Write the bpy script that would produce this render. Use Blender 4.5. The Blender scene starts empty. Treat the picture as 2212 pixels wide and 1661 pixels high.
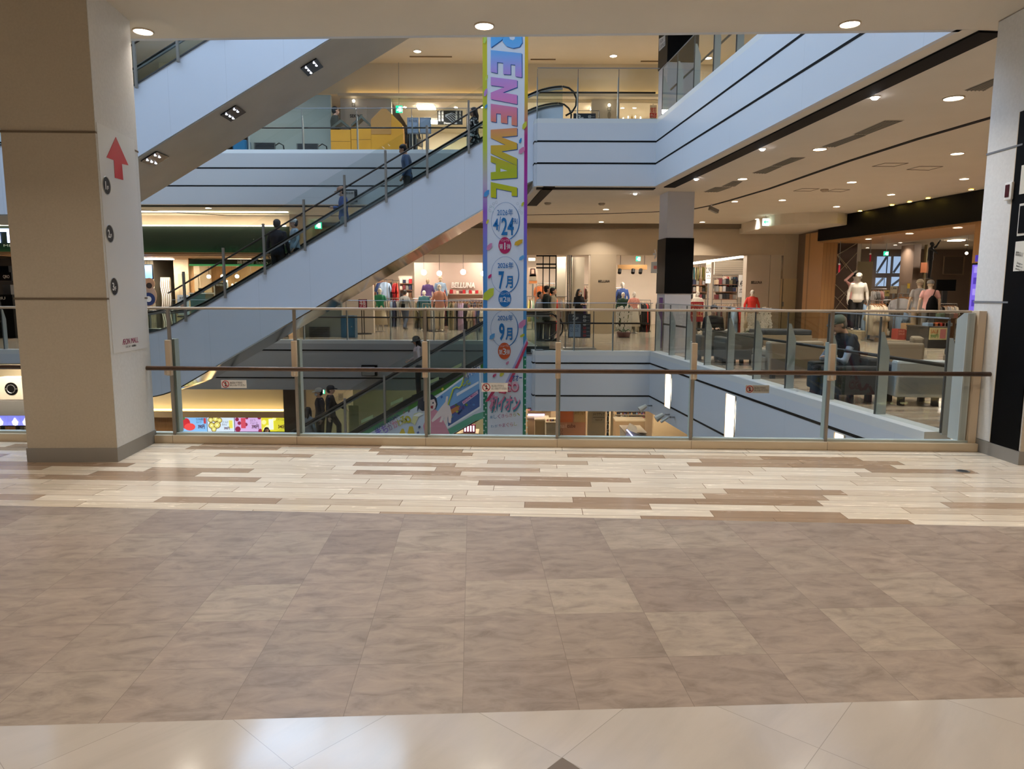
import bpy, bmesh, math, random
from mathutils import Vector, Matrix
random.seed(7)
S = bpy.context.scene
COL = S.collection
PI = math.pi
# ---------------------------------------------------------------- camera, world, light, exposure
F = 1530.0; PIT = math.radians(7.37); ROLL = math.radians(.2); EYE = 1.45
FW = Vector((0, math.cos(PIT), -math.sin(PIT))); UP0 = Vector((0, math.sin(PIT), math.cos(PIT)))
RT = Vector((1, 0, 0)) * math.cos(ROLL) + UP0 * math.sin(ROLL)
UP = Vector((-1, 0, 0)) * math.sin(ROLL) + UP0 * math.cos(ROLL)
cd = bpy.data.cameras.new('camera'); cam = bpy.data.objects.new('camera', cd); COL.objects.link(cam)
cd.sensor_width = 36; cd.lens = 36 * F / 2212; cd.clip_start = .05; cd.clip_end = 200
cam.matrix_world = Matrix(((RT.x, UP.x, -FW.x, 0), (RT.y, UP.y, -FW.y, 0), (RT.z, UP.z, -FW.z, EYE), (0, 0, 0, 1)))
S.camera = cam
w = bpy.data.worlds.new('world'); S.world = w; w.use_nodes = True
w.node_tree.nodes['Background'].inputs[0].default_value = (.55, .62, .75, 1)
w.node_tree.nodes['Background'].inputs[1].default_value = .15
S.view_settings.view_transform = 'Standard'; S.view_settings.look = 'None'
S.view_settings.exposure = 0.85; S.view_settings.gamma = 1
S.view_settings.use_curve_mapping = False
cy = S.cycles
cy.use_denoising = True; cy.max_bounces = 8; cy.diffuse_bounces = 4; cy.glossy_bounces = 4
cy.transparent_max_bounces = 24; cy.transmission_bounces = 4
cy.sample_clamp_indirect = 3.0; cy.sample_clamp_direct = 0; cy.caustics_reflective = False; cy.caustics_refractive = False
cy.use_adaptive_sampling = True; cy.adaptive_threshold = .03

def ray(x, y): return FW + RT * ((x - 1106) / F) - UP * ((y - 830.5) / F)
def at(x, y, Y):
    d = ray(x, y); t = Y / d.y; return Vector((d.x * t, Y, EYE + d.z * t))
def fl(x, y, z):
    d = ray(x, y); t = (z - EYE) / d.z; return Vector((d.x * t, d.y * t, z))
def on_plane(x, y, p, n):
    d = ray(x, y); o = Vector((0, 0, EYE)); t = (Vector(p) - o).dot(n) / d.dot(n); return o + d * t

def lin(c):
    c = c / 255; return c / 12.92 if c <= .04045 else ((c + .055) / 1.055) ** 2.4
def rgb(r, g, b): return (lin(r), lin(g), lin(b), 1)

# lamps: every emissive material strength in one table
SKY_STR = 3.9; DOWN_STR = 14.0; DOWN_W = 12.5; COVE_STR = 3.2; STORE_STR = 55.0

# ---------------------------------------------------------------- materials
MATS = {}
def mat(name, col, rough=.5, metal=0, spec=.5, emit=0, ecol=None, coat=0):
    if name in MATS: return MATS[name]
    m = bpy.data.materials.new(name); m.use_nodes = True
    b = m.node_tree.nodes['Principled BSDF']
    b.inputs['Base Color'].default_value = rgb(*col); b.inputs['Roughness'].default_value = rough
    b.inputs['Metallic'].default_value = metal; b.inputs['Specular IOR Level'].default_value = spec
    b.inputs['Coat Weight'].default_value = coat
    if emit:
        b.inputs['Emission Color'].default_value = rgb(*(ecol or col)); b.inputs['Emission Strength'].default_value = emit
    MATS[name] = m; return m
def nodes(name):
    m = bpy.data.materials.new(name); m.use_nodes = True; MATS[name] = m
    nt = m.node_tree; return m, nt, nt.nodes['Principled BSDF']
def N(nt, t, **k):
    n = nt.nodes.new(t)
    for a, v in k.items():
        if a.startswith('i_'): n.inputs[int(a[2:])].default_value = v
        else: setattr(n, a, v)
    return n
def L(nt, a, b): nt.links.new(a, b)
def M_(nt, op, a, b=None, c=None):
    n = nt.nodes.new('ShaderNodeMath'); n.operation = op
    for i, v in enumerate((a, b, c)):
        if v is None: continue
        if isinstance(v, (int, float)): n.inputs[i].default_value = v
        else: nt.links.new(v, n.inputs[i])
    return n.outputs[0]
def ramp(nt, fac, stops, const=False):
    r = nt.nodes.new('ShaderNodeValToRGB'); e = r.color_ramp.elements
    if const: r.color_ramp.interpolation = 'CONSTANT'
    while len(e) < len(stops): e.new(.5)
    for q, (p, c) in zip(e, stops): q.position = p; q.color = c
    nt.links.new(fac, r.inputs[0]); return r.outputs[0]
def glass(name, tint, gl=.06, rough=0):
    m, nt, b = nodes(name); nt.nodes.remove(b)
    out = nt.nodes['Material Output']
    t = N(nt, 'ShaderNodeBsdfTransparent', i_0=tint + (1,)); g = N(nt, 'ShaderNodeBsdfGlossy'); g.inputs[0].default_value = (.9, .95, .93, 1)
    g.inputs[1].default_value = rough
    lw = N(nt, 'ShaderNodeFresnel', i_0=1.4); ge = N(nt, 'ShaderNodeNewGeometry')
    fr = M_(nt, 'MULTIPLY', lw.outputs[0], M_(nt, 'SUBTRACT', 1, ge.outputs['Backfacing']))
    mx = N(nt, 'ShaderNodeMixShader'); L(nt, fr, mx.inputs[0]); L(nt, t.outputs[0], mx.inputs[1]); L(nt, g.outputs[0], mx.inputs[2])
    L(nt, mx.outputs[0], out.inputs[0]); return m

def tilemat(name, w_, h_, ang, stops, seam, seamw, rough, org=(0, 0), off=True, noise=8, namt=.5, stretch=(1, 1), diag=False, bump=.0, coat=0):
    """planks or tiles in world metres: row index from v, column index from u with a shift for each row"""
    m, nt, b = nodes(name)
    tc = N(nt, 'ShaderNodeTexCoord'); mp = N(nt, 'ShaderNodeMapping'); mp.inputs['Rotation'].default_value = (0, 0, -ang)
    mp.vector_type = 'POINT'; mp.inputs['Location'].default_value = (-(org[0] * math.cos(ang) + org[1] * math.sin(ang)), -(-org[0] * math.sin(ang) + org[1] * math.cos(ang)), 0)
    L(nt, tc.outputs['Object'], mp.inputs[0])
    sp = N(nt, 'ShaderNodeSeparateXYZ'); L(nt, mp.outputs[0], sp.inputs[0])
    v = M_(nt, 'DIVIDE', sp.outputs[1], h_); row = M_(nt, 'FLOOR', v); fv = M_(nt, 'FRACT', v)
    wr = N(nt, 'ShaderNodeTexWhiteNoise', noise_dimensions='1D'); L(nt, row, wr.inputs['W'])
    u = M_(nt, 'DIVIDE', sp.outputs[0], w_)
    if off: u = M_(nt, 'ADD', u, M_(nt, 'MULTIPLY', wr.outputs[0], 5))
    cl = M_(nt, 'FLOOR', u); fu = M_(nt, 'FRACT', u)
    cx = N(nt, 'ShaderNodeCombineXYZ'); L(nt, cl, cx.inputs[0]); L(nt, row, cx.inputs[1])
    wn = N(nt, 'ShaderNodeTexWhiteNoise', noise_dimensions='2D'); L(nt, cx.outputs[0], wn.inputs[0])
    base = ramp(nt, wn.outputs[0], stops)
    mp2 = N(nt, 'ShaderNodeMapping'); mp2.inputs['Scale'].default_value = (noise * stretch[0], noise * stretch[1], noise)
    L(nt, mp.outputs[0], mp2.inputs[0])
    ad = N(nt, 'ShaderNodeVectorMath', operation='ADD'); L(nt, mp2.outputs[0], ad.inputs[0])
    sc = N(nt, 'ShaderNodeVectorMath', operation='SCALE'); L(nt, wn.outputs[1], sc.inputs[0]); sc.inputs['Scale'].default_value = 30
    L(nt, sc.outputs[0], ad.inputs[1])
    nz = N(nt, 'ShaderNodeTexNoise'); nz.inputs['Scale'].default_value = 1; nz.inputs['Detail'].default_value = 8; nz.inputs['Roughness'].default_value = .65
    nz.inputs['Distortion'].default_value = .6
    L(nt, ad.outputs[0], nz.inputs[0])
    k = ramp(nt, nz.outputs[0], [(.3, (1 - namt * .8, 1 - namt * .84, 1 - namt * .86, 1)), (.5, (1, 1, 1, 1)), (.72, (1 + namt * .6, 1 + namt * .62, 1 + namt * .6, 1))])
    mu = N(nt, 'ShaderNodeMix', data_type='RGBA', blend_type='MULTIPLY'); mu.inputs[0].default_value = 1
    L(nt, base, mu.inputs[6]); L(nt, k, mu.inputs[7])
    e1 = M_(nt, 'LESS_THAN', M_(nt, 'MULTIPLY', M_(nt, 'MINIMUM', fu, M_(nt, 'SUBTRACT', 1, fu)), w_), seamw)
    e2 = M_(nt, 'LESS_THAN', M_(nt, 'MULTIPLY', M_(nt, 'MINIMUM', fv, M_(nt, 'SUBTRACT', 1, fv)), h_), seamw)
    ed = M_(nt, 'MAXIMUM', e1, e2)
    mx = N(nt, 'ShaderNodeMix', data_type='RGBA'); L(nt, ed, mx.inputs[0]); L(nt, mu.outputs[2], mx.inputs[6]); mx.inputs[7].default_value = seam
    L(nt, mx.outputs[2], b.inputs['Base Color'])
    rr = M_(nt, 'ADD', M_(nt, 'MULTIPLY', nz.outputs[0], .12), rough - .06); L(nt, rr, b.inputs['Roughness'])
    if bump:
        bp = N(nt, 'ShaderNodeBump'); bp.inputs['Strength'].default_value = bump; bp.inputs['Distance'].default_value = .004
        L(nt, nz.outputs[0], bp.inputs['Height']); L(nt, bp.outputs[0], b.inputs['Normal'])
    b.inputs['Specular IOR Level'].default_value = .5; b.inputs['Coat Weight'].default_value = coat; b.inputs['Coat Roughness'].default_value = .12
    return m
def noisy(name, c1, c2, rough=.6, scale=3, stretch=(1, 1, 1), spec=.4, bump=0, metal=0):
    m, nt, b = nodes(name)
    tc = N(nt, 'ShaderNodeTexCoord'); mp = N(nt, 'ShaderNodeMapping'); mp.inputs['Scale'].default_value = stretch; L(nt, tc.outputs['Object'], mp.inputs[0])
    nz = N(nt, 'ShaderNodeTexNoise'); nz.inputs['Scale'].default_value = scale; nz.inputs['Detail'].default_value = 6; L(nt, mp.outputs[0], nz.inputs[0])
    L(nt, ramp(nt, nz.outputs[0], [(.3, rgb(*c1)), (.7, rgb(*c2))]), b.inputs['Base Color'])
    b.inputs['Roughness'].default_value = rough; b.inputs['Specular IOR Level'].default_value = spec; b.inputs['Metallic'].default_value = metal
    if bump:
        bp = N(nt, 'ShaderNodeBump'); bp.inputs['Strength'].default_value = bump; L(nt, nz.outputs[0], bp.inputs['Height']); L(nt, bp.outputs[0], b.inputs['Normal'])
    return m
def seamed(name, col, step, rough=.45, axis=0, dark=.72, wd=.006, org=0.0, rows=0, spec=.5):
    """panelled cladding: narrow joints every STEP metres along an axis (and every ROWS metres in height)"""
    m, nt, b = nodes(name)
    tc = N(nt, 'ShaderNodeTexCoord'); sp = N(nt, 'ShaderNodeSeparateXYZ'); L(nt, tc.outputs['Object'], sp.inputs[0])
    def line(o, s, og):
        f = M_(nt, 'FRACT', M_(nt, 'DIVIDE', M_(nt, 'ADD', o, 100 * s - og), s))
        return M_(nt, 'LESS_THAN', M_(nt, 'MULTIPLY', f, s), wd)
    e = line(sp.outputs[axis], step, org)
    if rows: e = M_(nt, 'MAXIMUM', e, line(sp.outputs[2], rows, 0))
    mx = N(nt, 'ShaderNodeMix', data_type='RGBA'); L(nt, e, mx.inputs[0]); c = rgb(*col)
    mx.inputs[6].default_value = c; mx.inputs[7].default_value = tuple(v * dark for v in c[:3]) + (1,)
    L(nt, mx.outputs[2], b.inputs['Base Color']); b.inputs['Roughness'].default_value = rough; b.inputs['Specular IOR Level'].default_value = spec
    return m
def gradmat(name, stops, axis=2, z0=0, z1=1, rough=.5, emit=0):
    m, nt, b = nodes(name)
    tc = N(nt, 'ShaderNodeTexCoord'); sp = N(nt, 'ShaderNodeSeparateXYZ'); L(nt, tc.outputs['Object'], sp.inputs[0])
    f = M_(nt, 'DIVIDE', M_(nt, 'SUBTRACT', sp.outputs[axis], z0), z1 - z0)
    c = ramp(nt, f, [(p, rgb(*k)) for p, k in stops]); L(nt, c, b.inputs['Base Color']); b.inputs['Roughness'].default_value = rough
    if emit: L(nt, c, b.inputs['Emission Color']); b.inputs['Emission Strength'].default_value = emit
    return m
def emis(name, col, st): return mat(name, col, .5, 0, .3, st, col)

# ---------------------------------------------------------------- mesh helpers
class MB:
    def __init__(s): s.bm = bmesh.new()
    def box(s, x0, x1, y0, y1, z0, z1, M=None):
        v = [s.bm.verts.new(Vector((x, y, z)) if M is None else M @ Vector((x, y, z))) for x in (x0, x1) for y in (y0, y1) for z in (z0, z1)]
        for f in ((0, 1, 3, 2), (4, 6, 7, 5), (0, 4, 5, 1), (2, 3, 7, 6), (0, 2, 6, 4), (1, 5, 7, 3)): s.bm.faces.new([v[i] for i in f])
        return s
    def cbox(s, c, sz, rz=0, rx=0, ry=0):
        M = Matrix.Translation(c) @ Matrix.Rotation(rz, 4, 'Z') @ Matrix.Rotation(rx, 4, 'X') @ Matrix.Rotation(ry, 4, 'Y')
        return s.box(-sz[0] / 2, sz[0] / 2, -sz[1] / 2, sz[1] / 2, -sz[2] / 2, sz[2] / 2, M)
    def poly(s, pts): s.bm.faces.new([s.bm.verts.new(p) for p in pts]); return s
    def ext(s, pts, vec):
        vec = Vector(vec); a = [s.bm.verts.new(p) for p in pts]; b = [s.bm.verts.new(Vector(p) + vec) for p in pts]; n = len(pts)
        s.bm.faces.new(a); s.bm.faces.new(b[::-1])
        for i in range(n): s.bm.faces.new((a[i], b[i], b[(i + 1) % n], a[(i + 1) % n]))
        return s
    def prism(s, p2, z0, z1): return s.ext([(x, y, z0) for x, y in p2], (0, 0, z1 - z0))
    def rings(s, R, cap=True, closed=False):
        V = [[s.bm.verts.new(p) for p in r] for r in R]; n = len(V[0])
        for a, b in zip(V, V[1:] + ([V[0]] if closed else [])):
            for i in range(n): s.bm.faces.new((a[i], a[(i + 1) % n], b[(i + 1) % n], b[i]))
        if cap and not closed: s.bm.faces.new(V[0][::-1]); s.bm.faces.new(V[-1])
        return s
    def tube(s, pts, r, n=8, cap=True, closed=False):
        pts = [Vector(p) for p in pts]; rr = r if isinstance(r, list) else [r] * len(pts); R = []
        ref = None
        for i, p in enumerate(pts):
            a = pts[i - 1] if i or closed else p; b = pts[(i + 1) % len(pts)] if i < len(pts) - 1 or closed else p
            d = (b - a).normalized()
            if ref is None: ref = Vector((0, 0, 1)) if abs(d.z) < .9 else Vector((1, 0, 0))
            u = d.cross(ref).normalized(); v = u.cross(d).normalized(); ref = v if abs(d.z) > .9 else ref
            q = rr[i]; q = q if isinstance(q, (list, tuple)) else (q, q)
            R.append([p + u * q[0] * math.cos(2 * PI * k / n) + v * q[1] * math.sin(2 * PI * k / n) for k in range(n)])
        return s.rings(R, cap, closed)
    def sph(s, c, r, nu=12, nv=8, M=None):
        r = r if isinstance(r, (list, tuple)) else (r, r, r); c = Vector(c)
        T = lambda x, y, z: c + (M.to_3x3() @ Vector((x, y, z)) if M else Vector((x, y, z)))
        top = s.bm.verts.new(T(0, 0, r[2])); bot = s.bm.verts.new(T(0, 0, -r[2]))
        V = [[s.bm.verts.new(T(r[0] * math.sin(PI * j / nv) * math.cos(2 * PI * i / nu), r[1] * math.sin(PI * j / nv) * math.sin(2 * PI * i / nu), r[2] * math.cos(PI * j / nv))) for i in range(nu)] for j in range(1, nv)]
        for i in range(nu):
            k = (i + 1) % nu
            s.bm.faces.new((top, V[0][i], V[0][k])); s.bm.faces.new((bot, V[-1][k], V[-1][i]))
            for j in range(nv - 2): s.bm.faces.new((V[j][i], V[j + 1][i], V[j + 1][k], V[j][k]))
        return s
    def lathe(s, prof, c=(0, 0, 0), n=16, sx=1, sy=1, closed=False):
        c = Vector(c)
        return s.rings([[c + Vector((r * sx * math.cos(2 * PI * k / n), r * sy * math.sin(2 * PI * k / n), z)) for k in range(n)] for r, z in prof], closed=closed)
    def disc(s, c, r, n=12, th=.004, ax='Z'):
        c = Vector(c)
        if ax == 'Z': P = [c + Vector((r * math.cos(2 * PI * k / n), r * math.sin(2 * PI * k / n), 0)) for k in range(n)]; return s.ext(P, (0, 0, -th))
        if ax == 'Y': P = [c + Vector((r * math.cos(2 * PI * k / n), 0, r * math.sin(2 * PI * k / n))) for k in range(n)]; return s.ext(P, (0, th, 0))
    def build(s, name, m, parent=None, smooth=False, bevel=0, label=None, remesh=0, sub=0, fixn=True):
        if fixn: bmesh.ops.recalc_face_normals(s.bm, faces=s.bm.faces[:])
        me = bpy.data.meshes.new(name); s.bm.to_mesh(me); s.bm.free()
        return link(name, me, m, parent, smooth, bevel, label, remesh, sub)
def link(name, me, m, parent=None, smooth=False, bevel=0, label=None, remesh=0, sub=0):
    for q in (m if isinstance(m, (list, tuple)) else [m]): me.materials.append(q)
    if smooth:
        for p in me.polygons: p.use_smooth = True
    o = bpy.data.objects.new(name, me); COL.objects.link(o)
    if bevel: b = o.modifiers.new('bevel', 'BEVEL'); b.width = bevel; b.segments = 2; b.limit_method = 'ANGLE'
    if remesh:
        b = o.modifiers.new('remesh', 'REMESH'); b.mode = 'VOXEL'; b.voxel_size = remesh; b.use_smooth_shade = True
        b = o.modifiers.new('smooth', 'SMOOTH'); b.factor = .5; b.iterations = 3
    if parent is not None: setp(o, parent)
    if label: o['label'] = label
    return o
def lmat(o):
    Mx = Matrix.Translation(o.location) @ Matrix.Rotation(o.rotation_euler.z, 4, 'Z')
    return Mx if o.parent is None else lmat(o.parent) @ o.matrix_parent_inverse @ Mx
def setp(o, p): o.parent = p; o.matrix_parent_inverse = lmat(p).inverted()
def tag(o, label, cat, group=None, kind=None):
    o['label'] = label; o['category'] = cat
    if group: o['group'] = group
    if kind: o['kind'] = kind
    return o
def thing(name, label, cat, loc=(0, 0, 0), rz=0, group=None):
    o = bpy.data.objects.new(name, None); COL.objects.link(o); o.location = loc; o.rotation_euler = (0, 0, rz); o.empty_display_size = .1
    return tag(o, label, cat, group)
def struct(o, label=None):
    o['kind'] = 'structure'
    if label: o['label'] = label
    return o
def dup(r, loc, rz=0, label=None, group=None, swap=None, scale=None):
    def cp(o, par):
        c = o.copy(); COL.objects.link(c)
        if par is not None: c.parent = par
        if swap:
            for i, sl in enumerate(c.material_slots):
                k = sl.material.name if sl.material else None
                if k in swap: sl.link = 'OBJECT'; sl.material = swap[k]
        for ch in kids(o): cp(ch, c)
        return c
    c = cp(r, None); c.location = loc; c.rotation_euler = (0, 0, rz)
    if scale: c.scale = scale
    if label: c['label'] = label
    if group: c['group'] = group
    return c
_K = {}
def kids(o):
    return [c for c in o.children]
_txt = 0
def text(s, M, w_, h_, m, parent, name='lettering', bold=.0, shear=0, th=.004, keep=False, label=None):
    """lettering fitted to a w x h box; M maps (x right, y up, z out) to the world, origin at the box's lower left"""
    cu = bpy.data.curves.new('t', 'FONT'); cu.body = s; cu.size = 1; cu.offset = bold; cu.shear = shear; cu.extrude = .0; cu.resolution_u = 3
    o = bpy.data.objects.new('t', cu); COL.objects.link(o)
    dg = bpy.context.evaluated_depsgraph_get()
    me = bpy.data.meshes.new_from_object(o.evaluated_get(dg), depsgraph=dg); bpy.data.objects.remove(o); bpy.data.curves.remove(cu)
    if not me.vertices: return None
    xs = [v.co.x for v in me.vertices]; ys = [v.co.y for v in me.vertices]
    x0, x1, y0, y1 = min(xs), max(xs), min(ys), max(ys); sx = w_ / max(x1 - x0, 1e-4); sy = h_ / max(y1 - y0, 1e-4)
    if keep: sx = sy = min(sx, sy)
    ox = (w_ - sx * (x1 - x0)) / 2; oy = (h_ - sy * (y1 - y0)) / 2
    bm = bmesh.new(); bm.from_mesh(me); bpy.data.meshes.remove(me)
    for v in bm.verts: v.co = M @ Vector(((v.co.x - x0) * sx + ox, (v.co.y - y0) * sy + oy, 0))
    g = bm.faces[:]
    if th:
        r = bmesh.ops.extrude_face_region(bm, geom=g); nrm = (M.to_3x3() @ Vector((0, 0, 1))).normalized()
        for v in [e for e in r['geom'] if isinstance(e, bmesh.types.BMVert)]: v.co += nrm * th
    me = bpy.data.meshes.new(name)
    for f in bm.faces: f.smooth = False
    bm.to_mesh(me); bm.free(); me.materials.clear()
    return link(name, me, m, parent, label=label)
def tpx(s, x0, y0, x1, y1, Y, m, parent, **k):
    """lettering on a plane facing the void at depth Y, box given by two corners"""
    a = at(x0, y1, Y); b = at(x1, y0, Y)
    M = Matrix(((1, 0, 0, a.x), (0, 0, -1, Y), (0, 1, 0, a.z), (0, 0, 0, 1)))
    return text(s, M, b.x - a.x, b.z - a.z, m, parent, **k)
def bpx(mb, x0, y0, x1, y1, Y, d):
    a = at(x0, y1, Y); b = at(x1, y0, Y); return mb.box(a.x, b.x, Y, Y + d, a.z, b.z)
def panel(name, x0, y0, x1, y1, Y, d, m, parent=None, **k): return bpx(MB(), x0, y0, x1, y1, Y, d).build(name, m, parent, **k)

# ---------------------------------------------------------------- palette
white = seamed('panel_white', (205, 207, 212), 1.22, .5, dark=.8, org=.3)
clad1 = seamed('cladding_white', (214, 218, 226), 1.22, .45, dark=.82, org=.1)
facb_shade_col = (176, 174, 172)
plaster = noisy('warm_plaster', (203, 188, 166), (210, 196, 174), .75, 2)
ceil_m = noisy('ceiling_paint', (214, 204, 188), (218, 208, 192), .85, 1.5)
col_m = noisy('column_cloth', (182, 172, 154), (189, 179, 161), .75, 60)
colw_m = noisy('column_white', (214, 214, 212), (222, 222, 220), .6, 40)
greyp = mat('grey_skirting', (140, 137, 132), .5)
black = mat('black_reveal', (2, 2, 3), .7, 0, .15)
blackp = mat('black_panel', (5, 5, 6), .55, 0, .12)
charcoal = mat('charcoal', (42, 44, 48), .5)
beigem = mat('beige_metal', (205, 186, 160), .45)
steel = mat('brushed_steel', (150, 150, 148), .35, .6)
postm = mat('grey_post', (150, 143, 134), .4, .5)
finm = mat('pale_fin', (196, 203, 200), .4, .2)
railw = noisy('brown_handrail', (70, 48, 32), (84, 58, 38), .35, 20, (1, 1, 1))
darkrail = mat('dark_handrail', (45, 36, 30), .4)
rubber = mat('black_rubber', (14, 14, 15), .35)
glass_near = glass('glass_near', (.88, .885, .87))
glass_far = glass('glass_clear', (.93, .95, .945))
edgem = mat('glass_edge', (150, 180, 170), .2, 0, .6)
mirror = noisy('mirror_steel', (190, 185, 175), (200, 195, 185), .09, 4, metal=1)
soffm = noisy('soffit_metal', (176, 168, 154), (186, 178, 164), .4, 1.2)
wood = noisy('warm_wood', (152, 112, 68), (172, 130, 84), .5, 6, (6, 6, .5))
slatwood = seamed('slatted_wood', (166, 124, 80), .12, .5, dark=.6, wd=.012)
paper = mat('white_paper', (232, 232, 230), .6)
ink = mat('black_ink', (22, 22, 24), .6)
red = mat('red_print', (190, 30, 38), .5)
lampdisc = emis('lamp_disc', (255, 244, 228), DOWN_STR)
lampcool = emis('lamp_cool', (235, 240, 255), 30)
cove = emis('cove_light', (255, 226, 160), COVE_STR)
covew = emis('cove_white', (255, 236, 208), COVE_STR)
storelamp = emis('store_light', (255, 240, 222), STORE_STR)
globe = emis('globe_lamp', (255, 238, 208), 3.5)
# ---------------------------------------------------------------- levels and the edge of the void
C2 = 3.87; F3 = 5.25; C3 = 9.0; F1 = -5.25; C1 = -1.33
def yn(x): return 7.06 - .04 * x
RX = lambda y: 3.3 + .0863 * (16.65 - y)
P0 = (RX(6.9), yn(4.1)); P1 = (3.3, 16.65); P2 = (.55, 16.65); P3 = (.25, 20.15)
P4 = (-9.7, 20.25); P5 = (-9.7, 16.5); P6 = (-14.5, 16.5); P7 = (-14.5, yn(-14.5))
P4b = (-11.9, 20.35); P5b = (-11.9, 16.5)
X0, X1, Y0, Y1 = -20.0, 24.0, -9.0, 42.0
def slab(name, z0, z1, m, p4, p5, near=True, mt=None):
    """floor plate round the void, drawn as separate strips in one mesh"""
    mb = MB()
    if near: mb.prism([(X0, Y0), (X1, Y0), (X1, yn(X1)), (X0, yn(X0))], z0, z1)
    mb.prism([P0, (X1, yn(X1)), (X1, 16.65), P1], z0, z1)
    mb.prism([P2, P1, (X1, 16.65), (X1, Y1), (P3[0], Y1), P3], z0, z1)
    mb.prism([p4, P3, (P3[0], Y1), (p4[0], Y1)], z0, z1)
    mb.prism([(X0, 16.5), p5, p4, (p4[0], Y1), (X0, Y1)], z0, z1)
    mb.prism([(X0, yn(X0)), P7, P6, (X0, 16.5)], z0, z1)
    return struct(mb.build(name, m))

# near floor: planks by the railing, stone tiles, pale marble
WL = 4.44; ML = 2.305
wood_fl = tilemat('floor_planks', .86, .1375, math.radians(-2.2), [(0, rgb(160, 134, 110)), (.28, rgb(184, 160, 136)), (.38, rgb(226, 212, 190)), (.7, rgb(240, 228, 208)), (1, rgb(222, 206, 184))],
                  rgb(130, 104, 82), .0022, .26, stretch=(.5, 5), noise=6, namt=.16, bump=.02, coat=.25)
tile_fl = tilemat('floor_stone', .41, .40, math.radians(3.2), [(0, rgb(142, 127, 117)), (.35, rgb(158, 143, 131)), (.6, rgb(150, 136, 125)), (1, rgb(165, 152, 138))],
                  rgb(118, 106, 96), .001, .40, org=(-.21, 3.02 + .02), off=False, noise=6, namt=.44, bump=.1, stretch=(1, 2.2), coat=.06)
marb_fl = tilemat('floor_marble', .59, .59, math.radians(48.5), [(0, rgb(188, 181, 173)), (1, rgb(197, 190, 183))], rgb(160, 152, 144), .0011, .11, org=(.16, 2.06), off=False, noise=2, namt=.1, stretch=(.6, 2.5), coat=.3)
wl_ = lambda x: 4.49 - .055 * x
ml_ = lambda x: 2.305 + .054 * x
struct(MB().prism([(-12, wl_(-12)), (12, wl_(12)), (12, yn(12)), (-12, yn(-12))], -.2, 0).build('floor', wood_fl), 'wood plank strip of floor along the railing')
struct(MB().prism([(-12, ml_(-12)), (12, ml_(12)), (12, wl_(12)), (-12, wl_(-12))], -.2, 0).build('floor', tile_fl), 'beige stone tile field of the floor')
mb = MB(); mb.prism([(-12, Y0), (12, Y0), (12, ml_(12)), (-12, ml_(-12))], -.2, 0)
struct(mb.build('floor', marb_fl), 'pale marble field of the floor in front')
struct(MB().prism([(X0, Y0), (-12, Y0), (-12, yn(-12)), (X0, yn(X0))], -.2, 0).prism([(12, Y0), (X1, Y0), (X1, yn(X1)), (12, yn(12))], -.2, 0).build('floor', marb_fl), 'outer floor beyond the view on both sides')
tri = mat('grey_inlay', (120, 110, 102), .25)
q = fl(1215, 1637, 0)
struct(MB().prism([(q.x, q.y), (q.x + .34, q.y - .36), (q.x, q.y - .72), (q.x - .34, q.y - .36)], -.05, .0015).build('trim_1', tri), 'dark grey stone inlay in the marble')
hole = fl(2080, 1018, 0)
o = MB().lathe([(.04, 0), (.052, 0), (.052, .004), (.04, .004)], (hole.x, hole.y, 0), 20, closed=True).build('floor_outlet', steel)
tag(o, 'small round metal outlet cover set in the planks near the right column', 'floor outlet')
MB().disc((hole.x, hole.y, .003), .042, 20).build('cover', charcoal, o)

# 2F plate beyond the railing
fl2 = tilemat('floor_gallery', .9, .14, math.radians(5), [(0, rgb(165, 140, 115)), (.4, rgb(190, 168, 142)), (1, rgb(206, 188, 164))], rgb(140, 118, 96), .002, .2, stretch=(.5, 5), noise=6, namt=.12, coat=.3)
fl2b = noisy('floor_pale', (178, 166, 148), (196, 184, 166), .16, .8, (1, 3, 1), .6)
def plate2():
    z0, z1 = C1, 0
    s_ = []
    s_.append(MB().prism([P0, (X1, yn(X1)), (X1, 9.5), (9.5, 9.5), (8, 12.5), (7, 17), (6, 20.2), (P3[0], 20.2), P3, P2, P1], z0, z1).build('floor', fl2))
    s_.append(MB().prism([(X1, 9.5), (X1, Y1), (P3[0], Y1), (P3[0], 20.2), (6, 20.2), (7, 17), (8, 12.5), (9.5, 9.5)], z0, z1).build('floor', fl2b))
    s_.append(MB().prism([P4, P3, (P3[0], Y1), (P4[0], Y1)], z0, z1).build('floor', fl2b))
    s_.append(MB().prism([(X0, 16.5), P5, P4, (P4[0], Y1), (X0, Y1)], -.25, z1).build('floor', fl2b))
    s_.append(MB().prism([(X0, yn(X0)), P7, P6, (X0, 16.5)], z0, z1).build('floor', fl2b))
    for o, l in zip(s_, ('planked gallery floor on the right of the void', 'pale polished floor in front of the shops', 'pale floor on the far side of the void', 'floor at the left escalator landing', 'gallery floor on the left')): struct(o, l)
plate2()
under = MB(); under.prism([(X0, Y0), (X1, Y0), (X1, yn(X1)), (X0, yn(X0))], C1, -.2)
struct(under.build('floor', plaster), 'slab edge under the near floor')
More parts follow.
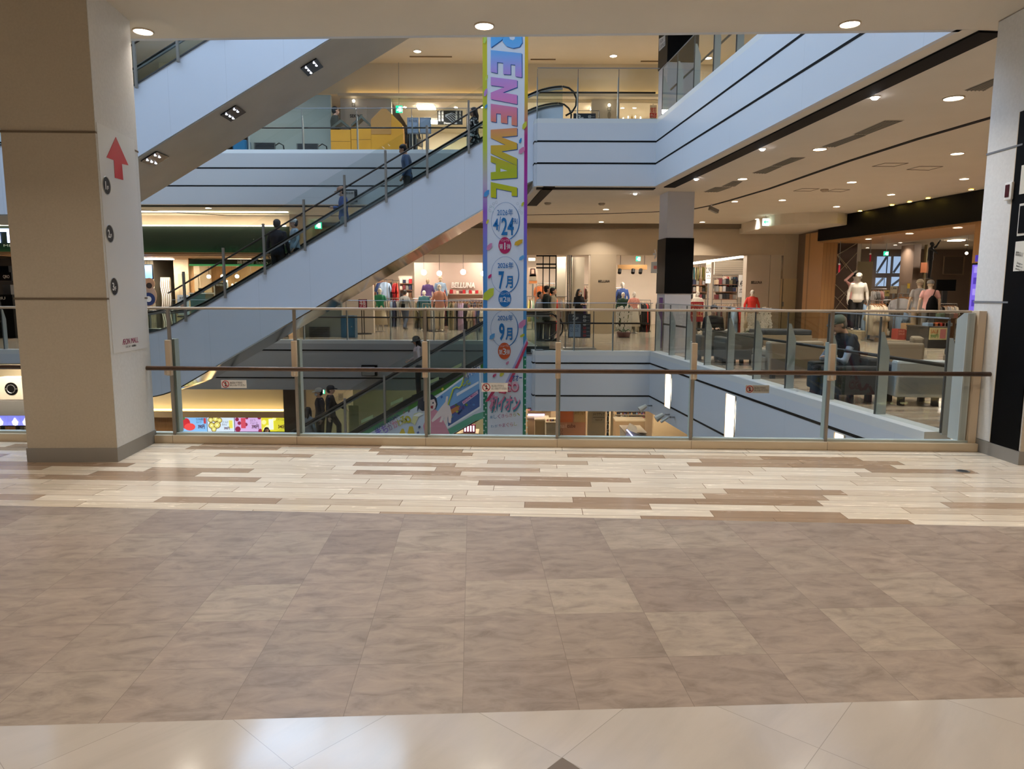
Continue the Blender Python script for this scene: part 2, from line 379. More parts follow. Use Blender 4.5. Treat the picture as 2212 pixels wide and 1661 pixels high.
# 3F plate, 4F plate, roof, 1F floor
slab('ceiling', C2, F3, ceil_m, P4b, P5b)['label'] = 'painted ceiling round the void under the third floor'
slab('ceiling', C3, C3 + 1.4, ceil_m, P4b, P5b)['label'] = 'painted ceiling above the third floor'
struct(MB().box(X0, X1, Y0, Y1, F1 - .3, F1).build('floor', fl2b), 'ground floor far below')
struct(MB().box(X0, X1, Y0, Y1, 15, 15.3).build('ceiling', ceil_m), 'roof above the void')
sky = emis('skylight_glass', (190, 217, 248), SKY_STR)
mb = MB()
for i in range(6):
    for j in range(3): mb.box(-13.4 + i * 2.8, -10.8 + i * 2.8, 8 + j * 3.9, 11.7 + j * 3.9, 14.9, 14.96)
for i in range(2):
    for j in range(2): mb.box(-9.6 + i * 3, -6.8 + i * 3, 20.6 + j * 3.2, 23.6 + j * 3.2, 14.9, 14.96)
struct(mb.build('window_1', sky), 'skylight panes above the void')
# outer walls
for nm, b in (('wall_left', (X0 - .3, X0, Y0, Y1)), ('wall_right', (X1, X1 + .3, Y0, Y1)), ('wall_back', (X0, X1, Y0 - .3, Y0)), ('wall_far', (X0, X1, Y1, Y1 + .3))):
    struct(MB().box(b[0], b[1], b[2], b[3], F1 - .3, 15.3).build(nm, plaster))
struct(MB().box(X0, X1, Y0, -8.8, 0, C2).build('wall_behind', plaster))

# fascias of the void: cladding, black joints, sloping sill, reveal strip under the edge
def off(path, d):
    """path shifted to its left by d (plain miter)"""
    out = []
    P = [Vector(p) for p in path]
    for i, p in enumerate(P):
        ds = []
        if i: ds.append((P[i] - P[i - 1]).normalized())
        if i < len(P) - 1: ds.append((P[i + 1] - P[i]).normalized())
        n = Vector((0, 0))
        for q in ds: n += Vector((-q.y, q.x))
        n.normalize(); k = n.dot(Vector((-ds[0].y, ds[0].x)))
        out.append(p + n * d / max(k, .3))
    return out
def strip(path, d0, d1, z0, z1):
    a = off(path, d0); b = off(path, d1); mb = MB()
    R = [[Vector((p.x, p.y, z0)), Vector((q.x, q.y, z0)), Vector((q.x, q.y, z1)), Vector((p.x, p.y, z1))] for p, q in zip(a, b)]
    mb.rings(R); return mb
facm = seamed('fascia_white', (206, 209, 214), 2.45, .5, dark=.86, axis=1)
facg = mat('fascia_white_far', (204, 206, 210), .55)
def fascia(tagname, path, zb, zt, joints, lab, m=facm, black_under=True):
    # left of the path direction is the void
    struct(strip(path, .0, .06, zb, zt - .1).build(tagname, m), lab)
    struct(strip(path, -.22, .06, zt - .1, zt).build('trim_2', mat('sill_white', (214, 214, 210), .4)), 'pale sill on top of ' + lab)
    for z in joints: struct(strip(path, .0, .064, z - .018, z + .018).build('trim_3', black), 'black joint line in ' + lab)
    if black_under: struct(strip(path, -.42, -.16, zb - .02, zb + .1).build('trim_4', black), 'black shadow gap under ' + lab)
pr = [P0, P1]; pf = [P1, P2]; ps = [P2, P3]
nearp = [P7, P0]
for zt, zb, jt, nm in ((.1, C1, None, 'second floor'), (F3 + .1, C2, None, 'third floor'), (C3 + 1.5, C3, None, 'fourth floor')):
    h = zt - zb
    if nm == 'second floor': js = [at(1300, 784.5, 16.6).z, at(1300, 855, 16.6).z]
    else: js = [zb + h * .34, zb + h * .665]
    fascia('wall_void_right', [P0, P1], zb, zt, js, nm + ' fascia on the right of the void')
    fascia('wall_void_far', [P1, P2], zb, zt, js, nm + ' fascia straight across the void', facg)
    fascia('wall_void_step', [P2, P3], zb, zt, js, nm + ' fascia where the escalators land', facg)
    p4, p5 = (P4, P5) if nm == 'second floor' else (P4b, P5b)
    js2 = [at(900, 757.5 if nm == 'second floor' else 0, 20.1).z, at(900, 817.5, 20.1).z] if nm == 'second floor' else js
    fascia('wall_void_back', [P3, p4], zb, zt, js2, nm + ' fascia at the back left of the void', mat('fascia_shaded', facb_shade_col, .55))  # shade on the back left fascia is put into its darker colour
    fascia('wall_void_left', [p4, p5, P6] if nm == 'second floor' else [p4, p5, P6, P7], -.22 if nm == 'second floor' else zb, zt, [] if nm == 'second floor' else js, nm + ' fascia on the left of the void', facg)
    if nm != 'second floor':
        # the near edge faces away from the camera
        fascia('wall_void_near', [P7, P0], zb, zt, js, nm + ' fascia above the near ceiling', facg, False)
struct(strip([P7, P0], 0, .05, C1, 0).build('wall_void_near', facg), 'second floor fascia under the near railing')
# curved slot in the 2F ceiling
cp = [(2150, 251), (2146, 252), (1988, 298), (1829, 349), (1660, 408), (1592, 428), (1539, 443), (1497, 451.5), (1407, 458), (1280, 462), (1143, 464), (1040, 465), (900, 466), (729, 466), (662, 466), (492, 465), (390, 459.5), (300, 453)]
cw = [fl(x, y, C2) for x, y in cp]; cw = [cw[0] + (cw[0] - cw[3]) * .8] + cw[1:]
struct(strip([(p.x, p.y) for p in cw], -.05, .05, C2 - .008, C2 + .02).build('trim_5', black), 'black curved slot in the second floor ceiling')

# ---------------------------------------------------------------- downlights
downl = thing('ceiling_light', 'x', 'ceiling light')
MB().disc((0, 0, 0), .085, 14, .006).build('diffuser', lampdisc, downl)
MB().lathe([(.085, 0), (.1, 0), (.1, -.012), (.088, -.012)], (0, 0, 0), 16, closed=True).build('rim', beigem, downl)
ld = bpy.data.lights.new('downlight_beam', 'AREA'); ld.shape = 'DISK'; ld.size = .15; ld.energy = DOWN_W; ld.color = (1, .885, .755); ld.spread = math.radians(115)
lo = bpy.data.objects.new('beam', ld); COL.objects.link(lo); lo.location = (0, 0, -.016); lo.parent = downl
first = [downl]
def light(p, label, group, s=1.0):
    if first: o = first.pop(); o.location = p; o['label'] = label; o['group'] = group
    else: o = dup(downl, p, 0, label, group)
    o.scale = (s, s, s); return o
for i, (x, y) in enumerate([(309, 67), (1046, 55), (1836, 51)]):
    light(fl(x, y, C2), ['round downlight in the near ceiling beside the left column', 'round downlight in the near ceiling above the hanging banner', 'round downlight in the near ceiling nearest the right column'][i], 'downlights in the near ceiling', .95)
for X in (-12, -6.6, -3.44, -.26, 3.0, 6.2, 10):
    for Y in (3.6, .4, -3.4): light((X, Y, C2 - .001), 'round downlight overhead in the near ceiling, outside the view', 'downlights behind the viewpoint')
R2 = [(2060, 211, 1.25), (1771, 321.5, 1.2), (2068, 331, 1.15), (1840, 393, 1.1), (1604, 386, 1.1), (2083, 386, 1), (1690, 432, 1), (1925, 420, 1), (1807, 446, 1), (1722, 480, .9), (1732, 491, .9), (1587, 435, .9), (1309, 452, 1), (1299, 479, 1), (1517, 479.5, 1),
      (450, 449, 1), (429, 467.5, 1)]
ordn = 'first second third fourth fifth sixth seventh eighth ninth tenth eleventh twelfth thirteenth fourteenth fifteenth sixteenth'.split()
LB = ['large downlight beside the diffuser nearest the right column', 'downlight by the end of the double diffuser on the right', 'downlight below the curved slot near the right column', 'downlight right of the round-edged hatch pair', 'downlight under the middle diffuser, left of the curved slot',
      'downlight just above the black shop sign band', 'downlight left of the ceiling hatches near the curved soffit', 'downlight above the left half of the black shop band', 'downlight above the curved ceiling soffit', 'small downlight left of the black shop band, upper of two',
      'small downlight left of the black shop band, lower of two', 'small downlight just under the curved slot by the track spotlight', 'downlight in front of the curved slot left of the square column', 'downlight behind the curved slot left of the square column', 'downlight right of the square column near the shop wall',
      'downlight in front of the curved slot above the green shop', 'downlight behind the curved slot above the green shop']
ld2 = ld.copy(); ld2.energy = 17.0; ld3 = ld.copy(); ld3.energy = .9
def relamp(o, d):
    for c in list(o.children):
        if c.type == 'LIGHT': c.data = d
for (x, y, s), l in zip(R2, LB): relamp(light(fl(x, y, C2 - .002), l, 'downlights in the second floor ceiling', s), ld2)
for X, Y in ((7, 8.5), (10.5, 9), (13, 12), (-13, 19), (-2, 23.5), (-5.5, 23.5), (8, 23.6)): light((X, Y, C2 - .002), 'round downlight in the second floor ceiling, hidden from view', 'downlights out of view')
for (x, y), l in zip([(901.5, 110.5), (1325, 120.5), (1488, 124), (1530, 125)], ['downlight in the third floor ceiling left of the banner', 'downlight in the third floor ceiling right of the banner', 'left one of two downlights seen beside the black third floor pillar', 'right one of two downlights seen beside the black third floor pillar']):
    o = light(fl(x, y, C3 - .002), l, 'downlights in the third floor ceiling', 1.3)
    relamp(o, ld3)
for X, Y in ((-8, 21.6), (-11, 18.5), (6, 14), (7, 20), (8, 8)): light((X, Y, C3 - .002), 'round downlight in the third floor ceiling, hidden from view', 'downlights out of view')
# adjustable spots near the edge
def spot(x, y, l):
    p = fl(x, y, C2); t = thing('spot_lamp', l, 'spotlight', p, 0, 'small adjustable spots along the void edge')
    MB().lathe([(.05, 0), (.065, 0), (.065, -.012), (.05, -.012)], p, 14, closed=True).build('rim', beigem, t)
    MB().sph(p + Vector((0, 0, -.012)), (.045, .045, .03), 10, 6).build('bulb', lampcool, t)
for x, y, l in [(1890, 208.5, 'small bright spot under the right fascia, nearest the right column'), (1647, 320.5, 'small bright spot under the right fascia, middle of three'), (1504, 385.5, 'small bright spot right of the square column top'), (1372, 417.5, 'small bright spot left of the square column top')]: spot(x, y, l)
# ---------------------------------------------------------------- near railing
rail = thing('glass_railing', 'glass railing with round brown handrail between the two large columns', 'railing', (0, 6.66, 0))
def ry(x): return 6.665 - .034 * x
RXS = [-4.5, -3.27, -2.06, -.82, .43, 1.69, 2.95, 4.24]
mb = MB(); mb.ext([(-6.5, ry(-6.5) - .07, 0), (4.33, ry(4.33) - .07, 0), (4.33, ry(4.33) + .12, 0), (-6.5, ry(-6.5) + .12, 0)], (0, 0, .075)); mb.build('kerb', mat('kerb_stone', (212, 192, 162), .45), rail, bevel=.004)
for x in RXS[:-1]: MB().box(x - .0015, x + .0015, ry(x) - .0715, ry(x) - .069, .0, .076).build('kerb_joint', mat('joint_dark', (120, 104, 84), .7), rail)
mb = MB(); mb.ext([(-6.5, ry(-6.5) - .02, .075), (4.3, ry(4.3) - .02, .075), (4.3, ry(4.3) + .05, .075), (-6.5, ry(-6.5) + .05, .075)], (0, 0, .018)); mb.build('channel', mat('pale_channel', (190, 200, 195), .4), rail)
for i, (a, b) in enumerate(zip([-6.5] + RXS[:-1], RXS)):
    if a == -6.5: a = -6.4
    MB().ext([(a + .006, ry(a), .09), (b - .006, ry(b), .09), (b - .006, ry(b) + .012, .09), (a + .006, ry(a) + .012, .09)], (0, 0, 1.2)).build('glass_pane', glass_near, rail)
for x in RXS:
    y = ry(x)
    e = x > 4
    if not e:
        MB().box(x - .013, x + .013, y - .03, y - .004, .075, 1.285).build('post', postm, rail)
        MB().box(x + .0, x + .03, y + .014, y + .1, .09, 1.0).build('post_fin', mat('fin_glassy', (168, 182, 176), .3), rail)
        c = MB().box(x - .024, x + .024, y - .075, y - .03, .655, .995).build('bracket', beigem, rail, bevel=.004)
        MB().box(x - .012, x + .012, y - .135, y - .07, .67, .715).build('clamp', beigem, c); MB().disc((x, y - .077, .69), .006, 8, .004, 'Y').build('screw', steel, c)
MB().tube([(x, ry(x) - .005, 1.295) for x in (-6.5, -2, 4.2)], (.018, .012), 8).build('top_rail', mat('pale_top_rail', (172, 158, 140), .4, .3), rail)
MB().tube([(x, ry(x) - .145, .735) for x in (-6.5, -2, 2, 4.33)], .021, 14).build('handrail', railw, rail, smooth=True)
x = 4.2; y = ry(x)
MB().box(x + .06, x + .13, y - .03, y + .12, .075, 1.3).build('end_post', beigem, rail)
MB().ext([(x - .02, y + .0, .09), (x - .02, y + .16, .09), (x - .02, y + .16, 1.22), (x - .02, y + .06, 1.28), (x - .02, y, 1.28)], (.07, 0, 0)).build('post_fin', finm, rail)

def sticker(x0, y0, x1, y1, Y, lab, flip=False):
    t = thing('glass_sticker', lab, 'sticker', at((x0 + x1) / 2, (y0 + y1) / 2, Y))
    h = y1 - y0
    panel('label_film', x0, y0, x1, y1, Y, .002, mat('sticker_film', (242, 240, 236), .5), t)
    c = at(x0 + h * .55 if not flip else x1 - h * .55, (y0 + y1) / 2, Y); r = at(x0 + h * .42, y0, Y).x - at(x0, y0, Y).x
    MB().tube([(c.x + r * math.cos(a * PI / 8), Y - .003, c.z + r * math.sin(a * PI / 8)) for a in range(16)], .0035, 5, closed=True).build('ring', red, t)
    MB().tube([(c.x - r * .65, Y - .003, c.z + r * .65), (c.x + r * .65, Y - .003, c.z - r * .65)], .003, 5).build('slash', red, t)
    MB().sph((c.x, Y - .002, c.z + r * .5), (r * .18, .002, r * .18), 8, 5).ext([(c.x - r * .3, Y - .001, c.z - r * .6), (c.x - r * .05, Y - .001, c.z - r * .1), (c.x - r * .3, Y - .001, c.z + r * .3), (c.x + r * .3, Y - .001, c.z + r * .3), (c.x + r * .1, Y - .001, c.z - r * .1), (c.x + r * .4, Y - .001, c.z - r * .5)], (0, -.002, 0)).build('figure', ink, t)
    ax, bx = (x0 + h * 1.15, x1 - 2) if not flip else (x0 + 2, x1 - h * 1.15)
    tpx('あぶないですから\nはしらないでください', ax, y0 + h * .22, bx, y1 - h * .22, Y - .001, ink, t, th=.001)
sticker(1040, 827, 1097, 846, 6.62, 'small warning sticker with red circle on the glass in front of the banner')
sticker(478, 821, 532, 838, 6.66, 'small pale sticker on the glass above the juice menu screens')
sticker(1610, 832, 1662, 849, 6.6, 'small warning sticker with red circle on the glass panel right of centre')

# ---------------------------------------------------------------- fin railings round the void
def fin_rail(path, z, n, name_l, hand=True, ends=(True, True), first_t=None):
    t = thing('glass_railing', name_l, 'railing', (path[0][0], path[0][1], z))
    a = Vector(path[0]); b = Vector(path[1]); d = (b - a).normalized(); nrm = Vector((-d.y, d.x)); Ln = (b - a).length
    ts = [Ln * i / n for i in range(n + 1)]
    base = z + .1
    def P(s, o_, zz): q = a + d * s - nrm * o_; return Vector((q.x, q.y, zz))
    for s0, s1 in zip(ts, ts[1:]):
        MB().ext([P(s0 + .012, .06, base), P(s1 - .012, .06, base), P(s1 - .012, .07, base), P(s0 + .012, .07, base)], (0, 0, 1.12)).build('glass_pane', glass_far, t)
    for i, s in enumerate(ts):
        if (i == 0 and not ends[0]) or (i == n and not ends[1]): continue
        MB().ext([P(s - .012, .075, base - .02), P(s - .012, .19, base - .02), P(s - .012, .19, z + .8), P(s - .012, .11, z + 1.03), P(s - .012, .075, z + 1.03)], Vector((d.x, d.y, 0)) * .024).build('post_fin', finm, t)
        MB().ext([P(s - .006, .055, base), P(s - .006, .075, base), P(s - .006, .075, z + 1.2), P(s - .006, .055, z + 1.2)], Vector((d.x, d.y, 0)) * .012).build('post', mat('thin_dark_post', (96, 98, 98), .4, .4), t)
    MB().tube([P(0, .065, z + 1.22), P(Ln, .065, z + 1.22)], (.013, .009), 6).build('top_rail', mat('grey_top_rail', (140, 146, 152), .35, .5), t)
    if hand: MB().tube([P(.05, .24, z + .74), P(Ln - .05, .24, z + .74)], .021, 10).build('handrail', darkrail, t, smooth=True)
    return t
def lerp(a, b, t): return (a[0] + (b[0] - a[0]) * t, a[1] + (b[1] - a[1]) * t)
fin_rail([(RX(6.84), 6.84), P1], 0, 9, 'second floor glass railing with slanted fins along the right side of the void')
fin_rail([P1, P2], 0, 3, 'second floor glass railing straight across the void, right of the banner', ends=(False, True))
fin_rail([P3, P4], 0, 8, 'second floor glass railing at the back of the void behind the escalators', ends=(False, True))
fin_rail([(RX(7.2), 7.2), P1], F3, 9, 'third floor glass railing with slanted fins along the right side of the void')
fin_rail([P1, P2], F3, 3, 'third floor glass railing straight across the void, right of the banner', ends=(False, True))
fin_rail([P3, P4b], F3, 8, 'third floor glass railing at the back of the void in front of the yellow houses', ends=(False, True))
fin_rail([P5b, P6], 0, 2, 'second floor glass railing at the far left, seen past the left column', ends=(True, True))
sticker(2030 - 62, 816, 1996, 834, 7.9, 'faint warning sticker on the side glass above the pale sofa', True) if 0 else None

# ---------------------------------------------------------------- escalators
def esc(zb, yn_, lab, sh=0.0, clad=.45, soff=None, art=False, xl=-11.2, xr=1.9, thick=1.5, wid=2.0, cm=clad1, screen=(-8.2, .2), psp=.96, p0=None, rise=5.25):
    t = thing('escalator', lab, 'escalator', (0, yn_ + wid / 2, zb))
    tan = math.tan(math.radians(30))
    xa = -8.6 + sh
    raw = lambda x: min(max((x - xa) * tan, 0), rise)
    def s(x): return sum(raw(x + .9 * (k / 6 - .5)) for k in range(7)) / 7 + zb
    xs = [xl, xa - .8] + [xa - .6 + .15 * k for k in range(9)] + [xa + 1.2 + k * .8 for k in range(10)] + [xa + 8.5 + .15 * k for k in range(9)] + [xr]
    xs = sorted(set(round(x, 3) for x in xs if xl <= x <= xr))
    yf = yn_ + wid
    rg = lambda o0, o1, ya, yb, X=xs: [[Vector((x, ya, s(x) + o0)), Vector((x, yb, s(x) + o0)), Vector((x, yb, s(x) + o1)), Vector((x, ya, s(x) + o1))] for x in X]
    MB().rings(rg(clad - thick, clad, yn_, yn_ + .05)).build('side_cladding', cm, t)
    MB().rings(rg(clad - thick, clad, yf - .05, yf)).build('side_cladding', cm, t)
    MB().rings(rg(clad - thick - .03, clad - thick + .03, yn_ + .02, yf - .02)).build('soffit', soff, t)
    MB().rings(rg(clad, clad + .03, yn_ - .02, yn_ + .3)).rings(rg(clad, clad + .03, yf - .3, yf + .02)).build('deck', mat('deck_grey', (90, 92, 92), .35, .6), t)
    if clad < .3:
        MB().rings(rg(clad + .0, .17 + .0, yn_ + .2, yn_ + .24)).build('skirt_panel', mat('skirt_dark', (52, 58, 54), .3, .4), t)
    hz = .95
    for y0 in (yn_ + .27, yf - .27):
        MB().rings(rg(min(clad, .1), hz - .04, y0 - .006, y0 + .006)).build('balustrade_glass', glass('glass_teal', (.86, .915, .905)) if 'glass_teal' not in MATS else MATS['glass_teal'], t)
        pts = [(x, y0, s(x) + hz) for x in xs]
        e0, e1 = pts[0], pts[-1]
        lo = [(e0[0] - .33 * math.sin(a), y0, e0[2] - .33 + .33 * math.cos(a)) for a in (2.9, 2.4, 1.9, 1.4, .9, .45)]
        hi = [(e1[0] + .33 * math.sin(a), y0, e1[2] - .33 + .33 * math.cos(a)) for a in (.45, .9, 1.4, 1.9, 2.4, 2.9)]
        MB().tube(lo + pts + hi, (.04, .022), 8).build('handrail_belt', rubber, t, smooth=True)
        MB().rings(rg(hz - .07, hz - .03, y0 - .02, y0 + .02)).build('belt_track', steel, t)
    # steps
    mb = MB(); x = xl
    while x < xr:
        z = s(x + .2); mb.box(x, x + .41, yn_ + .45, yf - .45, z - .22, z); x += .4
    mb.build('step_band', mat('step_grey', (70, 70, 72), .4, .5), t)
    # outer screen
    if screen:
        X = [x for x in xs if screen[0] <= x <= screen[1]]
        MB().rings([[Vector((x, yn_ - .03, s(x) + clad + .03)), Vector((x, yn_ - .02, s(x) + clad + .03)), Vector((x, yn_ - .02, s(x) + clad + 1.22)), Vector((x, yn_ - .03, s(x) + clad + 1.22))] for x in X]).build('screen_glass', glass_far, t)
        MB().tube([(x, yn_ - .06, s(x) + clad + (.78 if clad > .3 else 1.0)) for x in X], .02, 8).build('safety_rail', darkrail, t)
        x = p0
        while x < screen[1]:
            if x > screen[0]: MB().box(x - .024, x + .024, yn_ - .09, yn_ - .035, s(x) + clad - .1, s(x) + clad + 1.07).build('screen_post', postm, t)
            x += psp
    return t, s, yn_, wid
E2, s2, _, _ = esc(0, 16.9, 'escalator with white side from second to third floor across the middle', soff=mirror, p0=(404 - 1106) / F * 16.85, thick=1.52, xr=1.15, sh=.18)
E1, s1, _, _ = esc(F3 - 1.2, 15.5, 'escalator above with bluish white side and lamps underneath, upper left', soff=soffm, p0=at(294, 190, 15.42).x, thick=1.42, sh=-1.43, xr=2.9, screen=(-9.6, .9), psp=.9, wid=2.2, rise=6.45, xl=-12.5)
artm = mat('print_white', (196, 204, 214), .5)
E3, s3, _, _ = esc(F1, 16.9, 'lowest escalator with printed side panel rising from the ground floor', sh=-.8, clad=0, soff=mirror, cm=artm, p0=(741 - 1106) / F * 16.85, thick=1.3, screen=(-9, .2), xr=.9)
# lamps recessed in the underside of the upper escalator
def soff_lamp(px, py):
    # underside plane: z = s1(x)+clad-thick
    y = 16.3
    best = None
    for k in range(200):
        yy = y; p = at(px, py, yy); zz = s1(p.x) + .45 - 1.53
        y += (p.z - zz) * .5 * -1 if abs(p.z - zz) > 1e-3 else 0
        y = min(max(y, 15.4), 17.1)
    p = at(px, py, 16.25); x = p.x
    # solve for x on the underside along the row y=16.25
    zz = s1(x) - 1.08
    return Vector((x, 16.25, zz))
def bank(px, py):
    # ray against the plane of the slope
    tan = math.tan(math.radians(30)); x0 = -5.0; z0 = s1(x0) - 1.02
    p = on_plane(px, py, (x0, 16.5, z0), Vector((-tan, 0, 1)).normalized())
    g = MB()
    ang = math.radians(30)
    M = Matrix.Translation(p) @ Matrix.Rotation(-ang, 4, 'Y')
    g.box(-.2, .2, -.28, .28, -.012, .004, M)
    h = g.build('lamp_bank', mat('lamp_recess', (26, 26, 30), .25, .5), E1)
    for i in range(2):
        for j in range(3):
            q = M @ Vector((-.1 + .2 * i, -.18 + .18 * j, -.02))
            if i == 1 and j == 2: continue
            MB().sph(q, (.026, .026, .01), 10, 6).build('bulb', emis('lamp_bank_bulb', (235, 240, 255), 9), h)
for p in ((335, 343), (504, 245), (674, 145.5)): bank(*p)
# second bank under the middle escalator is seen in its mirror underside
# printed artwork on the lowest escalator side (parallelogram space: u along x, v down from the edge)
def art(u0, v0, u1, v1, col, d=.003, name='print', rough=.5):
    """filled slanted quad on the side of the lowest escalator; v in metres below the sloping edge"""
    Y = 16.9 - d
    X = [u0 + (u1 - u0) * k / 6 for k in range(7)]
    R = [[Vector((x, Y, s3(x) - v1)), Vector((x, Y + .001, s3(x) - v1)), Vector((x, Y + .001, s3(x) - v0)), Vector((x, Y, s3(x) - v0))] for x in X]
    return MB().rings(R).build(name, mat('art_%d_%d_%d' % col, col, rough), E3)
def apx(x, y, d=.004): return at(x, y, 16.9 - d)
def apoly(pts, col, d=.004, name='print'):
    P = [apx(x, y, d) for x, y in pts]
    return MB().ext(P, (0, -.001, 0)).build(name, mat('art_%d_%d_%d' % col, col, .5), E3)
art(-6.5, 0, .2, .12, (60, 130, 86), .002, 'border'); art(-6.5, 1.12, .2, 1.29, (86, 160, 132), .002, 'border')
art(-2.5, 0, -.3, .12, (52, 122, 40), .0025, 'border')
# picture panel (sky, town) with white rim
apoly([(929, 866), (1038, 786), (1039, 881), (962, 929), (929, 929)], (236, 238, 238), .004, 'picture_rim')
apoly([(932, 868), (1035, 793), (1036, 840), (966, 884), (932, 900)], (120, 168, 214), .006, 'picture')
apoly([(966, 884), (1036, 840), (1036, 878), (968, 921)], (58, 92, 150), .006, 'picture')
apoly([(962, 884), (985, 872), (997, 878), (990, 890), (970, 897)], (104, 62, 120), .008)
apoly([(972, 886), (988, 876), (992, 884), (976, 894)], (190, 120, 60), .009)
random.seed(3)
for k in range(26):
    x = random.uniform(972, 1032); y = 884 - (x - 966) * .62 + random.uniform(2, 26)
    r = random.uniform(2, 4); c = random.choice([(120, 160, 60), (70, 120, 180), (190, 200, 70), (80, 60, 130), (40, 80, 150)])
    apoly([(x + r * math.cos(a), y + r * .8 * math.sin(a)) for a in (0, 1.2, 2.4, 3.6, 4.9)], c, .0085)
apoly([(998, 868), (1032, 843), (1033, 850), (1001, 874)], (210, 180, 200), .009)
def aslant(s_, x0, y0, x1, y1, h, col, d=.010, bold=.01):
    a = apx(x0, y0, d); b = apx(x1, y1, d); u = (b - a); wdt = u.length; u.normalize(); v = Vector((-u.z, 0, u.x)); n = Vector((0, -1, 0))
    hh = h / F * 16.9
    M = Matrix(((u.x, v.x, n.x, a.x), (u.y, v.y, n.y, a.y), (u.z, v.z, n.z, a.z), (0, 0, 0, 1)))
    return text(s_, M, wdt, hh, mat('art_%d_%d_%d' % col, col, .5), E3, bold=bold, th=.001)
aslant('AEON MALL', 1001, 872, 1031, 850, 5, (170, 30, 120)); aslant('WAKAYAMA', 810, 932, 864, 899, 7, (30, 66, 110)); aslant('MALL', 783, 949, 801, 938, 7, (30, 66, 110))
for ch, x, y, c in zip('まちがかわる。', (823, 836, 848, 858, 868, 876, 886), (944, 937, 931, 926, 922, 917, 916), ((110, 100, 190), (130, 110, 190), (150, 130, 160), (200, 130, 150), (180, 170, 90), (190, 180, 50), (190, 180, 50))):
    aslant(ch, x - 6, y, x + 5, y - 6, 17, c, bold=.025)
apoly([(862, 937), (868, 926), (872, 926), (876, 937)], (214, 186, 60)); apoly([(880, 937), (884, 921), (892, 921), (896, 937)], (206, 180, 46))
aslant('和イオン', 1009, 818, 1038, 800, 17, (238, 240, 244), .012, .03); aslant('和イオン', 1010, 819, 1039, 801, 17, (40, 90, 170), .011, .06)
# yellow ribbon letters
MBt = MB(); MBt.tube([apx(x, y, .014) for x, y in ((968, 874), (979, 840), (986, 836), (992, 838), (997, 832), (1002, 816), (1008, 800))], .018, 6); MBt.build('ribbon', mat('art_ribbon', (196, 206, 60), .5), E3)
for cx, r in ((1002, 4), (1012, 4)): MB().tube([apx(cx + r * math.cos(a), 829 - (cx - 1002) * .3 + r * math.sin(a), .014) for a in [k * .7 for k in range(8)]], .012, 6).build('ribbon', MATS['art_ribbon'], E3)
art_t = apoly([(986, 850), (1034, 823), (1034, 828), (987, 856)], (226, 228, 232), .010)
# a girl drawn generically: dark hair, face, pink dress, big open hand reaching forward
apoly([(903, 866), (908, 856), (920, 851), (934, 852), (943, 860), (945, 874), (941, 884), (936, 888), (920, 887), (912, 888), (905, 882), (901, 890), (902, 878)], (30, 40, 56), .012)
apoly([(921, 866), (938, 862), (942, 872), (940, 882), (932, 888), (924, 883)], (226, 204, 196), .014)
apoly([(928, 877), (936, 876), (935, 883), (930, 882)], (150, 40, 50), .016); apoly([(925, 871), (928, 870), (928, 874), (925, 874)], (20, 24, 40), .016); apoly([(934, 869), (937, 868), (937, 872), (934, 872)], (20, 24, 40), .016)
apoly([(920, 905), (924, 888), (940, 884), (948, 890), (956, 905), (966, 925), (972, 938), (918, 940), (914, 920)], (212, 140, 156), .013)
apoly([(942, 894), (952, 880), (962, 868), (964, 856), (968, 856), (967, 872), (972, 878), (976, 895), (974, 914), (969, 913), (968, 898), (965, 914), (960, 915), (960, 900), (954, 912), (949, 912), (954, 898), (940, 908), (934, 912), (932, 908)], (232, 212, 204), .015)
apoly([(888, 912), (894, 894), (906, 890), (914, 893), (904, 901), (896, 918)], (210, 206, 150), .012); apoly([(892, 898), (906, 891), (915, 894), (905, 900)], (230, 230, 220), .0135)
for x, y, c in ((953, 840, (220, 196, 60)), (951, 857, (50, 100, 170)), (982, 874, (70, 110, 60)), (870, 890, (120, 110, 90)), (903, 922, (60, 80, 120)), (880, 887, (90, 90, 90)), (900, 934, (80, 100, 160))):
    apoly([(x, y), (x + 4, y - 3), (x + 6, y + 1), (x + 2, y + 4)], c, .012)
# small notices on the skirt band
for px_, py_, pw in ((793, 906, 20), (857, 868, 20), (934, 824, 22), (985, 794, 18)):
    a = at(px_ - pw / 2 - 3, py_ + 6, 17.09); b = at(px_ + pw / 2 + 3, py_ - 6, 17.09)
    MB().ext([a + Vector((0, 0, -.03)), b + Vector((0, 0, -.03)), b + Vector((0, 0, .05)), a + Vector((0, 0, .05))], (0, -.003, 0)).build('notice_strip', mat('notice_pale', (190, 204, 150), .5), E3)
# floor landings under the escalator ends
# ---------------------------------------------------------------- the two near columns
colL = thing('column', 'large beige square column in front on the left with a red arrow sign', 'column', (-3.76, 6.3, 0))
A, B_, Cc, D = (-4.13, 5.92), (-3.38, 5.94), (-3.46, 6.75), (-4.2, 6.72)
def quad_prism(q, z0, z1, grow=0):
    c = Vector((sum(p[0] for p in q) / 4, sum(p[1] for p in q) / 4)); P = []
    for p in q:
        d = Vector(p) - c; P.append(tuple(c + d + Vector((math.copysign(grow, d.x), math.copysign(grow, d.y)))))
    return MB().prism(P, z0, z1)
zs = [.115, at(100, 645, 5.92).z, at(100, 284, 5.92).z, C2]
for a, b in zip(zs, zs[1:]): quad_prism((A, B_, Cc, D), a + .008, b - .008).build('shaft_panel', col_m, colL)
for z in zs[1:3]: quad_prism((A, B_, Cc, D), z - .008, z + .008, -.006).build('groove', mat('groove_brown', (110, 96, 78), .7), colL)
quad_prism((A, B_, Cc, D), 0, .123, .008).build('skirting', greyp, colL)
